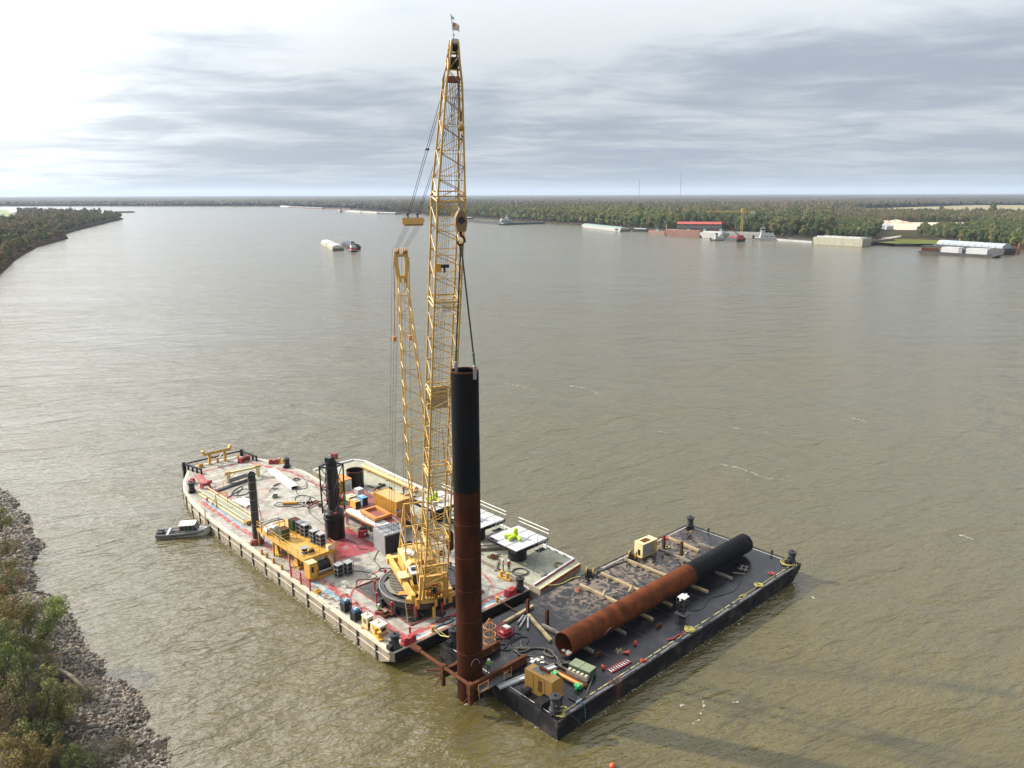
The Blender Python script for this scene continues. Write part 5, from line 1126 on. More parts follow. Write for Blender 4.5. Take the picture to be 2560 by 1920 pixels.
# ---------------------------------------------------------------- side barge cargo
def pad(label, a, b, tarp):
    t = bt('pile_cap_platform', label, 'platform', a, b, DECK)
    mb = MB(); mb.lathe([(1.35, .03), (1.35, 2.9)], 28); mb.build('pedestal', m_gloss, t, True)
    mb = MB(); mb.bb(-3.0, 3.0, -3.0, -1.0, 2.95, 3.06); mb.bb(-3.0, 3.0, -.85, .9, 2.95, 3.055); mb.bb(-2.4, 3.0, 1.05, 3.0, 2.95, 3.06); mb.build('deck_plate', m_lgrey, t)
    mb = MB()
    for x in (-2.9, 2.9): mb.ibeam((x, -3.0, 2.75), (x, 3.0, 2.75), .26, .42)
    for y in (-2.9, -.95, .97, 2.9): mb.ibeam((-3.0, y, 2.72), (3.0, y, 2.72), .26, .42)
    mb.build('beam', m_black, t)
    mb = MB()
    for s in (-2.6, -.8, 1.0, 2.6): mb.bb(s - .2, s + .2, 3.0, 3.35, 2.6, 2.95); mb.bb(3.0, 3.35, s - .2, s + .2, 2.6, 2.95)
    mb.build('bracket', m_black, t)
    mb = MB(); mb.cyl((.25, -.1, 3.06), (.25, -.1, 3.14), 1.28, 28); mb.build('centre_disc', m_lgrey, t)
    mb = MB(); mb.tube([(3.3, -3.0, 4.15), (3.3, 3.2, 4.15)], .06, 5); mb.tube([(3.3, -3.0, 3.6), (3.3, 3.2, 3.6)], .06, 5); mb.build('toe_rail', m_white, t)
    mb = MB()
    for y in (-3, -1, 1, 3.1): mb.cyl((3.3, y, 2.8), (3.3, y, 4.15), .03, 5)
    for x in (-1, 1, 3.2):
        mb.cyl((x, 3.2, 2.8), (x, 3.2, 4.1), .025, 5)
    mb.tube([(-1, 3.2, 4.1), (3.2, 3.2, 4.1)], .025, 5); mb.tube([(1.0, -3.0, 4.0), (3.2, -3.0, 4.0)], .025, 5); mb.cyl((1.0, -3.0, 3.0), (1.0, -3.0, 4.0), .025, 5); mb.build('guard_rail', m_grey, t)
    mb = MB(); mb.bb(.4, 1.9, -3.9, -3.05, 2.0, 2.06); mb.build('access_step', m_black, t)
    mb = MB()
    for x in (.4, 1.9):
        for y in (-3.9, -3.05): mb.cyl((x, y, 2.0), (x, y, 3.4), .035, 5)
    mb.tube([(.4, -3.9, 3.4), (1.9, -3.9, 3.4)], .035, 5); mb.tube([(.4, -3.9, 2.7), (1.9, -3.9, 2.7)], .03, 5); mb.build('step_rail', m_lgrey, t)
    if tarp:
        w = bt('wrapped_mooring_hook', tarp, 'wrapped hook', a - .25, b + .1, DECK + 3.14, R(-30))
        mb = MB(); mb.tube([(0, 0, .0), (.05, .05, .5), (0, .02, 1.0)], .36, 9); mb.ball((0, 0, 1.15), .3, 9, 6); mb.build('head_wrap', m_lime, w, True)
        mb = MB(); mb.tube([(.0, -.1, .4), (-.8, .1, .35), (-1.5, .35, .25)], .28, 8); mb.tube([(0, -.2, .35), (-.7, -.5, .3), (-1.2, -.8, .2)], .27, 8); mb.tube([(.1, -.2, .3), (.3, -.9, .25), (.35, -1.3, .18)], .2, 8); mb.build('hook_wrap', m_lime, w, True)
    return t
pad('grey steel pile cap platform on a black pedestal nearest the two workers', 26.5, 7.7, 'bright lime green wrapped hook on the platform nearest the workers')
pad('grey steel pile cap platform in the middle of the row of three', 26.6, 16.7, 'bright lime green wrapped hook on the middle platform')
pad('grey steel pile cap platform behind the crane boom beside the container', 26.9, 26.4, 'bright lime green wrapped hook seen behind the crane boom')
t = bt('concrete_beams', 'pair of pale square beams lying across the green deck barge', 'beams', 26.2, 12.6, DECK, R(-36))
for k, (y, z) in enumerate(((0, .3), (-.85, .25))): mb = MB(); mb.bb(-2.6, 2.3, y - .3, y + .3, .02, z*2); mb.build('beam', m_wood2 if k else m_gun, t)
t = bt('open_steel_can', 'big open topped black steel can standing near the yellow house', 'steel can', 24.9, 47.4, DECK)
mb = MB(); mb.lathe([(1.5, .02), (1.5, 3.0), (1.44, 3.0), (1.44, .1)], 32); mb.build('shell', m_gloss, t, True); mb = MB(); mb.lathe([(1.42, 2.96), (1.56, 2.96), (1.56, 3.06), (1.42, 3.06), (1.42, 2.96)], 32); mb.build('rim', m_rustb, t)
t = bt('long_yellow_pipe', 'long yellow pipe lying along the far edge of the green deck barge', 'pipe', 30.9, 46, DECK)
mb = MB(); mb.cyl((0, 8.2, .5), (0, -8.2, .5), .42, 18); mb.build('pipe', m_yel, t, True); mb = MB(); mb.cyl((0, -8.2, .5), (0, -8.35, .5), .5, 18); mb.build('end_flange', m_orange, t)
for y in (-6, 0, 6): mb = MB(); mb.bb(-.7, .7, y - .12, y + .12, .01, .1); mb.build('chock', m_wood, t)
mb = MB()
for k in range(7): mb.bb(-.5 + .16*k, -.4 + .16*k, -.6, .6, .02 + .05*(k % 2), .08 + .05*(k % 2))
for _ in range(14): mb.box((random.gauss(0, .5), random.gauss(0, .4), .2), (.5, .12, .1), random.uniform(0, 3))
ob(mb, 'broken_pallet', m_rustb, 'pallet with scrap timber on the green deck behind the workers', 'pallet', 24.1, 10.0, DECK, R(30))
mb = MB(); mb.bb(-1.4, 1.4, -.12, .12, .02, .22); ob(mb, 'loose_beam', m_wood2, 'grey loose beam behind the two workers', 'beam', 22.6, 7.7, DECK, R(40))
hose('hose_coil', m_rubber, 'round black hose coil on the green deck beside the workers', 'hose', coilpts(23.7, 4.2, 1.05, 3.0, 14, .04), .06)
hose('chain_heap', mat('old_chain', (.26, .22, .06), .7, var=.3), 'yellowish chain heap on the green deck corner', 'chain', coilpts(29.0, 1.95, .7, 4, 9, .35), .05)
mb = MB(); mb.ball((0, 0, .25), .45, 8, 5, .7); mb.box((.3, .1, .35), (.6, .4, .3), .4); ob(mb, 'rag_bag', m_wood2, 'lumpy grey brown bag at the rim of the green deck', 'bag', 25.2, 1.2, DECK, smooth=False)
hose('boat_fender_line', m_rubber, 'black hose lying along the green deck beside the yellow pipe', 'hose', [(26.4, 46), (27.4, 42), (28.4, 39), (29.6, 36), (30, 33)], .09)
mb = MB()
for x, y, d in ((0, 0, (.9, .5, .25)), (1.0, .3, (.7, .6, .3)), (-.2, -1.6, (1.1, .5, .2)), (.5, -2.2, (1.0, .7, .45)), (.9, 1.2, (.5, .4, .2))): mb.box((x, y, d[2]/2 + .02), d, random.uniform(-.4, .4))
ob(mb, 'rubber_blocks', m_black, 'loose black rubber blocks on the green deck beside the open can', 'blocks', 27.6, 44.0, DECK)
t = bt('pipe_support_frame', 'orange brown support frame at the near end of the yellow pipe', 'frame', 28.9, 36.6, DECK, R(10)); mb = MB(); mb.bb(-1.6, 1.6, -.2, .2, .6, .9); mb.build('beam', m_dkyel, t)
for x in (-1.3, 1.3): mb = MB(); mb.beam((x, 0, .02), (x, 0, .6), .2, .2); mb.build('leg', m_dkyel, t)
# ---------------------------------------------------------------- people
def person(label, pos, rz, pose, vest, legs, sleeves):
    """one continuous skinned body; joints in metres, local +y is where the person faces"""
    J = dict(pel=(0, 0, .95), bel=(0, .0, 1.12), che=(0, .01, 1.33), nec=(0, .01, 1.50), hea=(0, .03, 1.62), top=(0, .03, 1.74))
    for s, n in ((-1, 'l'), (1, 'r')):
        J.update({'hip'+n: (s*.10, 0, .90), 'kne'+n: (s*.11, .03, .50), 'ank'+n: (s*.12, 0, .09), 'toe'+n: (s*.13, .17, .04),
                  'sho'+n: (s*.20, 0, 1.43), 'elb'+n: (s*.27, -.02, 1.16), 'wri'+n: (s*.27, .12, .93), 'pal'+n: (s*.26, .16, .86)})
    J.update(pose); names = list(J); idx = {n: i for i, n in enumerate(names)}
    E_ = [('pel', 'bel'), ('bel', 'che'), ('che', 'nec'), ('nec', 'hea'), ('hea', 'top')]
    for n in 'lr': E_ += [('pel', 'hip'+n), ('hip'+n, 'kne'+n), ('kne'+n, 'ank'+n), ('ank'+n, 'toe'+n), ('che', 'sho'+n), ('sho'+n, 'elb'+n), ('elb'+n, 'wri'+n), ('wri'+n, 'pal'+n)]
    rad = dict(pel=(.16, .12), bel=(.15, .11), che=(.18, .12), nec=(.06, .06), hea=(.085, .10), top=(.06, .07), hip=(.095, .095), kne=(.065, .065), ank=(.05, .05), toe=(.045, .035), sho=(.075, .075), elb=(.052, .052), wri=(.036, .036), pal=(.04, .022))
    me = bpy.data.meshes.new('person'); me.from_pydata([J[n] for n in names], [(idx[a], idx[b]) for a, b in E_], [])
    o = bpy.data.objects.new('person', me); C.objects.link(o)
    md = o.modifiers.new('skin', 'SKIN'); sb_ = o.modifiers.new('sub', 'SUBSURF'); sb_.levels = 1; sb_.render_levels = 1
    for n in names:
        v = me.skin_vertices[0].data[idx[n]]; v.radius = rad[n] if n in rad else rad[n[:3]]; v.use_root = (n == 'pel')
    dg = bpy.context.evaluated_depsgraph_get(); em = bpy.data.meshes.new_from_object(o.evaluated_get(dg)); bpy.data.objects.remove(o)
    verts = [v.co.copy() for v in em.vertices]; polys = [tuple(p.vertices) for p in em.polygons]
    mb = MB(); mb.v = [tuple(v) for v in verts]; mb.f = polys
    nbody = len(polys)
    for n, s in (('l', -1), ('r', 1)):     # five fingers rooted in each palm, thumb from its side
        w, p = Vector(J['wri'+n]), Vector(J['pal'+n]); d = (p - w).normalized(); side = d.cross(Vector((0, .6, .8))).normalized(); fwd_ = side.cross(d)
        for k in range(4):
            b = p + side*(.027*(k - 1.5)); L = (.075, .085, .08, .06)[k]; mb.tube([b, b + d*L*.55 + fwd_*.008, b + d*L*.85 + fwd_*.03], .009, 4)
        b = p - d*.03 + side*(.035*-s); mb.tube([b, b + side*(.03*-s) + d*.03, b + side*(.035*-s) + d*.06], .010, 4)
    fm = mb.mesh('person', True)
    for m_ in (vest, legs, sleeves, m_skin, m_boot): fm.materials.append(m_)
    keys = [(n, Vector(J[n])) for n in names]
    region = dict(pel=1, bel=0, che=0, nec=3, hea=3, top=3, hip=1, kne=1, ank=4, toe=4, sho=0, elb=2, wri=3, pal=3)
    for k, p in enumerate(fm.polygons):
        if k >= nbody: p.material_index = 3; continue
        c_ = p.center; n = min(keys, key=lambda q: (q[1] - c_).length)[0]; p.material_index = region[n] if n in region else region[n[:3]]
    body = bpy.data.objects.new('person', fm); C.objects.link(body); body.location = pos; body.rotation_euler = (0, 0, rz); tag(body, label, 'person')
    h = Vector(J['hea']); mb = MB(); mb.lathe([(.17, .05), (.175, .055), (.135, .06), (.125, .12), (.08, .175), (.005, .19)], 14, (h.x, h.y - .01, h.z)); mb.bb(h.x - .09, h.x + .09, h.y + .1, h.y + .2, h.z + .045, h.z + .06); mb.build('hard_hat', m_hat, body, True)
    mb = MB(); q = h + Vector((0, .1, -.01)); mb.box(q + Vector((0, .005, 0)), (.03, .035, .05)); mb.box(q + Vector((0, 0, -.055)), (.05, .012, .012)); mb.box(q + Vector((-.035, 0, .025)), (.02, .012, .012)); mb.box(q + Vector((.035, 0, .025)), (.02, .012, .012))
    for s in (-1, 1): mb.box(h + Vector((s*.085, 0, 0)), (.015, .03, .05))
    mb.build('face_features', m_skin, body)
    return body
person('worker in orange red vest and white hard hat, the one beside the timber beam', W3(22.35, 6.15), TH + R(215), dict(elbl=(-.30, .08, 1.18), wril=(-.12, .26, 1.12), pall=(-.04, .30, 1.10), elbr=(.30, .08, 1.18), wrir=(.12, .26, 1.08), palr=(.03, .28, 1.06)), m_hv_red, m_navy, m_white)
person('worker in orange red vest with dark sleeves, the one nearer the hose coil', W3(22.8, 5.45), TH + R(160), dict(ankl=(-.16, -.08, .09), toel=(-.18, .09, .04), hea=(.02, .06, 1.61), top=(.02, .07, 1.73)), m_hv_red, m_navy, m_navy)
person('worker in green vest reaching to the standing pile from the black barge', W3(5.45, -10.1), TH + R(150), dict(elbl=(-.34, .18, 1.44), wril=(-.38, .42, 1.52), pall=(-.39, .50, 1.54), elbr=(.30, .12, 1.3), wrir=(.25, .34, 1.40), palr=(.24, .42, 1.42), anklr=(.1, .2, .09)), m_hv_green, m_trous, m_hv_green)
person('worker in red jacket standing on the green deck behind the container', W3(28.6, 38.1), TH + R(200), dict(), m_red, m_trous, m_red)
person('worker in green vest sitting on a red tool box beside the crane ring', W3(3.8, 8.3, DECK - .42), TH + R(-60), dict(kner=(.16, .42, .86), ankr=(.17, .46, .50), toer=(.18, .62, .45), knel=(-.16, .42, .86), ankl=(-.17, .46, .50), toel=(-.18, .62, .45), elbl=(-.28, .12, 1.2), wril=(-.16, .34, 1.02), pall=(-.1, .40, .98), elbr=(.28, .12, 1.2), wrir=(.16, .34, 1.02), palr=(.1, .40, .98)), m_hv_green, m_trous, m_hv_green)
t = bt('tool_box', 'red tool box seat beside the coaming of the crane ring', 'tool box', 3.8, 8.25, DECK, R(-60)); mb = MB(); mb.bb(-.45, .45, -.28, .28, .02, .36); mb.build('body', m_red, t); mb = MB(); mb.bb(-.47, .47, -.3, .3, .36, .41); mb.build('lid', m_dred, t)
mb = MB(); mb.bb(-.5, .5, -.4, .4, .0, .35); mb.cyl((-.4, .1, .45), (.4, .1, .45), .14, 8); mb.box((.5, -.5, .2), (.6, .3, .3), .5); ob(mb, 'tool_heap', m_rustb, 'heap of rusty tools at the feet of the sitting worker', 'tools', 4.1, 7.2, 2.12)
# ---------------------------------------------------------------- cargo and gear on the black barge
lp = bt('lying_pile', 'long steel pile lying on timbers, rusty half and black coated half', 'pile', 13.4, -13.55, DECK + .32 + PR)
def hshell(mb, x0, x1, r, n=40, t=.05):
    q = MB(); q.lathe([(r, x0), (r, x1), (r - t, x1), (r - t, x0), (r, x0)], n); mb.add([(z, y, x) for x, y, z in q.v], [f[::-1] for f in q.f])
mb = MB(); hshell(mb, .0, 24.2, PR); mb.build('rusty_section', m_hrust, lp, True)
mb = MB(); q_ = MB(); ragged(q_, 23.7, 37.4, PR + .006, amp=.1); mb.add([(z, y, x) for x, y, z in q_.v], [f[::-1] for f in q_.f]); mb.build('coated_section', m_pblack, lp, True)
for x in (3.0, 6.2, 9.4, 13.6, 17.8, 20.9):
    mb = MB(); q = MB(); q.lathe([(PR, x - .03), (PR + .014, x), (PR, x + .03)], 40); mb.add([(z, y, x_) for x_, y, z in q.v], [f[::-1] for f in q.f]); mb.build('weld_seam', m_rust, lp, True)
mb = MB(); mb.tube([(5.6, -1.1, -.75), (5.7, -1.42, -.2), (6.1, -1.45, .1), (6.4, -1.40, .0)], .05, 6); mb.build('lifting_loop', m_grey, lp)
mb = MB()
for _ in range(7): mb.box((.5 + random.uniform(-.2, .2), random.uniform(-.5, .4), -1.2 + random.uniform(0, .12)), (.35, .3, .12), random.uniform(0, 3))
one(mb, 'white_rags', m_white, 'crumpled white rags inside the open end of the lying pile', 'rags', W3(13.4, -13.55, DECK + .32 + PR), TH)
# timbers
def timber(label, p, q, w, h, m, name='timber'):
    p_, q_ = W3(p[0], p[1], DECK), W3(q[0], q[1], DECK); d = q_ - p_
    mb = MB(); n = 4
    for k in range(n+1):
        x = d.length*k/n; j = random.uniform(-.03, .03)
        mb.v += [(x, -w/2 + j, .01), (x, w/2 + j, .01), (x, w/2 + j, h + random.uniform(-.02, .02)), (x, -w/2 + j, h + random.uniform(-.02, .02))]
    for k in range(n):
        for e in range(4): mb.f.append((4*k + e, 4*k + (e+1) % 4, 4*k + 4 + (e+1) % 4, 4*k + 4 + e)[::-1])
    mb.f += [(0, 1, 2, 3)[::-1][::-1], (4*n+3, 4*n+2, 4*n+1, 4*n)]
    return one(mb, name, m, label, 'timber', p_, math.atan2(d.y, d.x))
timber('pale square timber under the lying pile beside the fallen planks', (26.9, -3.8), (26.9, -15.6), .32, .30, m_wood)
timber('pale square timber under the lying pile, second from the open rusty end', (31.4, -3.6), (31.3, -15.2), .32, .30, m_wood)
timber('pale square timber under the lying pile beside the yellow compressor', (37.0, -3.7), (37.4, -16.4), .32, .30, m_wood)
timber('dark square timber under the lying pile carrying two upright posts', (43.0, -4.5), (42.8, -16.6), .34, .31, m_wood2)
timber('pale green square timber on the open deck beyond the upright posts', (47.2, -3.2), (46.7, -8.8), .34, .32, m_wood)
timber('short grey timber near the coated end of the lying pile', (48.7, -7.3), (48.9, -10.4), .3, .3, m_wood2)
timber('grey square timber under the open rusty end of the lying pile', (16.4, -7.3), (16.5, -15.2), .34, .30, m_wood2)
timber('grey timber under the lying pile between open end and middle', (22.0, -11.0), (22.1, -15.3), .32, .3, m_wood2)
timber('long pale squared log leaning over the deck towards the red pump frame', (13.3, -3.9), (18.6, -3.5), .36, .34, m_wood, 'squared_log')
timber('rough brown log lying across the deck beside the open pile end', (16.7, -4.6), (14.7, -10.4), .34, .32, m_wood, 'rough_log')
for k, (p, q) in enumerate((((16.2, -4.3), (14.6, -5.0)), ((16.4, -4.6), (14.0, -5.9)), ((16.3, -5.0), (14.6, -6.7)))):
    p_, q_ = W3(*p, DECK + .16), W3(*q, DECK + .16); d = q_ - p_; mb = MB(); mb.cyl((0, 0, 0), (d.length, 0, 0), .13, 10)
    one(mb, 'short_pipe', m_grey, ('short grey pipe fanned out beside the squared log', 'short grey pipe in the middle of the fan of three', 'short grey pipe of the fan nearest the rough log')[k], 'pipe', p_, math.atan2(d.y, d.x), smooth=True)
for k in range(5):
    p = [(27.2, -7.6), (27.9, -8.4), (30.6, -9.2), (33.0, -8.2), (44.4, -8.0)][k]; mb = MB(); mb.bb(-.9, .9, -.1, .1, .33 if k < 3 else .02, .42 if k < 3 else .1)
    ob(mb, 'loose_plank', m_wood2 if k % 2 else m_wood, ['loose plank across the first timber', 'loose plank lying beside the first timber', 'loose plank across the second timber', 'loose grey plank between the timbers', 'loose plank at the foot of the upright post'][k], 'plank', p[0], p[1], DECK, R([30, -20, 24, 60, 24][k]))
def hpost(label, a, b):
    t = bt('upright_post', label, 'post', a, b, DECK); mb = MB(); mb.ibeam((0, 0, .02), (0, 0, 2.0), .34, .34, .05); mb.build('beam', m_rustb, t); mb = MB(); mb.bb(-.3, .3, -.3, .3, .01, .05); mb.build('foot_plate', m_black, t); return t
hp = hpost('rusty upright beam post beside the yellow compressor', 43.8, -4.75)
for l, a, b in (('rusty upright beam post nearest the coated half of the lying pile', 44.1, -7.6), ('rusty upright beam post beside the fanned pipes', 17.0, -4.2), ('rusty upright beam post at the open end of the lying pile', 16.9, -7.6)): again(hp, l, a, b)
hose('rope_tuft', m_rope, 'frayed rope tuft beside the upright post', 'rope', coilpts(44.6, -4.8, .35, 3, 7, .4), .04)
# compressor, winches
t = bt('compressor', 'pale yellow air compressor with grey side panel at the far edge', 'compressor', 40.6, -3.95, DECK, R(-3))
mb = MB(); mb.bb(-1.55, 1.55, -.75, .75, .12, 2.1); mb.build('housing', m_cream, t); mb = MB(); mb.bb(-1.35, .85, -.79, -.75, .3, 1.95); mb.build('side_panel', m_grey, t)
mb = MB(); mb.bb(-1.6, 1.6, -.8, .8, 2.1, 2.16); mb.build('roof', m_cream, t); mb = MB(); mb.bb(-1.58, -1.55, -.35, .1, .35, 1.2); mb.build('opening', m_black, t)
mb = MB(); mb.bb(-.9, .6, -.5, .5, 2.162, 2.17); mb.build('roof_rust', m_rustb, t); mb = MB(); mb.bb(.9, 1.5, -.8, -.75, .3, 2.0); mb.build('louvre', m_yel, t); mb = MB(); mb.bb(-1.7, 1.7, -.7, .7, .02, .12); mb.build('skid', m_dkyel, t)
def drumwinch(label, a, b, rz=0):
    t = bt('small_winch', label, 'winch', a, b, DECK, rz)
    mb = MB(); mb.cyl((0, -.4, .7), (0, .4, .7), .3, 14); mb.build('drum', m_dark, t); 
    for y in (-.45, .45): mb = MB(); mb.cyl((0, y - .05, .7), (0, y + .05, .7), .5, 16); mb.build('flange', m_yel, t)
    mb = MB(); mb.bb(-.6, .6, -.55, .55, .02, .3); mb.build('base', m_black, t); return t
dw = drumwinch('small yellow drum winch beside the compressor', 38.0, -3.7, R(20)); again(dw, 'small yellow drum winch at the edge beside the green deck barge', 29.9, -2.9, rz=R(30))
hose('compressor_hose', m_rubber, 'black hose running from the compressor along the deck edge', 'hose', [(38.2, -4.2), (35.6, -3.3), (33.2, -3.2), (31.4, -3.0), (30.6, -3.4), (30.4, -4.0)], .07)
# capstans of the black barge
again(cp, 'black mooring capstan with arm at the far corner of the black barge beside dried mud', 52.8, -3.1, rz=R(30))
again(cp, 'black mooring capstan with rope heap at the raked corner of the black barge', 53.0, -19.6, rz=R(-10))
c3_ = again(cp, 'grey mooring capstan at the black barge corner beside the ochre box', 6.1, -19.3, rz=R(60))
again(cp, 'grey topped mooring capstan at the corner between the two barges', 6.4, -2.9, rz=R(10))
hose('rope_heap', m_rope, 'yellow rope heap around the capstan at the raked corner', 'rope', coilpts(52.6, -19.4, .8, 6, 7, .5), .04)
hose('rope_heap', m_rope, 'bright yellow tangled rope heap at the corner beside the ochre box', 'rope', coilpts(6.0, -20.0, .42, 9, 6, .8), .035)
hose('rope_heap', m_rope, 'yellow rope heap on the deck edge beside the red rope', 'rope', coilpts(28.3, -19.9, .42, 8, 6, .8), .035)
hose('rope_tail', m_rope, 'yellow rope with loop lying along the deck edge line', 'rope', [(38.6, -19.9), (39.4, -20.2), (40.4, -20.1), (40.2, -19.7), (39.3, -19.7), (41.4, -19.9), (43.2, -19.9)] + coilpts(43.9, -19.9, .4, 6, 6, .8) + [(46, -19.9), (48, -19.9)], .045)
hose('red_rope', m_red, 'dark red rope at the deck edge beside the yellow rope heap', 'rope', [(24.6, -19.4), (25.4, -19.7), (26.2, -19.6), (27.0, -19.9), (27.4, -19.6)], .08)
hose('red_rope', m_red, 'small red rope hank near the raked corner', 'rope', coilpts(48.1, -19.4, .35, 4, 6, .6), .03)
hose('rope_hank', m_rope, 'thin brown rope hank beside the corner capstan', 'rope', coilpts(6.9, -19.7, .35, 2.5, 9, .25), .03)
hose('wire_ring', m_rubber, 'ring of black wire on the deck below the coated pile half', 'wire', coilpts(42.7, -15.0, .85, 1.2, 16, .03), .04)
for a, b, l in ((53.6, -6.0, 'small black post on the far edge nearer the mud patch'), (53.7, -16.4, 'small black post on the far edge nearer the raked corner')):
    mb = MB(); mb.cyl((0, 0, 0), (0, 0, .6), .13, 10); mb.cyl((0, 0, .52), (0, 0, .62), .18, 10); ob(mb, 'edge_post', m_black, l, 'post', a - .2, b, 2.11)
mb = MB()
for x, y, s in ((0, 0, .9), (.7, .3, .6), (-.6, .4, .7), (.2, -.6, .5)): mb.ball((x, y, 0), s*.6, 8, 4, .3)
ob(mb, 'mud_heap', m_mud, 'low heap of dried mud beside the far corner capstan', 'mud', 51.6, -4.2, DECK, smooth=True)
mb = MB(); mb.cyl((0, 0, 0), (0, 0, .12), .55, 20); o = ob(mb, 'hatch_cover', m_red, 'round red hatch cover on the far edge beside the compressor', 'hatch', 47.0, -2.75, DECK)
mb = MB(); mb.bb(-.8, .8, -.08, .08, .02, .12); mb.bb(-.8, .8, .5, .66, .02, .12); mb.bb(-.6, -.45, -.4, 1.0, .12, .18); mb.bb(.3, .45, -.3, .9, .12, .18)
ob(mb, 'wooden_frame', m_wood2, 'broken wooden frame on deck below the coated pile half', 'frame', 46.9, -16.2, DECK, R(20))
timber('thin grey board near the broken wooden frame', (44.6, -15.6), (45.4, -17.0), .15, .1, m_wood2, 'board')
# lantern cage
t = bt('equipment_cage', 'tall open steel cage with white top on the bare black deck', 'cage', 31.0, -17.0, DECK, R(4))
mb = MB()
for x in (-.6, .6):
    for y in (-.55, .55): mb.beam((x, y, .05), (x, y, 2.1), .06, .06)
for z in (.1, .8, 1.45, 2.1):
    for s in (-1, 1): mb.beam((-.6, s*.55, z), (.6, s*.55, z), .05, .05); mb.beam((s*.6, -.55, z), (s*.6, .55, z), .05, .05)
mb.build('frame', m_dark, t); mb = MB(); mb.bb(-.55, .55, -.5, .5, 2.12, 2.22); mb.cyl((0, 0, 2.2), (0, 0, 2.6), .06, 8); mb.bb(-.75, -.6, -.1, .1, 1.9, 2.3); mb.bb(.6, .75, -.1, .1, 1.9, 2.3); mb.build('top', m_white, t)
mb = MB()
for x, y in ((-.25, -.2), (.25, -.2), (-.25, .25), (.25, .25)): mb.cyl((x, y, .12), (x, y, 1.6), .16, 10)
mb.build('bottles', m_black, t, kind='stuff'); mb = MB(); mb.bb(-.75, .75, -.7, .7, .01, .06); mb.build('base_plate', m_grey, t)
# ladder, cones
t = bt('step_ladder', 'red step ladder with white rungs lying on the black deck', 'ladder', 16.65, -18.85, DECK, R(-4))
for y in (-.32, .32): mb = MB(); mb.bb(-1.55, 1.55, y - .05, y + .05, .02, .16); mb.build('rail', m_red, t)
for k in range(9): mb = MB(); x = -1.4 + .35*k; mb.bb(x - .07, x + .07, -.27, .27, .06, .12); mb.build('rung', m_lgrey, t)
m_cone = mat('cone_orange', (.65, .09, .035), .6, var=.1)
for k, (a, b, rz, l) in enumerate(((19.1, -17.8, 2.3, 'orange traffic cone lying beside the painted mark'), (15.2, -17.7, 1.0, 'orange traffic cone lying beside the red step ladder'), (21.5, -17.2, .6, 'small orange cone lying on bare deck towards the cage'), (19.3, -20.1, -.4, 'orange cone lying at the deck edge line'), (25.9, -4.6, .2, 'orange cone lying beside the first pale timber'))):
    t = bt('traffic_cone', l, 'cone', a, b, DECK, rz); mb = MB(); mb.cyl((-.3, 0, .2), (.42, 0, .1), .2, 12, .05); mb.build('cone', m_cone, t, True); mb = MB(); mb.box((-.32, 0, .2), (.04, .4, .38)); mb.build('foot', m_cone, t)
mb = MB()
for r_ in (20, 80, -35): mb.box((0, 0, .005), (1.2, .1, .004), R(r_))
ob(mb, 'painted_mark', m_yline, 'worn yellow painted cross mark on the black deck', 'marking', 19.0, -16.9, 2.104)
t = bt('hull_ladder', 'rusty red ladder bracket hanging over the black barge side', 'ladder', 14.2, -20.7, DECK)
for x in (-.25, .25): mb = MB(); mb.beam((x, -.06, -2.0), (x, -.06, .1), .05, .05); mb.tube([(x, -.06, .1), (x*2.4, .3, .5), (x*3, .8, .08)], .05, 6); mb.build('rail', m_dred, t)
for k in range(6): mb = MB(); mb.beam((-.25, -.06, -1.8 + .33*k), (.25, -.06, -1.8 + .33*k), .04, .04); mb.build('rung', m_dred, t)
mb = MB(); mb.bb(-.45, .45, -.12, .12, .02, .12); mb.cyl((-.25, 0, .1), (-.25, 0, .35), .09, 8); mb.cyl((.25, 0, .1), (.25, 0, .35), .09, 8); mb.bb(-.4, .4, -.08, .08, .32, .42)
c0 = ob(mb, 'rusty_cleat', m_rustb, 'rusty cleat on deck beside the lying pile chock', 'cleat', 16.5, -15.9, DECK)
c1_ = c0.copy(); C.objects.link(c1_); c1_.location = W3(26.2, -17.0, DECK); c1_['label'] = 'rusty cleat on the bare deck beside the equipment cage'
# power pack and tools at the near corner
t = bt('power_pack', 'big ochre hydraulic power pack box with brown muffler on its roof', 'power pack', 7.5, -16.3, DECK, R(4))
mb = MB(); mb.prism([(-.85, 0), (.85, 0), (.85, 1.75), (.45, 2.15), (-.85, 2.15)], -1.85, 1.85); mb.v = [(x, z, y + .15) for x, y, z in mb.v]; mb.f = [f[::-1] for f in mb.f]; mb.build('housing', m_dkyel, t)
mb = MB(); mb.bb(-.92, .92, -1.92, 1.92, .02, .16); mb.build('skid', m_dkyel, t)
mb = MB(); mb.cyl((.1, -.75, 2.55), (.1, .55, 2.55), .17, 12); mb.cyl((.1, .4, 2.3), (.1, .4, 2.5), .1, 8); mb.build('muffler', m_rustb, t, True)
for k in range(5): mb = MB(); mb.bb(-.88, -.85, -.55, -.05, .55 + .26*k, .72 + .26*k); mb.build('louvre', m_rustb, t)
mb = MB(); mb.bb(-.5, .5, -.4, 1.2, 2.302, 2.31); mb.build('roof_stain', m_wood2, t); mb = MB(); mb.tube([(-.3, -.2, 2.32), (-.86, -.1, 2.1), (-.9, 0, .6)], .03, 5); mb.build('cable', m_black, t)
for y in (-.9, .65): mb = MB(); mb.bb(-.875, -.85, y - .02, y + .02, .3, 2.1); mb.build('door_seam', m_rustb, t)
mb = MB(); mb.bb(-.5, .5, -.3, .3, .05, .45); mb.cyl((-.5, 0, .3), (-.56, 0, .3), .26, 14); mb.tube([(-.5, -.3, .05), (-.5, -.3, .6), (-.5, .3, .6), (-.5, .3, .05)], .04, 5); ob(mb, 'engine_fan', m_dark, 'small dark engine with fan guard beside the ochre power pack', 'engine', 6.2, -15.2, DECK)
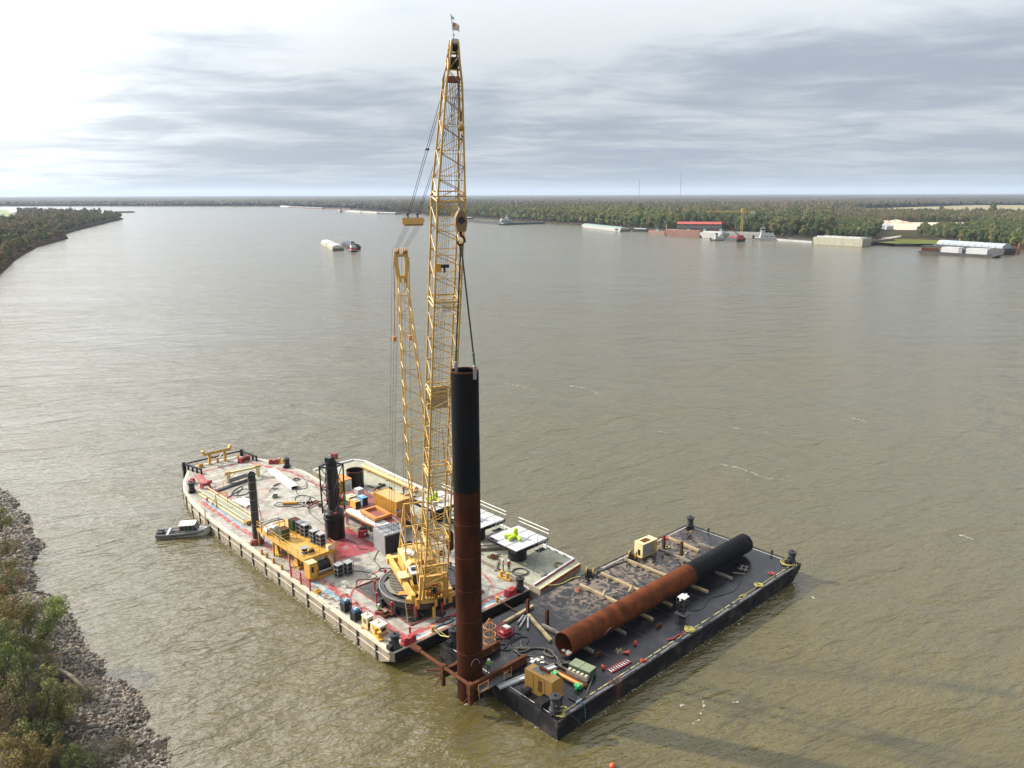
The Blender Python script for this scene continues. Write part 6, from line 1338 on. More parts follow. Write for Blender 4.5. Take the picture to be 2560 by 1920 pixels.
mb = MB(); mb.bb(-.7, .7, -.5, .5, .02, .5); mb.bb(-.75, .75, -.55, .55, .5, .58); ob(mb, 'steel_locker', m_black, 'low black steel locker beside the corner capstan', 'locker', 6.0, -17.7, DECK)
t = bt('manifold_crate', 'mossy green crate with pale valves on the black deck', 'crate', 12.5, -16.9, DECK, R(8))
mb = MB(); mb.bb(-.25, 1.0, -1.35, 1.35, .02, .85); mb.build('box', m_green, t)
for y in (-.68, .68): mb = MB(); mb.bb(-.28, 1.03, y - .64, y + .64, .85, .92); mb.build('lid', mat('mossy_lid', (.22, .26, .17), .8, var=.2, scale=3, stain=(.10, .13, .06), amt=.6), t)
mb = MB(); mb.bb(-.8, -.3, -1.35, 1.3, .02, .45); mb.build('tray', m_wood2, t)
for k in range(5): mb = MB(); mb.cyl((-.55, -1.1 + .52*k, .45), (-.55, -1.1 + .52*k, .62), .17, 10); mb.build('valve', m_gun, t)
t = bt('bracing_strut', 'orange pipe strut with bright green clamps beside the ochre power pack', 'strut', 10.7, -16.8, DECK, R(4))
mb = MB(); mb.cyl((0, -1.9, .3), (0, 1.9, .3), .2, 12); mb.build('pipe', m_orange, t, True); mb = MB(); mb.bb(.35, .6, -2.1, 1.7, .05, .3); mb.build('angle_bar', m_rustb, t)
for y in (-1.6, 1.5):
    mb = MB(); mb.cyl((-.35, y - .25, .3), (-.35, y + .25, .3), .28, 10); mb.bb(-.75, .1, y - .12, y + .12, .1, .5); mb.cyl((-.6, y - .3, .45), (-.6, y - .1, .45), .14, 8); mb.cyl((-.6, y + .1, .45), (-.6, y + .3, .45), .14, 8); mb.bb(-.3, .3, y - .3, y + .3, .05, .2); mb.build('clamp', m_bgreen, t)
t = bt('galvanised_channel', 'long grey galvanised channel lying past the ochre power pack', 'channel', 8.0, -13.4, DECK, R(-12))
mb = MB(); mb.bb(-3.6, 3.6, -.32, .32, .1, .16); mb.build('web', m_lgrey, t)
for y in (-.32, .32): mb = MB(); mb.bb(-3.6, 3.6, y - .03, y + .03, .02, .26); mb.build('flange', m_lgrey, t)
# pump frame and hoses
t = bt('pump_frame', 'red tubular frame with pump and white tank top', 'pump', 11.9, -5.6, DECK, R(0))
mb = MB()
for x in (-.75, .75):
    for y in (-.7, .7): mb.beam((x, y, .02), (x, y, 1.1), .09, .09)
for z in (.15, .65):
    for s in (-1, 1): mb.beam((-.75, s*.7, z), (.75, s*.7, z), .08, .08); mb.beam((s*.75, -.7, z), (s*.75, .7, z), .08, .08)
mb.beam((-.75, .7, 1.1), (-.75, -.7, 1.1), .06, .06); mb.beam((-.75, .7, 1.1), (.75, .7, 1.1), .06, .06); mb.build('frame', m_red, t)
mb = MB(); mb.bb(-.1, .65, -.5, .5, .2, .8); mb.cyl((-.4, -.3, .4), (-.4, .4, .4), .25, 12); mb.build('pump', m_red, t); mb = MB(); mb.bb(-.0, .6, -.4, .4, .8, .92); mb.build('tank_top', m_white, t)
hose('discharge_hose', m_rubber, 'black hose looping from the pump frame towards the rusty beam', 'hose', [(11.2, -6.2), (10.2, -5.6), (9.9, -6.6), (10.6, -7.4), (9.8, -7.8), (11.2, -7.2), (12.6, -7.2), (13.4, -8.0), (12.4, -8.8)], .07)
hose('discharge_hose', m_rubber, 'second black hose looping beside the pump frame', 'hose', [(12.4, -5.8), (13.0, -6.4), (13.2, -7.2), (12.0, -7.4), (10.8, -7.6), (10.2, -8.4), (9.6, -8.0), (8.9, -6.8)], .06)
m_hoseb = mat('muddy_hose', (.085, .075, .055), .6, var=.3)
hose('suction_hose', m_hoseb, 'thick muddy hose in big loops between the beams and the crate', 'hose', [(12.2, -8.0), (11.4, -9.0), (12.0, -9.8), (11.0, -9.8), (10.4, -9.4), (10.6, -8.6), (11.6, -9.6), (12.8, -10.6), (13.4, -11.8), (12.6, -12.8), (12.4, -11.6), (13.2, -11.2), (13.0, -12.6), (12.4, -14.0), (11.9, -14.8)], .095)
hose('suction_hose', m_hoseb, 'thick muddy hose curving from the beam towards the crate', 'hose', [(10.8, -8.8), (10.2, -9.8), (10.8, -10.8), (11.4, -11.8), (11.3, -13.4), (12.2, -14.0), (13.0, -14.8), (12.6, -13.6), (12.0, -14.2), (12.0, -15.6)], .095)
hose('suction_hose', m_hoseb, 'muddy hose running from the crate along the deck to the corner', 'hose', [(13.2, -14.4), (13.9, -16.6), (13.2, -18.0), (11.2, -19.2), (9.8, -19.9), (8.8, -19.7), (8.6, -18.8)], .08)
mb = MB()
for _ in range(9): mb.box((random.gauss(0, .4), random.gauss(0, .4), .06), (random.uniform(.3, .6), random.uniform(.2, .4), .08), random.uniform(0, 3))
ob(mb, 'paper_sacks', m_white, 'scattered white sacks on deck beside the muddy hoses', 'sacks', 11.1, -12.0, DECK)
t = bt('man_basket', 'orange tubular man basket standing behind the vertical pile', 'basket', 8.6, -6.7, DECK)
mb = MB()
for z in (.15, 1.0, 1.9, 2.9): mb.ring((0, 0, z), .7, .045, 14, 5)
for k in range(7): q = k*.9; mb.cyl((.7*math.cos(q), .7*math.sin(q), .05), (.7*math.cos(q), .7*math.sin(q), 2.9 if k % 2 else 1.9), .04, 5)
for k in range(4): q = k*1.57; mb.tube([(.7*math.cos(q), .7*math.sin(q), 2.9), (0, 0, 3.9)], .035, 5)
mb.build('cage', m_orange, t); mb = MB(); mb.cyl((0, 0, .02), (0, 0, .12), .72, 16); mb.build('floor', m_dkyel, t)
t = bt('tie_line', 'yellow black rope line from the short post down to the black barge capstan', 'rope', 0, 0, 0)
mb = MB(); mb.tube([(6.1, .5, 2.7), (6.2, -.8, 2.2), (6.3, -2.6, 2.7)], .07, 6); mb.tube([(6.3, .4, 2.6), (6.8, -1.2, 2.0), (7.6, -2.6, 2.3)], .06, 6); mb.build('rope', m_rope, t)
t = bt('hanging_chain', 'rusty chain hanging from the short yellow post to the black barge deck', 'chain', 0, 0, 0); mb = MB(); mb.tube([(16.2, .2, 2.6), (16.3, -1.4, 2.3), (16.4, -3.2, 2.15)], .06, 6); mb.build('link_run', m_rustb, t)
hose('corner_rope', m_rope, 'yellow rope hanging along the rim of the green deck corner', 'rope', [(23.5, -.9, .1), (25.5, -1.6, -.2), (27.5, -1.9, .05), (28.6, -2.4, .1)], .07)
t = bt('blue_line', 'blue rope hanging over the black barge side beside a small white tap', 'rope', 8.9, -20.6, DECK); mb = MB(); mb.tube([(0, .6, .05), (.05, -.02, .1), (.1, -.1, -.6), (.15, -.12, -1.5)], .07, 6); mb.build('rope', mat('blue_rope', (.06, .16, .24), .8, var=.2), t); mb = MB(); mb.bb(-.4, .4, .6, .75, .02, .2); mb.cyl((0, .7, .1), (0, .7, .6), .04, 6); mb.build('tap', m_lgrey, t)
# mooring wires
def line(name, label, p, q, r, sag=0.0, m=m_wire):
    n = 14; P = [p.lerp(q, k/n) - Vector((0, 0, sag*4*(k/n)*(1 - k/n))) for k in range(n+1)]; mb = MB(); mb.tube(P, r, 4); return tag(mb.build(name, m), label, 'line')
line('mooring_line', 'mooring wire from the near corner of the black barge into the water', W3(6.6, -20.4, 2.5), at(1480, 1836, -.1), .035)
line('mooring_line', 'long mooring wire from the crane barge to the rocky bank', W3(.1, 51, 2.3), at(132, 1468, .3), .02, .3)
line('mooring_line', 'thin wire slanting down from the platform post across the green deck', W3(31.3, 8.2, 2.2), W3(22.6, .6, 3.6), .025)
line('mooring_line', 'wire from the stern capstan out over the river', W3(21.2, 65, 3.4), at(772, 1157, .0), .02)
line('mooring_line', 'thin wire from the green deck barge corner to the small winch', W3(31.6, 1.0, 2.4), W3(30.2, -2.6, 2.8), .03)
line('mooring_line', 'thin wire hanging from the crane barge corner to the water', W3(.2, 2.6, 2.0), at(948, 1670, -.1), .015)
mb = MB(); mb.ball((0, 0, .1), .3, 12, 8); one(mb, 'marker_buoy', m_cone, 'orange round marker float in the open water', 'buoy', at(1531, 1917, 0), 0, smooth=True)
# ---------------------------------------------------------------- small boat at the barge side
bx, by = at(395, 1333, .6), at(523, 1323, .6); bd = by - bx
bo = thing('aluminium_workboat', 'small aluminium work boat with white cabin roof at the barge side', 'boat', Vector(((bx.x+by.x)/2, (bx.y+by.y)/2, 0)), math.atan2(bd.y, bd.x))
sec = [(-4.0, 1.15, .75, .75), (-2.6, 1.3, .7, .95), (0, 1.35, .75, 1.0), (2.0, 1.25, .85, 1.05), (3.2, .8, 1.0, .8), (4.0, .12, 1.2, .1)]
mb = MB()
for x, w, top_, wb in sec: mb.v += [(x, -w, top_), (x, -wb*.85, -.25 if x < 3.9 else .3), (x, wb*.85, -.25 if x < 3.9 else .3), (x, w, top_)]
for i in range(len(sec)-1):
    for e in range(3): mb.f.append((4*i+e, 4*i+4+e, 4*i+5+e, 4*i+1+e))
mb.f += [(0, 1, 2, 3), (20, 23, 22, 21)]
mb.build('hull', m_white, bo)
mb = MB()
for s in (-1, 1): mb.tube([(x, s*w, top_) for x, w, top_, wb in sec], .08, 6)
mb.build('gunwale', m_grey, bo); mb = MB()
for s in (-1, 1): mb.tube([(x, s*(w + .02), top_ - .28) for x, w, top_, wb in sec[:5]], .07, 5)
mb.build('rubbing_strake', m_black, bo)
mb = MB(); mb.sheet([(-3.9, -1.1), (2.0, -1.2), (3.2, -.75), (3.2, .75), (2.0, 1.2), (-3.9, 1.1)], .32); mb.build('floor', m_dark, bo)
mb = MB(); mb.prism([(2.1, -1.15), (3.2, -.72), (3.95, -.08), (3.95, .08), (3.2, .72), (2.1, 1.15)], .84, .9); mb.build('foredeck', m_lgrey, bo)
mb = MB(); mb.bb(-.3, 2.0, -.95, -.9, .35, 1.0); mb.bb(-.3, 2.0, .9, .95, .35, 1.0); mb.bb(1.95, 2.0, -.9, .9, .35, 1.0)
for x in (-.3, .3, .9, 1.5):
    for s in (-.92, .92): mb.bb(x - .03, x + .03, s - .03, s + .03, 1.0, 1.85)
for s in (-.92, .92): mb.beam((2.35, s*.9, 1.0), (1.75, s, 1.85), .06, .06)
cabn = mb.build('cabin', m_grey, bo); mb = MB(); mb.prism([(-.5, -1.05), (1.7, -1.05), (1.9, -.8), (1.9, .8), (1.7, 1.05), (-.5, 1.05)], 1.85, 1.95); mb.build('cabin_roof', m_white, cabn)
for k in range(3):
    for s in (-.9, .9): mb = MB(); mb.bb(-.24 + .6*k, .26 + .6*k, s - .01, s + .01, 1.03, 1.82); mb.build('window', m_glass, cabn)
mb = MB(); mb.add([(2.3, -.8, 1.0), (2.3, .8, 1.0), (1.78, .85, 1.84), (1.78, -.85, 1.84)], [(0, 1, 2, 3)]); mb.build('windscreen', m_glass, cabn)
mb = MB(); mb.bb(-2.35, -2.05, -1.25, 1.25, .62, .8); mb.build('thwart', m_white, bo); mb = MB(); mb.bb(-.75, -.45, .25, .7, .35, 1.25); mb.build('orange_seat', m_cone, bo)
mb = MB(); mb.bb(-3.7, -3.0, -.75, -.2, .35, .95); mb.bb(-3.7, -3.0, .2, .75, .35, .95); mb.build('outboard_motor', m_black, bo)
mb = MB(); mb.ball((4.1, .35, .6), .3, 8, 6, 1.2); mb.build('bow_fender', m_wood2, bo, True)

# loose gear scattered over the decks
for k, (a, b, rz, l) in enumerate(((8.6, 40.2, .3, 'small open crate on deck behind the yellow platform racks'), (9.8, 36.6, .8, 'small open crate on deck beside the hammer tower'), (17.8, 21.6, .2, 'small open crate beside the dark counterweight box'), (16.8, 12.4, 1.1, 'small open crate on deck between ring and green barge'), (19.4, 15.8, .5, 'small open crate on the plain deck before the middle platform'), (12.2, 52.4, .9, 'small open crate on the open stern deck'))):
    t = bt('open_crate', l, 'crate', a, b, DECK, rz)
    for nm, bx_ in (('floor', (-.5, .5, -.35, .35, .02, .07)), ('side', (-.5, .5, -.35, -.31, .07, .42)), ('side', (-.5, .5, .31, .35, .07, .42)), ('end', (-.5, -.46, -.31, .31, .07, .42)), ('end', (.46, .5, -.31, .31, .07, .42))): mb = MB(); mb.bb(*bx_); mb.build(nm, m_wood2 if k % 2 else m_dred, t)
    mb = MB()
    for _ in range(4): mb.box((random.uniform(-.3, .3), random.uniform(-.2, .2), .2), (.25, .16, .2), random.uniform(0, 3))
    mb.build('contents', m_dark, t)
for k, (a, b, l) in enumerate(((6.9, 21.9, 'blue bucket beside the deck bottle racks'), (4.4, 16.8, 'white bucket on deck near the coaming corner'), (17.2, 18.2, 'white bucket on deck behind the crane ring'), (19.9, 9.4, 'red bucket beside the swing circle'), (10.2, 56.6, 'white bucket on the stern deck beside the hose loops'), (23.2, 12.6, 'blue bucket beside the pale square beams'))):
    t = bt('bucket', l, 'bucket', a, b, DECK); mb = MB(); mb.lathe([(.19, .02), (.24, .5), (.22, .5), (.17, .05), (.01, .05)], 14); mb.build('body', (m_blue, m_white, m_white, m_red, m_white, m_blue)[k], t, True); mb = MB(); mb.tube([(-.23, 0, .5), (-.15, 0, .68), (.15, 0, .68), (.23, 0, .5)], .015, 4); mb.build('handle', m_grey, t)
hose('deck_cable', m_rubber, 'long black cable snaking over the stern deck to the hammer tower', 'cable', [(19.6, 55.4), (18.2, 52.6), (16.4, 52.8), (15.6, 50.4), (16.6, 48.6), (15.4, 46.8), (13.2, 42.4), (12.6, 38.2), (12.0, 34.2)], .045)
hose('deck_cable', m_rubber, 'black cable running from the racks to the hammer tower foot', 'cable', [(7.4, 33.6), (8.2, 35.4), (9.2, 36.0), (9.6, 34.2), (10.2, 32.6)], .05)
hose('deck_cable', m_hose, 'grey cable lying between the counterweight box and the ring', 'cable', [(13.2, 19.6), (14.6, 18.4), (15.8, 17.2), (17.4, 17.4), (18.6, 18.6)], .05)
hose('deck_cable', m_rubber, 'black cable loops beside the far side of the crane ring', 'cable', [(17.0, 8.2), (18.0, 9.6), (17.4, 11.0), (16.8, 9.8), (18.2, 10.6), (18.8, 12.4), (18.0, 14.0)], .05)
hose('deck_cable', m_hose, 'muddy hose lying along the river side of the stern deck', 'hose', [(20.6, 60.4), (20.0, 57.0), (20.4, 54.0), (19.4, 51.0), (20.2, 48.2)], .06)
hose('deck_cable', m_rubber, 'black cable crossing the bare black deck towards the equipment cage', 'cable', [(44.5, -17.2), (40.2, -18.4), (36.4, -17.4), (33.6, -18.2), (32.0, -17.4)], .035)
mb = MB(); x = 8.0
while x < 53: mb.bb(x - .025, x + .025, -20.625, -20.60, .1, 1.9); x += 3.05
y = -18.0
while y < -3: mb.bb(5.075, 5.1, y - .025, y + .025, .1, 1.9); y += 3.05
mb.build('plate_seam', m_bhull, kb, kind='stuff')
mb = MB(); x = 11.2
while x < 53: mb.sheet([(x, -20.2), (x + .05, -20.2), (x + .05, -2.3), (x, -2.3)], 2.1035); x += 6.1
mb.build('deck_seam', mat('deck_seam', (.05, .045, .045), .6, var=.4, scale=2), kb, kind='stuff')
# ---------------------------------------------------------------- vessels and works along the far bank
m_hblack = mat('far_black_hull', (.03, .03, .035), .5, var=.3, scale=.3, stain=(.10, .08, .07), amt=.5, sscale=.2)
m_hrust = MATS['pipe_rust']; m_frust = mat('far_rust_hull', (.20, .085, .055), .7, var=.3, scale=.3, stain=(.10, .05, .04), amt=.6, sscale=.2)
m_teal = mat('teal_paint', (.20, .34, .31), .5, var=.15, scale=.3, stain=(.3, .3, .28), amt=.5, sscale=.2)
m_fcream = mat('far_cream_hull', (.38, .37, .28), .6, var=.12, scale=.3, stain=(.30, .22, .14), amt=.6, sscale=.25)
m_silver = mat('ribbed_cover', (.38, .44, .48), .4, var=.15, scale=.5)
m_fwhite = mat('far_white', (.52, .53, .54), .5, var=.08, scale=.3, stain=(.5, .5, .48), amt=.4)
m_conc = mat('far_grey_hull', (.42, .42, .40), .7, var=.15, scale=.3, stain=(.25, .22, .2), amt=.6)
def vessel_frame(name, label, cat, px0, px1, group=None):
    p, q = at(*px0), at(*px1); d = q - p
    # keep local y pointing away from the camera: swap ends if needed
    if d.x * p.y - d.y * p.x < 0: p, q, d = q, p, -d
    return thing(name, label, cat, p, math.atan2(d.y, d.x), group), d.length
def far_barge(label, px0, px1, w, h, hm, cover=None, cm=None, name='hopper_barge', rake=4.0, extra=None, group=None):
    t, L = vessel_frame(name, label, 'barge', px0, px1, group)
    top_ = [(0, 0), (L, 0), (L, w), (0, w)]; bot_ = [(rake, 0), (L - rake*.3, 0), (L - rake*.3, w), (rake, w)]
    mb = MB(); hull(mb, [(top_, h), (top_, h*.55), (bot_, -.4)]); mb.sheet(top_, h); mb.build('hull', hm, t)
    if cover:
        mb = MB(); n = max(3, int(L/7)); y0, y1, hh = w*.1, w*.9, cover
        for k in range(n):
            x0, x1 = 3 + (L - 6)*k/n, 3 + (L - 6)*(k + .94)/n
            mb.prism([(y0, h + .01), (y1, h + .01), (y1, h + hh*.45), (w*.66, h + hh), (w*.34, h + hh), (y0, h + hh*.45)], x0, x1)
        mb.v = [(z, x, y) for x, y, z in mb.v]; mb.build('hatch_covers', cm, t, kind='stuff')
    else:
        mb = MB()
        for y in (w*.12, w*.88): mb.bb(3, L - 3, y - .15, y + .15, h, h + 1.2)
        for x in (3, L - 3): mb.bb(x - .15, x + .15, w*.12, w*.88, h, h + 1.2)
        mb.build('coaming', cm or hm, t)
        mb = MB()
        for k in range(int(L/4)): x = 4 + random.random()*(L - 8); mb.box((x, w*random.uniform(.2, .8), h + .5), (random.uniform(.6, 2.4), random.uniform(.6, 2), random.uniform(.6, 1.4)))
        mb.build('deck_fittings', m_grey, t, kind='stuff')
    return t, L
def towboat(label, pos, head, k=1.0, hm=None, band=None):
    t = thing('towboat', label, 'towboat', pos, head); hm = hm or m_hblack
    P = lambda *a: [v*k for v in a]
    mb = MB(); pl = [(-11*k, -4*k), (11*k, -4*k), (11*k, 4*k), (-11*k, 4*k)]; hull(mb, [(pl, 1.5*k), (pl, .8*k), ([(x*.92, y) for x, y in pl], -.4)]); mb.sheet(pl, 1.5*k); mb.build('hull', hm, t)
    mb = MB(); mb.bb(*P(-11.05, 11.05, -4.1, 4.1), 1.45*k, 1.65*k); mb.build('rub_rail', m_fwhite, t)
    mb = MB(); mb.bb(*P(-9, 5, -3.2, 3.2, 1.65, 4.2)); mb.build('deckhouse', band or m_fwhite, t)
    mb = MB(); mb.bb(*P(-8, 4.5, -2.8, 2.8, 4.2, 6.4)); mb.build('upper_deckhouse', m_fwhite, t)
    mb = MB(); mb.bb(*P(.5, 4.2, -1.9, 1.9, 6.4, 9.0)); mb.build('tower', m_fwhite, t)
    mb = MB(); mb.bb(*P(.1, 4.7, -2.4, 2.4, 9.0, 9.35)); mb.bb(*P(.3, 4.5, -2.2, 2.2, 10.9, 11.3)); ph = mb.build('wheelhouse', m_fwhite, t)
    mb = MB(); mb.bb(*P(.5, 4.3, -2.0, 2.0, 9.35, 10.9)); mb.build('window_band', m_glass, ph)
    for y in (-1.6, 1.6): mb = MB(); mb.cyl(P(-5, y, 6.4), P(-5, y, 9.2), .6*k, 10); mb.build('funnel', m_black, t)
    mb = MB(); mb.cyl(P(2, 0, 11.3), P(2, 0, 14.5), .12*k, 6); mb.cyl(P(1, 0, 13), P(3, 0, 13), .08*k, 5); mb.build('radar_mast', m_grey, t)
    for y in (-2.6, 2.6): mb = MB(); mb.bb(*P(10.6, 11.8, y - .5, y + .5, .6, 4.0)); mb.build('push_knee', m_black, t)
    for x in (-7, -4.5, -2, .5, 3):
        for s in (-1, 1): mb = MB(); mb.bb(*P(x - .5, x + .5, s*3.2 - .05, s*3.2 + .05, 2.4, 3.4)); mb.build('window', m_glass, t)
    return t
# tow in mid river
s0 = Vector((-170.9, 754, 0)); td = Vector((-.334, .943, 0)); tr = Vector((.943, .334, 0)); hd = math.atan2(td.y, td.x)
def tow_barge(label, p, L, w, h, hm, cover, cm):
    t = thing('hopper_barge', label, 'barge', p, hd - math.pi/2)
    pl = [(0, 0), (w, 0), (w, L), (0, L)]; mb = MB(); hull(mb, [(pl, h), (pl, h*.5), ([(0, 2), (w, 2), (w, L - 5), (0, L - 5)], -.4)]); mb.sheet(pl, h); mb.build('hull', hm, t)
    mb = MB(); n = 9
    for k in range(n): mb.prism([(.8, h), (w - .8, h), (w - .8, h + cover*.6), (w*.6, h + cover), (w*.4, h + cover), (.8, h + cover*.6)], 3 + (L - 6)*k/n, 3 + (L - 6)*(k + .96)/n)
    mb.v = [(x, z, y) for x, y, z in mb.v]; mb.f = [f[::-1] for f in mb.f]; mb.build('hatch_covers', cm, t, kind='stuff')
tow_barge('white covered hopper barge pushed by the red and white towboat', s0, 52, 10.7, 3.0, m_fcream, 1.9, m_fwhite)
tow_barge('white covered hopper barge leading the mid river tow', s0 + td*53, 50, 10.7, 3.0, m_fcream, 1.9, m_fwhite)
tow_barge('dark covered hopper barge on the far side of the red towboat', s0 + tr*16.8 + td*4, 60, 10.7, 3.6, m_hblack, 1.6, m_navy)
towboat('red and white towboat pushing barges in the middle of the river', s0 + tr*17.2 - td*14.5, hd, .82, m_hblack, m_red)
far_barge('dark hopper barge with orange rim beyond the wooded point', (286.5, 532.2), (337, 531.2), 11, 3.0, m_hblack, None, m_orange)
for k, (x0, x1, y, hm_, cv, cm_, lb) in enumerate(((700, 722, 516.8, m_fwhite, 1.5, m_fwhite, 'white covered barge at the head of the distant moored row'), (720, 762, 519.3, m_frust, 1.5, m_silver, 'rust brown barge second in the distant moored row'),
                                     (762, 806, 521, m_frust, 1.4, m_silver, 'brown barge with dark end third in the distant moored row'), (810, 876, 522.6, m_frust, None, m_frust, 'red brown open barge last in the distant moored row'))):
    far_barge(lb, (x0, y), (x1, y + 1.2), 11, 3.4, hm_, cv, cm_)
for k, (x0, x1, y0, y1, lb) in enumerate(((862, 900, 530.0, 532.6, 'white covered barge behind the distant white towboat'), (902, 942, 532.6, 534.6, 'white covered barge in the middle of the distant tow'), (944, 987, 534.8, 536.0, 'white covered barge with dark end leading the distant tow'))):
    far_barge(lb, (x0, y0), (x1, y1), 22, 2.6, m_fcream if k < 2 else m_hblack, 1.8, m_fwhite)
towboat('distant white towboat with barges near the far bank', at(850, 530.5), R(-55), 1.1)
far_barge('white covered barge close under the willows', (1161, 548.2), (1183, 547.6), 11, 2.6, m_hblack, 1.6, m_fwhite)
far_barge('low dark deck barge with machinery left of the white towboat by the willows', (1162, 555), (1257, 562.6), 22, 2.2, m_hblack, None, m_dark, 'deck_barge')
far_barge('low dark barge with teal rim under the willows', (1257, 562.8), (1364, 559.4), 14, 2.4, m_hblack, None, m_teal, 'deck_barge')
towboat('white towboat moored behind the low dark barges by the willows', at(1265, 555.5), R(15), 1.15)
far_barge('pale teal tank barge moored along the dark trees', (1454, 567.5), (1551, 578.6), 14, 4.0, m_conc, 1.6, m_teal, 'tank_barge', 9)
far_barge('black and white open barge astern of the teal tank barge', (1552, 578.4), (1577, 577.6), 14, 3.4, m_hblack, None, m_silver)
far_barge('black ended barge with stacked gear at the dock', (1579, 578.6), (1618, 579.4), 14, 3.2, m_hblack, 1.2, m_silver)
far_barge('rusty floating dock pontoon at the shipyard', (1620, 580), (1662, 586), 10, 2.2, m_frust, None, m_frust, 'dock_pontoon')
far_barge('purple brown rusty hopper barge at the shipyard', (1660, 588), (1750, 593.2), 12, 6.2, m_frust, 1.6, m_frust)
far_barge('weathered grey barge hull astern of the rusty hopper barge', (1750, 593.4), (1805, 596.5), 12, 6.4, m_conc, None, m_fwhite, 'barge_hull')
far_barge('long grey white barge behind the shipyard towboats', (1806, 594.2), (1912, 597.2), 12, 6.0, m_conc, None, m_conc, 'barge_hull')
towboat('small white towboat with black stern beside the black crane barge', at(1794, 600.5), R(178), .72)
far_barge('black spud barge carrying the red crane base', (1815, 602.2), (1842, 604.4), 12, 4.2, m_hblack, None, m_red, 'crane_pontoon')
towboat('large white three deck towboat moored at the shipyard', at(1912, 598.5), R(172), 1.15, m_fwhite)
far_barge('low grey work flat between the towboat and the cream hull', (1941, 601.2), (2031, 607.6), 12, 2.0, m_conc, None, m_dark, 'work_flat')
far_barge('tall cream dock hull with a diagonal end seam', (2032, 609.8), (2155, 616.6), 16, 7.4, m_fcream, None, m_fwhite, 'dock_hull', 1.0)
far_barge('black raked barge with its bow towards the grass landing', (2156, 616), (2240, 607.6), 12, 3.4, m_hblack, None, m_frust, 'raked_barge', 9)
towboat('small white tug beside the cream dock hull', at(2172, 610.5), R(-10), .6)
# house barge with silver covered barge behind
t, L = vessel_frame('quarters_barge', 'dark green barge with white deck cabins and red rack', 'barge', (2293, 633.5), (2489, 645.2))
pl = [(0, 0), (L, 0), (L, 13), (0, 13)]; mb = MB(); hull(mb, [(pl, 2.2), (pl, 1.2), ([(4, 0), (L - 4, 0), (L - 4, 13), (4, 13)], -.4)]); mb.sheet(pl, 2.2); mb.build('hull', m_hblack, t)
for x0, x1 in ((L*.30, L*.53), (L*.62, L*.88)): mb = MB(); mb.bb(x0, x1, 1.5, 11, 2.2, 6.6); mb.build('cabin', m_fwhite, t)
mb = MB(); mb.bb(L*.02, L*.30, 1, 12, 6.2, 6.8); mb.build('canopy', m_black, t)
for k in range(8): mb = MB(); x = L*(.05 + .03*k); mb.bb(x - .7, x + .7, 1.2, 2.2, 2.2, 5.4); mb.build('rack_bay', m_rustb, t)
mb = MB(); mb.bb(L*.535, L*.57, 1.5, 3.5, 2.2, 6.0); mb.build('door_block', m_grey, t); mb = MB(); mb.bb(L*.575, L*.615, 1.5, 4, 2.2, 5.2); mb.build('dark_block', m_black, t)
far_barge('silver ribbed covered barge behind the white deck cabins', (2330, 624), (2510, 637.5), 14, 5.2, m_hblack, 3.8, m_silver)
far_barge('rusty red dock frame at the end of the covered barge', (2512, 633), (2548, 634), 10, 4.4, m_frust, None, m_frust, 'rusty_bulkhead')
mb = MB(); mb.cyl((0, 0, -1), (0, 0, 9), 1.1, 12); one(mb, 'mooring_dolphin', m_frust, 'rusty round mooring pile at the end of the covered barge', 'pile', at(2546, 633.5), 0, smooth=True)
mb = MB(); mb.cyl((0, 0, -1), (0, 0, 7), .7, 10); one(mb, 'mooring_dolphin', m_dkyel, 'brown mooring pile standing behind the covered barge', 'pile', at(2398, 613.5), 0, smooth=True)
mb = MB(); mb.cyl((0, 0, -1), (0, 0, 9), .5, 8); one(mb, 'mooring_dolphin', m_gun, 'pale mooring pile beside the rusty hopper barge', 'pile', at(1665.5, 577.5), 0, smooth=True)
# yard crane, red crawler crane and red roofed shed
tc_ = thing('tower_crane', 'yellow tower crane with level jib above the shipyard', 'tower crane', at(1853, 588, 2.5), R(172))
m_tcy = mat('tower_crane_yellow', (.62, .44, .08), .6, var=.1)
mb = MB()
for i in (-1, 1):
    for j in (-1, 1): mb.beam((i, j, 0), (i, j, 27), .35, .35)
for k in range(9): z = 3*k; mb.beam((-1, -1, z), (1, -1, z + 3), .25, .25); mb.beam((-1, 1, z), (1, 1, z + 3), .25, .25); mb.beam((-1, -1, z), (-1, 1, z + 3), .25, .25); mb.beam((1, 1, z), (1, -1, z + 3), .25, .25)
mb.build('tower', m_tcy, tc_); mb = MB()
for y in (-.9, .9): mb.beam((-14, y, 27.5), (43, y, 27.5), .35, .35)
mb.beam((-14, 0, 29.2), (43, 0, 28.6), .35, .35)
for k in range(24): x = -14 + 2.4*k; mb.beam((x, -.9, 27.5), (x + 1.2, 0, 29), .2, .2); mb.beam((x + 1.2, 0, 29), (x + 2.4, .9, 27.5), .2, .2)
mb.build('jib', m_tcy, tc_); mb = MB(); mb.bb(-14.5, -10.5, -1.5, 1.5, 25.8, 28.0); mb.build('counterweight', m_fwhite, tc_); mb = MB(); mb.bb(-1.6, 1.6, -1.6, 1.6, 27, 32); mb.build('slewing_head', m_tcy, tc_)
rc = thing('red_crane', 'red lattice boom crane leaning over the shipyard barges', 'crane', at(1851, 598.5, 4.2), R(170))
mb = MB(); mb.bb(-3, 3, -2, 2, .2, 4.5); mb.build('house', m_red, rc); mb = MB()
for i in (-1, 1): mb.beam((2, i*.9, 3.5), (27, i*.4, 27), .4, .4); mb.beam((2, i*.9, 5.2), (27, i*.4, 28), .4, .4)
for k in range(12): f0, f1 = k/12, (k+1)/12; mb.beam((2 + 25*f0, -.8, 3.5 + 23.5*f0), (2 + 25*f1, .8, 5.2 + 22.8*f1), .25, .25)
mb.build('boom', m_dred, rc)
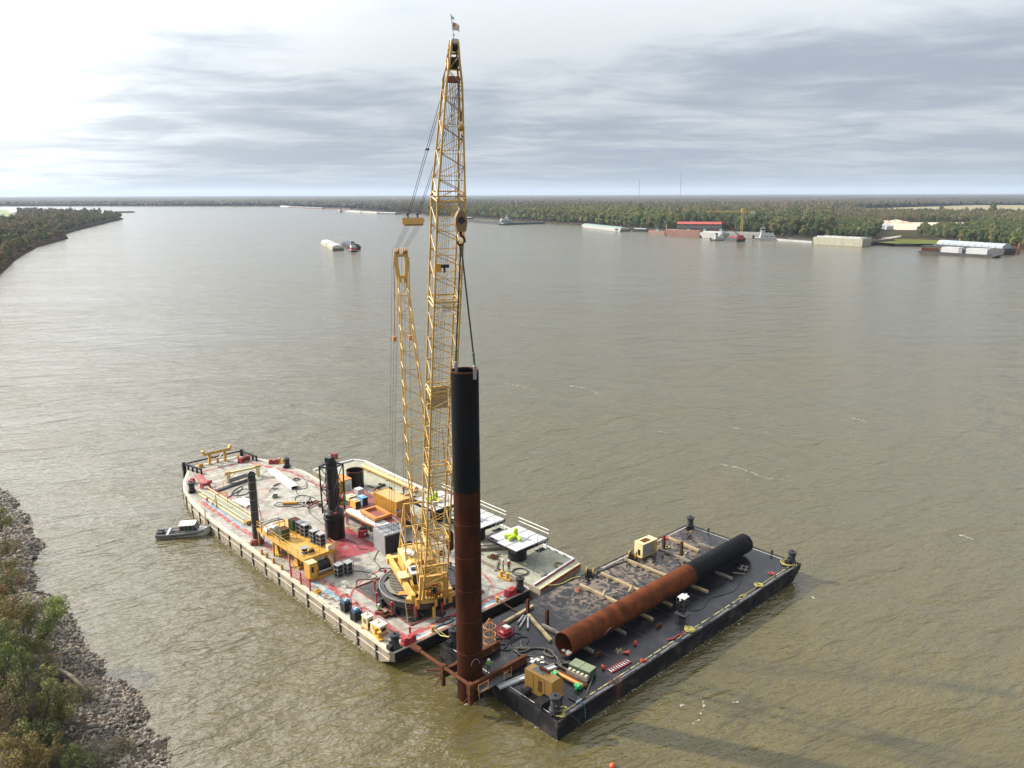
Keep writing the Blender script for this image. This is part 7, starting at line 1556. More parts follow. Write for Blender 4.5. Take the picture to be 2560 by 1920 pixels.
sh = thing('dock_shed', 'long red roofed open dock shed behind the rusty barge', 'shed', at(1692, 577, 2.5), math.atan2((at(1803, 578, 2.5) - at(1692, 577, 2.5)).y, (at(1803, 578, 2.5) - at(1692, 577, 2.5)).x))
L = (at(1803, 578, 2.5) - at(1692, 577, 2.5)).length
mb = MB(); mb.prism([(-1, 9.2), (13, 9.2), (6, 12.2)], 0, L); mb.v = [(z, x, y) for x, y, z in mb.v]; mb.build('roof', mat('red_roof', (.44, .07, .045), .6, var=.12, scale=.2), sh)
for k in range(9): mb = MB(); x = L*k/8; mb.beam((x, 0, 0), (x, 0, 9.2), .4, .4); mb.beam((x, 12, 0), (x, 12, 9.2), .4, .4); mb.build('column_pair', m_grey, sh)
mb = MB(); mb.bb(0, L, 1, 1.3, 3.5, 7.8); mb.build('cladding', m_grey, sh); mb = MB(); mb.bb(-3, L + 4, -6, 0, -.3, 2.5); mb.build('dock_apron', m_frust, sh)
for k, x in enumerate((1645, 1684, 1722, 1763, 1803)):
    mb = MB(); mb.bb(-1.9, 1.9, -1.5, 1.5, 0, 2.2); mb.bb(-2.1, 2.1, -1.7, 1.7, 2.2, 2.6); one(mb, 'dock_cabin', m_teal, ['small teal cabin on the dock beside the pontoon', 'small teal cabin at the end of the red roofed shed', 'small teal cabin before the red roofed shed', 'small teal cabin at the middle of the shed front', 'small teal cabin beside the red crane boom'][k], 'cabin', at(x, 582, 3.0) + Vector((0, 0, 2.2)), R(-50))
for k, (x, y) in enumerate(((1985, 562), (2000, 561.5), (2036, 561.5), (2048, 561), (2118, 562), (1800, 513), (1883, 517.5), (2215, 572), (2222, 574))):
    mb = MB(); s = random.uniform(.7, 1.3); mb.bb(-6*s, 6*s, -3*s, 3*s, 0, 4.5); mb.prism([(-3.4*s, 4.5), (3.4*s, 4.5), (0, 6.4)], -6.3*s, 6.3*s)
    n8 = len(mb.v); mb.v = mb.v[:8] + [(z, x_, y_) for x_, y_, z in mb.v[8:]]
    one(mb, 'yard_shed', m_fwhite, 'small white gabled shed among the far bank trees', 'shed', at(x, y, 2.6), random.uniform(-.4, .4), group='white sheds among the trees')
for k, (x, yt, d) in enumerate(((1590, 449, 5200.), (1690, 436, 5200.))):
    X_ = (x - 1280)/FPX*d; zt = 52 + (483.5 - yt)/FPX*d; t = thing('radio_mast', ['slim guyed radio mast on the horizon, the shorter of two', 'slim guyed radio mast on the horizon, the taller of two'][k], 'mast', (X_, d, 0))
    mb = MB()
    for i, j in ((-1.4, -1), (1.4, -1), (0, 1.4)): mb.cyl((i, j, 0), (i, j, zt), .5, 4)
    for q in range(int(zt/6)): mb.beam((-1.4, -1, 6*q), (1.4, -1, 6*q + 6), .5, .5)
    mb.build('lattice', m_grey, t); mb = MB()
    for z in (zt*.75, zt*.95): mb.bb(-3, 3, -1, 1, z - 1, z + 1)
    mb.build('antenna_bay', m_lgrey, t)
# ---------------------------------------------------------------- vegetation
def leaf_material(name, cols, var=.25):
    m = bpy.data.materials.new(name); m.use_nodes = True; nd, lk = m.node_tree.nodes, m.node_tree.links; p = nd['Principled BSDF']
    p.inputs['Roughness'].default_value = .75; p.inputs['Specular IOR Level'].default_value = .25
    oi = N(nd, 'ShaderNodeObjectInfo'); cr_ = N(nd, 'ShaderNodeValToRGB'); lk.new(oi.outputs['Random'], cr_.inputs[0])
    while len(cr_.color_ramp.elements) < len(cols): cr_.color_ramp.elements.new(.5)
    for k, c_ in enumerate(cols): e = cr_.color_ramp.elements[k]; e.position = k/(max(len(cols)-1, 1)); e.color = (c_[0]*1.4, c_[1]*1.4, c_[2]*1.1, 1)
    g_ = N(nd, 'ShaderNodeTexCoord'); n = N(nd, 'ShaderNodeTexNoise', i={'Scale': 3.0, 'Detail': 3.0}); lk.new(g_.outputs['Generated'], n.inputs['Vector'])
    mr_ = N(nd, 'ShaderNodeMapRange', i={1: .3, 2: .7, 3: 1 - var, 4: 1 + var}); lk.new(n.outputs[0], mr_.inputs[0])
    v = N(nd, 'ShaderNodeVectorMath', operation='SCALE'); lk.new(cr_.outputs[0], v.inputs[0]); lk.new(mr_.outputs[0], v.inputs['Scale']); lk.new(v.outputs[0], p.inputs['Base Color'])
    return m
LM = dict(willow=leaf_material('willow_leaves', [(.105, .125, .036), (.085, .11, .04), (.14, .135, .05), (.12, .12, .045)]),
          dark=leaf_material('dark_leaves', [(.040, .062, .024), (.055, .075, .028), (.048, .06, .03)]),
          brown=leaf_material('brown_leaves', [(.11, .082, .045), (.095, .078, .04), (.11, .092, .048), (.13, .08, .042)]),
          orange=leaf_material('orange_leaves', [(.15, .085, .032), (.12, .09, .033), (.14, .10, .036), (.13, .066, .028)]),
          olive=leaf_material('olive_leaves', [(.10, .095, .035), (.075, .085, .032), (.125, .105, .045)]),
          grey=leaf_material('bare_twigs', [(.13, .105, .085), (.11, .085, .075), (.15, .12, .09)]),
          bright=leaf_material('bright_leaves', [(.12, .15, .04), (.13, .16, .05), (.11, .14, .04)]))
m_bark = mat('bark', (.10, .08, .06), .9, var=.3, scale=2)
m_bark2 = mat('pale_bark', (.20, .18, .14), .9, var=.3, scale=2)
def leaves(rs, clumps, n, size, aspect=.55):
    """leaf faces spread through ellipsoid clumps (x, y, z, rx, ry, rz), denser to the outside"""
    vol = np.array([c[3]*c[4]*c[5] for c in clumps]); idx = rs.choice(len(clumps), n, p=vol/vol.sum()); cl_ = np.array(clumps)[idx]
    d = rs.normal(size=(n, 3)); d /= np.linalg.norm(d, axis=1)[:, None]; r = rs.uniform(.35, 1.0, n)**.5
    c = cl_[:, :3] + d*cl_[:, 3:]*r[:, None]
    nrm_ = d*.6 + rs.normal(size=(n, 3))*.6 + np.array([0, 0, .35]); nrm_ /= np.linalg.norm(nrm_, axis=1)[:, None]
    u = np.cross(nrm_, rs.normal(size=(n, 3))); u /= np.linalg.norm(u, axis=1)[:, None]; w = np.cross(nrm_, u)
    s = size*rs.uniform(.6, 1.35, n)[:, None]
    V = np.stack([c - u*s, c - w*s*aspect + nrm_*s*.15, c + u*s, c + w*s*aspect + nrm_*s*.15], 1).reshape(-1, 3)
    return V
def leaf_mesh(name, V, m):
    n = len(V)//4; me = bpy.data.meshes.new(name); me.vertices.add(len(V)); me.vertices.foreach_set('co', V.astype(np.float32).ravel())
    me.loops.add(4*n); me.loops.foreach_set('vertex_index', np.arange(4*n, dtype=np.int32)); me.polygons.add(n); me.polygons.foreach_set('loop_start', np.arange(0, 4*n, 4, dtype=np.int32))
    me.update(); me.validate(); me.materials.append(m); return me
def trunk_mesh(rs, h, r, limbs, m, lean=(0, 0)):
    mb = MB(); P = [(lean[0]*t + rs.normal()*.02*h*t, lean[1]*t + rs.normal()*.02*h*t, h*t*.85) for t in (0, .3, .6, 1)]
    for p, q, a, b in zip(P, P[1:], (1, .75, .5), (.75, .5, .2)): mb.cyl(p, q, r*a, 7, r*b, cap=False)
    for _ in range(limbs):
        t = rs.uniform(.3, .9); k = int(t*2.99); b0 = Vector(P[k]).lerp(Vector(P[k+1]), rs.uniform(0, 1)); a = rs.uniform(0, 6.28); L = h*rs.uniform(.18, .34)
        e = b0 + Vector((math.cos(a)*L, math.sin(a)*L, L*rs.uniform(.4, 1.0))); mid_ = b0.lerp(e, .5) + Vector((0, 0, L*.08)); mb.tube([b0, mid_, e], r*.22, 4)
    me = mb.mesh('trunk'); me.materials.append(m); return me
def tree_proto(seed, h, w, n, size, lm, kind='round', bark=None):
    rs = np.random.default_rng(seed); cl_ = []
    if kind == 'round':
        for _ in range(9):
            a = rs.uniform(0, 6.28); q = rs.uniform(0, .62)*w; z = h*rs.uniform(.42, .85); s = w*rs.uniform(.34, .55)*(1.1 - .35*abs(z/h - .6)); cl_.append((q*math.cos(a), q*math.sin(a), z, s, s, s*rs.uniform(.7, 1.0)))
        cl_.append((0, 0, h*.88, w*.4, w*.4, h*.13))
    elif kind == 'tall':
        for _ in range(9):
            a = rs.uniform(0, 6.28); q = rs.uniform(0, .4)*w; z = h*rs.uniform(.2, .9); s = w*rs.uniform(.35, .5)*(1.15 - .5*z/h); cl_.append((q*math.cos(a), q*math.sin(a), z, s, s, h*.14))
    elif kind == 'full':
        for _ in range(11):
            a = rs.uniform(0, 6.28); z = h*rs.uniform(.1, .88); q = rs.uniform(0, .6)*w*(1 - .5*z/h); s = w*rs.uniform(.34, .5); cl_.append((q*math.cos(a), q*math.sin(a), z, s, s, s*rs.uniform(.6, .9)))
    return leaf_mesh('crown', leaves(rs, cl_, n, size), LM[lm]), trunk_mesh(rs, h, h*.017, 7, bark or m_bark)
# prototypes for the woods: (key, crown mesh, trunk mesh)
PR_ = {}
for key, lm, kind, h, w in (('willow', 'willow', 'tall', 17, 5.2), ('willow2', 'willow', 'full', 14, 5.5), ('dark', 'dark', 'full', 14, 6.2), ('dark2', 'dark', 'round', 16, 6.5), ('olive', 'olive', 'round', 16, 6.2),
                            ('brown', 'brown', 'round', 17, 6.2), ('orange', 'orange', 'round', 15, 5.6), ('grey', 'grey', 'tall', 18, 5.5)):
    PR_[key] = tree_proto(hash(key) % 1000 if False else sum(map(ord, key)), h, w, 1150 if key != 'grey' else 800, .62, lm, kind)
LABEL_KIND = dict(willow='pale green willow', willow2='bushy pale green willow', dark='dark green bushy tree', dark2='dark green round tree', olive='olive round tree', brown='brown leafed tree', orange='orange leafed tree', grey='bare grey tree')
def put_tree(key, p, s, sw, label, group):
    t = thing({'willow': 'willow_tree', 'willow2': 'willow_tree'}.get(key, 'bank_tree'), label, 'tree', p, random.uniform(0, 6.28), group); t.scale = (s*sw, s*sw, s)
    for nm, me in (('crown', PR_[key][0]), ('trunk', PR_[key][1])):
        o = bpy.data.objects.new(nm, me); C.objects.link(o); o.parent = t
def inside(poly, x, y):
    x = np.asarray(x); y = np.asarray(y); res = np.zeros(x.shape, bool); n = len(poly); j = n - 1
    for i in range(n):
        xi, yi = poly[i]; xj, yj = poly[j]
        c_ = ((yi > y) != (yj > y)) & (x < (xj - xi)*(y - yi)/((yj - yi) if yj != yi else 1e-9) + xi); res ^= c_; j = i
    return res
RLAND = offset(FARR, 6, -1) + [(-B, B), (B, B), (B, -150)]
LLAND = offset(NEAR[20:] + FARL, 7, 1)[::-1] + [(-300, -150), (-B, -150), (-B, 7000)]
RL30 = offset(FARR, 40, -1) + [(-B, B), (B, B), (B, -150)]
CLEAR = [[tuple(at(x, y, 2.6))[:2] for x, y in q] for q in ([(2105, 523), (2440, 512), (2700, 512), (2700, 534), (2500, 534), (2300, 533), (2200, 532)], [(2200, 577), (2205, 560), (2260, 554), (2465, 554), (2445, 570), (2340, 578)],
          [(2185, 592), (2200, 576), (2300, 578), (2330, 590), (2400, 600), (2400, 612), (2185, 610)], [(1625, 590), (1680, 572), (1830, 573), (1860, 585), (1880, 600), (1700, 596)])]
LCLEAR = [tuple(at(x, y, 6))[:2] for x, y in [(-80, 522), (30, 522), (62, 548), (-80, 580)]]
def clear(x, y): return any(bool(inside(q, x, y)) for q in CLEAR)
# front rows along the far bank, one object for each tree
count = 0
fp_ = resample(FARR[4:19], 13.0)
ttl = 0
for i, p in enumerate(fp_):
    d = (fp_[min(i+2, len(fp_)-1)] - fp_[max(i-2, 0)]).normalized(); nr = Vector((d.y, -d.x)); 
    if nr.y*p.y + nr.x*p.x < 0 and False: nr = -nr
    for row in range(1):
        q = p + nr*random.uniform(5, 12) + d*random.uniform(-4, 4)
        if clear(q.x, q.y) or not -0.2 < q.x/q.y < .70: continue
        if q.y < 700 and q.x > 470: pass
        if q.y > 1250: key = random.choices(('willow', 'willow2', 'olive'), (6, 3, 1))[0]; s = random.uniform(1.1, 1.6)
        elif q.y > 950: key = random.choices(('dark', 'dark2', 'willow2', 'olive'), (5, 3, 2, 2))[0]; s = random.uniform(.85, 1.25)
        else: key = random.choices(('dark', 'dark2', 'olive', 'willow2'), (6, 2, 2, 2))[0]; s = random.uniform(.5, .95)
        if q.y > 2100: continue
        if q.y > 1250: lb = '%s in the front row above the low dark barges' % LABEL_KIND[key]
        elif q.y > 950: lb = '%s in the front row behind the shipyard barges' % LABEL_KIND[key]
        else: lb = '%s in the front row behind the cream hull and covered barge' % LABEL_KIND[key]
        put_tree(key, (q.x, q.y, 1.2), s, random.uniform(1.0, 1.3), lb, 'trees along the far bank'); ttl += 1
lp_ = resample(FARL[1:13], 15.0)
for i, p in enumerate(lp_):
    d = (lp_[min(i+2, len(lp_)-1)] - lp_[max(i-2, 0)]).normalized(); nr = Vector((-d.y, d.x))
    for k in range(2):
        q = p + nr*(random.uniform(4, 9) + 14*k) + d*random.uniform(-5, 5)
        if q.x/q.y < -.72 or q.y > 2000: continue
        key = random.choices(('orange', 'olive', 'brown', 'dark2', 'willow2'), (3, 5, 3, 2, 4) if q.y < 1000 else (2, 4, 4, 3, 3))[0]
        put_tree(key, (q.x, q.y, 2.2), random.uniform(.75, 1.05)*(.8 if k == 0 else 1.0), random.uniform(.95, 1.25), '%s on the left bank %s' % (LABEL_KIND[key], 'before the wooded point' if q.y < 1000 else 'at the wooded point'), 'trees along the left bank'); ttl += 1
for x, y, s, key, lb in ((2352, 536, 1.2, 'dark2', 'single dark round tree before the dry field'), (2480, 539, 1.6, 'dark2', 'broad dark round tree standing in the dry field'), (2415, 538, 1.1, 'brown', 'thin brown tree beside the dry field'), (2312, 537, 1.0, 'dark2', 'smaller dark round tree before the dry field'), (2365, 600, .7, 'olive', 'small olive tree on the grass landing'), (2300, 590, .62, 'dark', 'small dark tree beside the gravel road'), (2330, 594, .6, 'dark2', 'low round tree between the sand yard and the landing')):
    p = at(x, y, 2.4); put_tree(key, p, s, 1.2, lb, 'lone trees by the dry field and landing')
# woods behind: instanced mass
pts = {k: [] for k in PR_}
def wood_points(n, gen, poly, chooser, smin, smax, z):
    for _ in range(n):
        x, y = gen()
        if not (-.74 < x/y < .74) or not bool(inside(poly, x, y)) or clear(x, y) or bool(inside(LCLEAR, x, y)): continue
        k = chooser(x, y); f_ = .6 if (x/y > .40 and y < 2300) else 1.0; pts[k].append((x, y, z, random.triangular(smin*.75, smax*1.1, smin*1.1)*f_, random.uniform(0, 6.28)))
def gen_r():
    y = 560*(3000/560)**random.random(); return random.uniform(-.15, .74)*y, y
def ch_r(x, y):
    if x < 250 and y < 2300 and y < 1900: return random.choices(('willow', 'willow2', 'olive', 'brown'), (5, 3, 3, .6))[0]
    if y < 1250: return random.choices(('dark', 'dark2', 'olive', 'willow2'), (5, 4, 3, 1))[0]
    if y < 1800: return random.choices(('olive', 'brown', 'dark2', 'orange', 'grey'), (5, 3, 3, .4, 1))[0]
    return random.choices(('grey', 'brown', 'dark2', 'olive'), (4, 4, 3, 3))[0]
RL14 = offset(FARR, 20, -1) + [(-B, B), (B, B), (B, -150)]
wood_points(40000, gen_r, RL14, ch_r, .9, 1.45, 2.0)
def gen_l():
    y = 430*(2600/430)**random.random(); return random.uniform(-.74, -.36)*y, y
wood_points(9000, gen_l, offset(NEAR[20:] + FARL, 40, 1)[::-1] + [(-300, -150), (-B, -150), (-B, 7000)], lambda x, y: random.choices(('olive', 'brown', 'orange', 'dark2', 'grey'), (4, 4, 2, 3, 2))[0], .75, 1.1, 4.1)
def gen_f():
    y = random.uniform(2300, 4600); return random.uniform(-.74, .1)*y, y
wood_points(9000, gen_f, RL14, lambda x, y: random.choices(('dark2', 'olive', 'brown', 'willow2', 'grey'), (4, 4, 3, 2, 2))[0], .8, 1.25, 2.0)
def instanced(name, label, data):
    """data: {proto: points}; one object, trees instanced on points by geometry nodes"""
    allp = [(k, p) for k, ps in data.items() for p in ps]; keys = [k for k in data if data[k]]
    me = bpy.data.meshes.new(name); me.from_pydata([p[:3] for _, p in allp], [], [])
    for nm, tp_, vals in (('kind', 'INT', [keys.index(k) for k, _ in allp]), ('size', 'FLOAT', [p[3] for _, p in allp]), ('turn', 'FLOAT', [p[4] for _, p in allp])):
        a = me.attributes.new(nm, tp_, 'POINT'); a.data.foreach_set('value', vals)
    o = bpy.data.objects.new(name, me); C.objects.link(o)
    ng = bpy.data.node_groups.new(name, 'GeometryNodeTree'); ng.interface.new_socket('Geometry', in_out='INPUT', socket_type='NodeSocketGeometry'); ng.interface.new_socket('Geometry', in_out='OUTPUT', socket_type='NodeSocketGeometry')
    nd, lk = ng.nodes, ng.links; gi_ = nd.new('NodeGroupInput'); go = nd.new('NodeGroupOutput'); jn = nd.new('GeometryNodeJoinGeometry')
    def attr(nm, tp_): a = nd.new('GeometryNodeInputNamedAttribute'); a.data_type = tp_; a.inputs['Name'].default_value = nm; return a.outputs['Attribute']
    kk, sz, tn = attr('kind', 'INT'), attr('size', 'FLOAT'), attr('turn', 'FLOAT'); cx = nd.new('ShaderNodeCombineXYZ'); lk.new(tn, cx.inputs['Z'])
    for i, k in enumerate(keys):
        po = bpy.data.objects.new('tree_pattern', PR_[k][0]); oi = nd.new('GeometryNodeObjectInfo'); oi.inputs['Object'].default_value = po; oi.inputs['As Instance'].default_value = True
        cm = nd.new('FunctionNodeCompare'); cm.data_type = 'INT'; cm.operation = 'EQUAL'; lk.new(kk, cm.inputs[2]); cm.inputs[3].default_value = i
        ip = nd.new('GeometryNodeInstanceOnPoints'); lk.new(gi_.outputs[0], ip.inputs['Points']); lk.new(cm.outputs[0], ip.inputs['Selection']); lk.new(oi.outputs['Geometry'], ip.inputs['Instance']); lk.new(cx.outputs[0], ip.inputs['Rotation']); lk.new(sz, ip.inputs['Scale'])
        lk.new(ip.outputs[0], jn.inputs[0])
    lk.new(jn.outputs[0], go.inputs[0]); md = o.modifiers.new('trees', 'NODES'); md.node_group = ng
    return tag(o, label, 'woods', kind='stuff')
instanced('woodland', 'mixed green and brown woods on both banks of the river', pts)
# distant canopy out to the horizon
m_canopy = bpy.data.materials.new('distant_canopy'); m_canopy.use_nodes = True
nd, lk = m_canopy.node_tree.nodes, m_canopy.node_tree.links; pb_ = nd['Principled BSDF']; pb_.inputs['Roughness'].default_value = .9; pb_.inputs['Specular IOR Level'].default_value = .1
pos_ = N(nd, 'ShaderNodeNewGeometry').outputs['Position']
na = N(nd, 'ShaderNodeTexNoise', i={'Scale': .0016, 'Detail': 5.0, 'Roughness': .65}); lk.new(pos_, na.inputs['Vector']); nb = N(nd, 'ShaderNodeTexNoise', i={'Scale': .05, 'Detail': 3.0}); lk.new(pos_, nb.inputs['Vector'])
rp = N(nd, 'ShaderNodeValToRGB'); lk.new(math_node(nd, lk, 'ADD', math_node(nd, lk, 'MULTIPLY', na.outputs[0], .55), math_node(nd, lk, 'MULTIPLY', nb.outputs[0], .45)), rp.inputs[0])
for k, (ps, c_) in enumerate(((.36, (.035, .055, .024)), (.48, (.085, .075, .038)), (.56, (.11, .078, .045)), (.66, (.12, .095, .065)))):
    e = rp.color_ramp.elements[k] if k < 2 else rp.color_ramp.elements.new(ps); e.position = ps; e.color = (*[v*.45 for v in c_], 1)
lk.new(rp.outputs[0], pb_.inputs['Base Color'])
rr_ = 2500*np.exp(np.arange(0, 380)*.0062); th_ = np.radians(np.arange(-37, 37, .085)); Rg, Tg = np.meshgrid(rr_, th_, indexing='ij')
Xg, Yg = Rg*np.sin(Tg), Rg*np.cos(Tg); Xg += RNG.normal(size=Xg.shape)*Rg*.0005; Yg += RNG.normal(size=Xg.shape)*Rg*.0015
Zg = 8 + RNG.uniform(0, 1, Xg.shape)**1.5*11*np.clip(6000/Rg, .35, 1) + 3*np.sin(Xg*.004)*np.cos(Yg*.003) + np.clip((Rg - 6000)/900, 0, 8)
ok_ = inside(RL30, Xg, Yg) | inside(offset(NEAR[20:] + FARL, 60, 1)[::-1] + [(-300, -150), (-B, -150), (-B, 7000)], Xg, Yg)
for q in CLEAR[:1]: ok_ &= ~inside(q, Xg, Yg)
ok_ &= ~inside(LCLEAR, Xg, Yg)
ni, nj = Xg.shape; ids = np.arange(ni*nj).reshape(ni, nj); okf = ok_[:-1, :-1] & ok_[1:, :-1] & ok_[1:, 1:] & ok_[:-1, 1:]
Fq = np.stack([ids[:-1, :-1][okf], ids[:-1, 1:][okf], ids[1:, 1:][okf], ids[1:, :-1][okf]], 1)
Vq = np.stack([Xg, Yg, Zg], -1).reshape(-1, 3); used = np.unique(Fq); remap = -np.ones(ni*nj, np.int64); remap[used] = np.arange(len(used)); Fq = remap[Fq]; Vq = Vq[used]
me = bpy.data.meshes.new('distant_woods'); me.vertices.add(len(Vq)); me.vertices.foreach_set('co', Vq.astype(np.float32).ravel()); me.loops.add(4*len(Fq)); me.loops.foreach_set('vertex_index', Fq.astype(np.int32).ravel()); me.polygons.add(len(Fq)); me.polygons.foreach_set('loop_start', np.arange(0, 4*len(Fq), 4, dtype=np.int32)); me.update(); me.materials.append(m_canopy)
o = bpy.data.objects.new('distant_woods', me); C.objects.link(o); tag(o, 'flat hazy woods stretching to the horizon', 'woods', kind='stuff')
# ---------------------------------------------------------------- shrubs and trees on the near bank
def shrub(name, label, px, py, z, h, w, n, size, lm, cat='shrub', lean=(0, 0), limbs=9, shape='bush', bark=None, seed=0, group=None):
    rs = np.random.default_rng(seed*7 + 3); p = at(px, py, z); cl_ = []
    m_ = 34 if shape != 'thin' else 22
    for _ in range(m_):
        a = rs.uniform(0, 6.28)
        if shape == 'thin': q = rs.uniform(0, .6)*w; zz = h*rs.uniform(.2, 1.0); s = w*rs.uniform(.10, .22)
        elif shape == 'plume': q = rs.uniform(0, .6)*w; zz = h*rs.uniform(.35, 1.0); s = w*rs.uniform(.12, .24)
        else: q = rs.uniform(0, .95)*w; zz = h*rs.uniform(.08, 1.0)*(1 - .35*q/w); s = w*rs.uniform(.12, .26)
        f = zz/h; cl_.append((q*math.cos(a) + lean[0]*f, q*math.sin(a) + lean[1]*f, zz, s, s, s*rs.uniform(.8, 1.6)))
    t = thing(name, label, cat, p, 0, group)
    o = bpy.data.objects.new('crown', leaf_mesh('crown', leaves(rs, cl_, n, size*.85, .36), LM[lm])); C.objects.link(o); o.parent = t
    mb = MB()
    for k in range(limbs*2):
        c_ = cl_[k % len(cl_)]; b0 = Vector((rs.normal()*.15*w*.3, rs.normal()*.15*w*.3, -.3)); e = Vector(c_[:3]) + Vector((rs.normal()*.2, rs.normal()*.2, c_[5]*.6)); md_ = b0.lerp(e, .5) + Vector((rs.normal()*.08*h, rs.normal()*.08*h, .05*h))
        r0 = .012*h*rs.uniform(.5, 1.1); mb.cyl(b0, md_, r0, 5, r0*.7, cap=False); mb.cyl(md_, e, r0*.7, 5, r0*.25, cap=False)
        for _ in range(4):
            g0 = md_.lerp(e, rs.uniform(0, 1)); mb.tube([g0, g0 + Vector((rs.normal()*.25*w*.6, rs.normal()*.25*w*.6, abs(rs.normal())*.3*w*.5))], r0*.2 + .006, 3)
    o = bpy.data.objects.new('branches', mb.mesh('branches')); o.data.materials.append(bark or m_bark); C.objects.link(o); o.parent = t
    return t
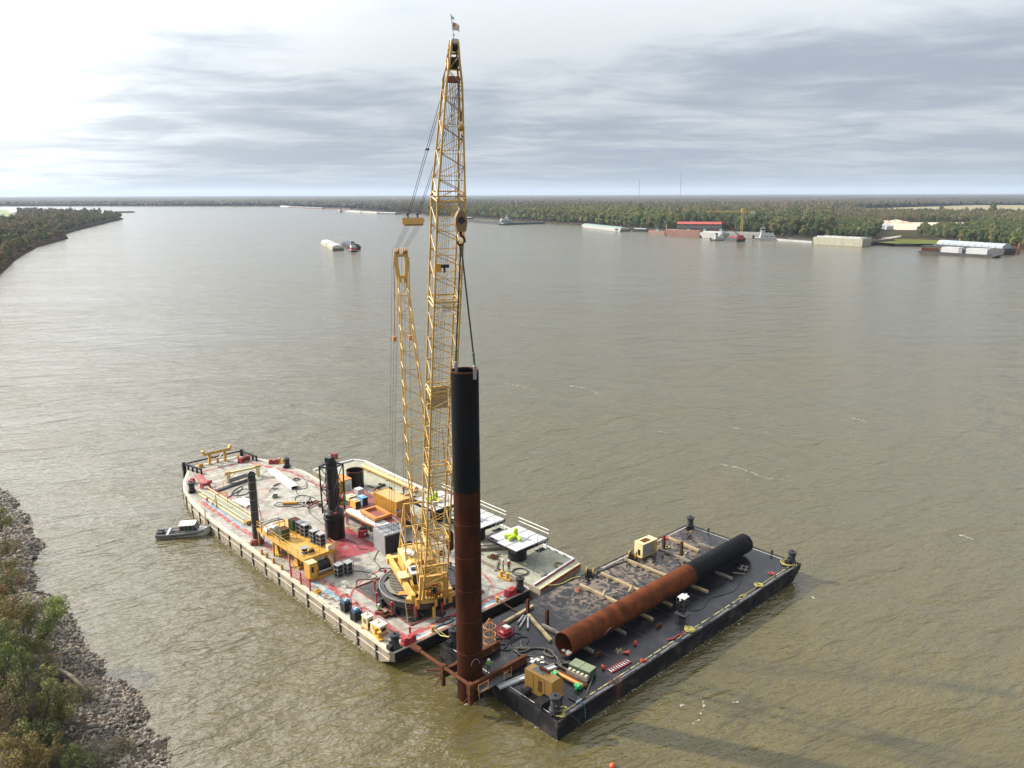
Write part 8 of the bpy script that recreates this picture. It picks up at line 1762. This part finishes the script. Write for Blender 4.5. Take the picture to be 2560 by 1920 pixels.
SH = [('bank_shrub', 'tall olive shrub at the top of the bank behind the ochre one', -20, 1620, 5.0, 6.5, 3.0, 5000, .12, 'olive', 'shrub', (0, 0), 12, 'bush', None),
      ('bank_shrub', 'tall dark shrub at the top of the bank behind the dense one', -25, 1720, 5.0, 6.5, 3.0, 5500, .12, 'dark', 'shrub', (0, 0), 12, 'bush', None),
      ('bank_shrub', 'brown shrub at the top of the bank above the russet one', -10, 1810, 4.8, 5.0, 2.8, 5000, .11, 'brown', 'shrub', (0, 0), 14, 'bush', None),
      ('bank_shrub', 'olive green shrub between the dense shrub and the tall stems', 55, 1790, 3.8, 4.6, 2.4, 5200, .10, 'olive', 'shrub', (0, 0), 12, 'bush', None),
      ('bank_shrub', 'green shrub between the russet shrub and the tall stems', 62, 1880, 3.8, 3.4, 2.2, 4600, .10, 'willow', 'shrub', (0, 0), 12, 'bush', None),
      ('bank_shrub', 'orange tinted shrub on the upper bank by the small orange bush', 4, 1550, 4.2, 5.0, 2.4, 4200, .11, 'orange', 'shrub', (0, 0), 12, 'bush', None),
      ('bank_shrub', 'low brown brush along the upper stones', 48, 1545, 2.8, 2.2, 2.2, 3000, .10, 'brown', 'shrub', (0, 0), 12, 'bush', None),
      ('bank_shrub', 'low green brush beneath the olive willow', 50, 1690, 3.2, 3.4, 2.2, 4200, .10, 'willow', 'shrub', (0, 0), 12, 'bush', None),
      ('bank_shrub', 'brown bush hanging over the driftwood end', 128, 1690, 2.4, 2.4, 1.8, 2600, .09, 'brown', 'shrub', (0, 0), 14, 'bush', m_bark2),('leaning_willow', 'bright green willow bush leaning out over the stones', 92, 1618, 2.4, 5.2, 2.6, 5200, .11, 'bright', 'bush', (2.6, 1.2), 12, 'plume', m_bark2),
      ('leaning_willow', 'olive willow bush behind the bright green one', 60, 1600, 3.0, 4.6, 2.2, 3200, .10, 'willow', 'bush', (1.0, .6), 10, 'plume', m_bark2),
      ('slim_tree', 'tall slim tree with bare dark stems and few leaves', 80, 1848, 3.2, 10.5, 1.9, 2600, .10, 'olive', 'tree', (-.6, .4), 8, 'thin', m_bark),
      ('slim_tree', 'slim leaning tree beside the tall bare stems', 102, 1838, 3.0, 8.0, 1.6, 1800, .10, 'willow', 'tree', (.9, .5), 6, 'thin', m_bark),
      ('bank_shrub', 'broad olive green shrub below the driftwood log', 150, 1800, 2.6, 3.4, 3.0, 7000, .10, 'olive', 'shrub', (.3, 0), 10, 'bush', None),
      ('bank_shrub', 'yellow green shrub crown in front of the tall stems', 118, 1770, 3.0, 4.2, 2.4, 5200, .10, 'willow', 'shrub', (.2, .2), 10, 'bush', None),
      ('bank_shrub', 'dark green shrub at the foot of the tall stems', 112, 1885, 3.0, 3.2, 2.6, 6000, .10, 'dark', 'shrub', (0, 0), 10, 'bush', None),
      ('bank_shrub', 'russet shrub with bare twigs at the bottom of the bank', 38, 1850, 4.0, 3.4, 2.6, 4200, .09, 'brown', 'shrub', (0, 0), 14, 'bush', m_bark2),
      ('bank_shrub', 'orange leafed shrub below the tall stems', 92, 1915, 3.6, 2.8, 2.4, 4200, .10, 'orange', 'shrub', (0, 0), 12, 'bush', m_bark2),
      ('bank_shrub', 'orange shrub spreading at the frame corner of the bank', 30, 1925, 4.2, 3.0, 2.6, 4200, .10, 'orange', 'shrub', (0, 0), 14, 'bush', m_bark2),
      ('bank_shrub', 'dense green shrub beside the slim tree on the upper bank', 22, 1740, 4.2, 6.0, 2.4, 6500, .11, 'willow', 'shrub', (0, 0), 12, 'bush', None),
      ('bank_shrub', 'olive shrub above the stones on the upper bank', 18, 1660, 4.2, 5.4, 2.3, 5200, .11, 'olive', 'shrub', (.2, 0), 12, 'bush', None),
      ('bank_shrub', 'ochre leafed shrub on the upper bank behind the willow', 28, 1590, 4.0, 5.0, 2.2, 4200, .11, 'orange', 'shrub', (0, 0), 12, 'bush', None),
      ('bank_shrub', 'olive brown bush mid bank beside the bright willow', 70, 1660, 2.8, 3.2, 2.4, 4600, .10, 'olive', 'shrub', (.2, 0), 12, 'bush', None),
      ('bank_shrub', 'rusty leafed low bush under the bright willow', 110, 1632, 2.0, 2.2, 1.8, 2600, .09, 'brown', 'shrub', (.2, 0), 10, 'bush', None),
      ('bank_shrub', 'bare twiggy bush above the driftwood log', 96, 1700, 2.8, 3.4, 2.4, 1800, .09, 'olive', 'shrub', (.3, 0), 22, 'bush', m_bark2),
      ('bank_shrub', 'small orange bush at the narrow part of the bank', 34, 1480, 2.6, 3.0, 1.8, 2600, .11, 'orange', 'shrub', (0, 0), 10, 'bush', None),
      ('bank_shrub', 'low olive bush behind the small orange bush', 10, 1500, 3.6, 4.2, 2.4, 3600, .12, 'olive', 'shrub', (0, 0), 10, 'bush', None),
      ('bank_shrub', 'small green bush at the upstream end of the stones', 4, 1318, 3.2, 3.0, 2.0, 2400, .13, 'willow', 'shrub', (0, 0), 8, 'bush', None),
      ('bank_shrub', 'low dry brown brush on the upstream stones', 14, 1380, 2.6, 1.8, 2.2, 2400, .12, 'brown', 'shrub', (0, 0), 10, 'bush', None),
      ('bank_shrub', 'low green weeds among the stones upstream', 24, 1420, 2.2, 1.2, 1.8, 2000, .11, 'olive', 'shrub', (0, 0), 8, 'bush', None),
      ('bank_shrub', 'dry brown weeds on the stones beside the driftwood log', 205, 1745, 1.6, 1.0, 1.8, 1800, .08, 'brown', 'shrub', (0, 0), 10, 'bush', None),
      ('bank_shrub', 'dry tan weeds on the low muddy shore', 300, 1870, 1.2, .9, 1.9, 1500, .08, 'brown', 'shrub', (0, 0), 10, 'bush', None),
      ('bank_shrub', 'grey bare brush at the bottom of the muddy shore', 240, 1900, 1.8, 1.8, 2.0, 900, .08, 'grey', 'shrub', (0, 0), 22, 'bush', m_bark2),
      ('bank_shrub', 'small green shrub at the bottom of the stones', 190, 1918, 2.4, 2.2, 1.8, 3000, .09, 'willow', 'shrub', (0, 0), 10, 'bush', None)]
for k, a in enumerate(SH): shrub(a[0], a[1], a[2], a[3], a[4], a[5], a[6], a[7], a[8], a[9], a[10], a[11], a[12], a[13], a[14], seed=k, group='shrubs and slim trees on the near bank')
p, q = at(150, 1679, 1.9), at(216, 1731, 1.0); d = q - p
mb = MB(); P_ = [Vector((0, 0, .2)), Vector((d.length*.4, .15, .3)), Vector((d.length, 0, .12))]; mb.cyl(P_[0], P_[1], .22, 10, .24); mb.cyl(P_[1], P_[2], .24, 10, .13)
for k in range(6): mb.tube([Vector((d.length*.02, 0, .2)), Vector((-.5 - .2*random.random(), random.uniform(-.7, .7), random.uniform(.1, .6)))], .06, 5)
mb.tube([Vector((d.length*.97, 0, .12)), Vector((d.length*1.1, .4, .5))], .05, 5); mb.tube([Vector((d.length*.97, 0, .12)), Vector((d.length*1.08, -.4, .35))], .05, 5)
o = mb.build('driftwood_log', mat('driftwood', (.34, .28, .19), .85, var=.3, scale=4, stain=(.12, .09, .06), amt=.6), None, True); o.location = p; o.rotation_euler = (0, math.atan2(.9, d.length), math.atan2(d.y, d.x)); tag(o, 'bleached driftwood log lying across the bank stones', 'log')
# ---------------------------------------------------------------- haze
mb = MB(); mb.bb(-28500, 28500, -1200, 29500, -4.0, 200.0)
hm = bpy.data.materials.new('river_haze'); hm.use_nodes = True; hn, hl = hm.node_tree.nodes, hm.node_tree.links; hn.clear()
pv = N(hn, 'ShaderNodeVolumePrincipled', i={'Density': 5.0e-5, 'Anisotropy': 0.1}); pv.inputs['Color'].default_value = (.54, .64, .80, 1)
oo = N(hn, 'ShaderNodeOutputMaterial'); hl.new(pv.outputs[0], oo.inputs['Volume'])
hz_o = mb.build('haze', hm); tag(hz_o, 'pale blue haze over the river and woods', 'haze', kind='stuff')
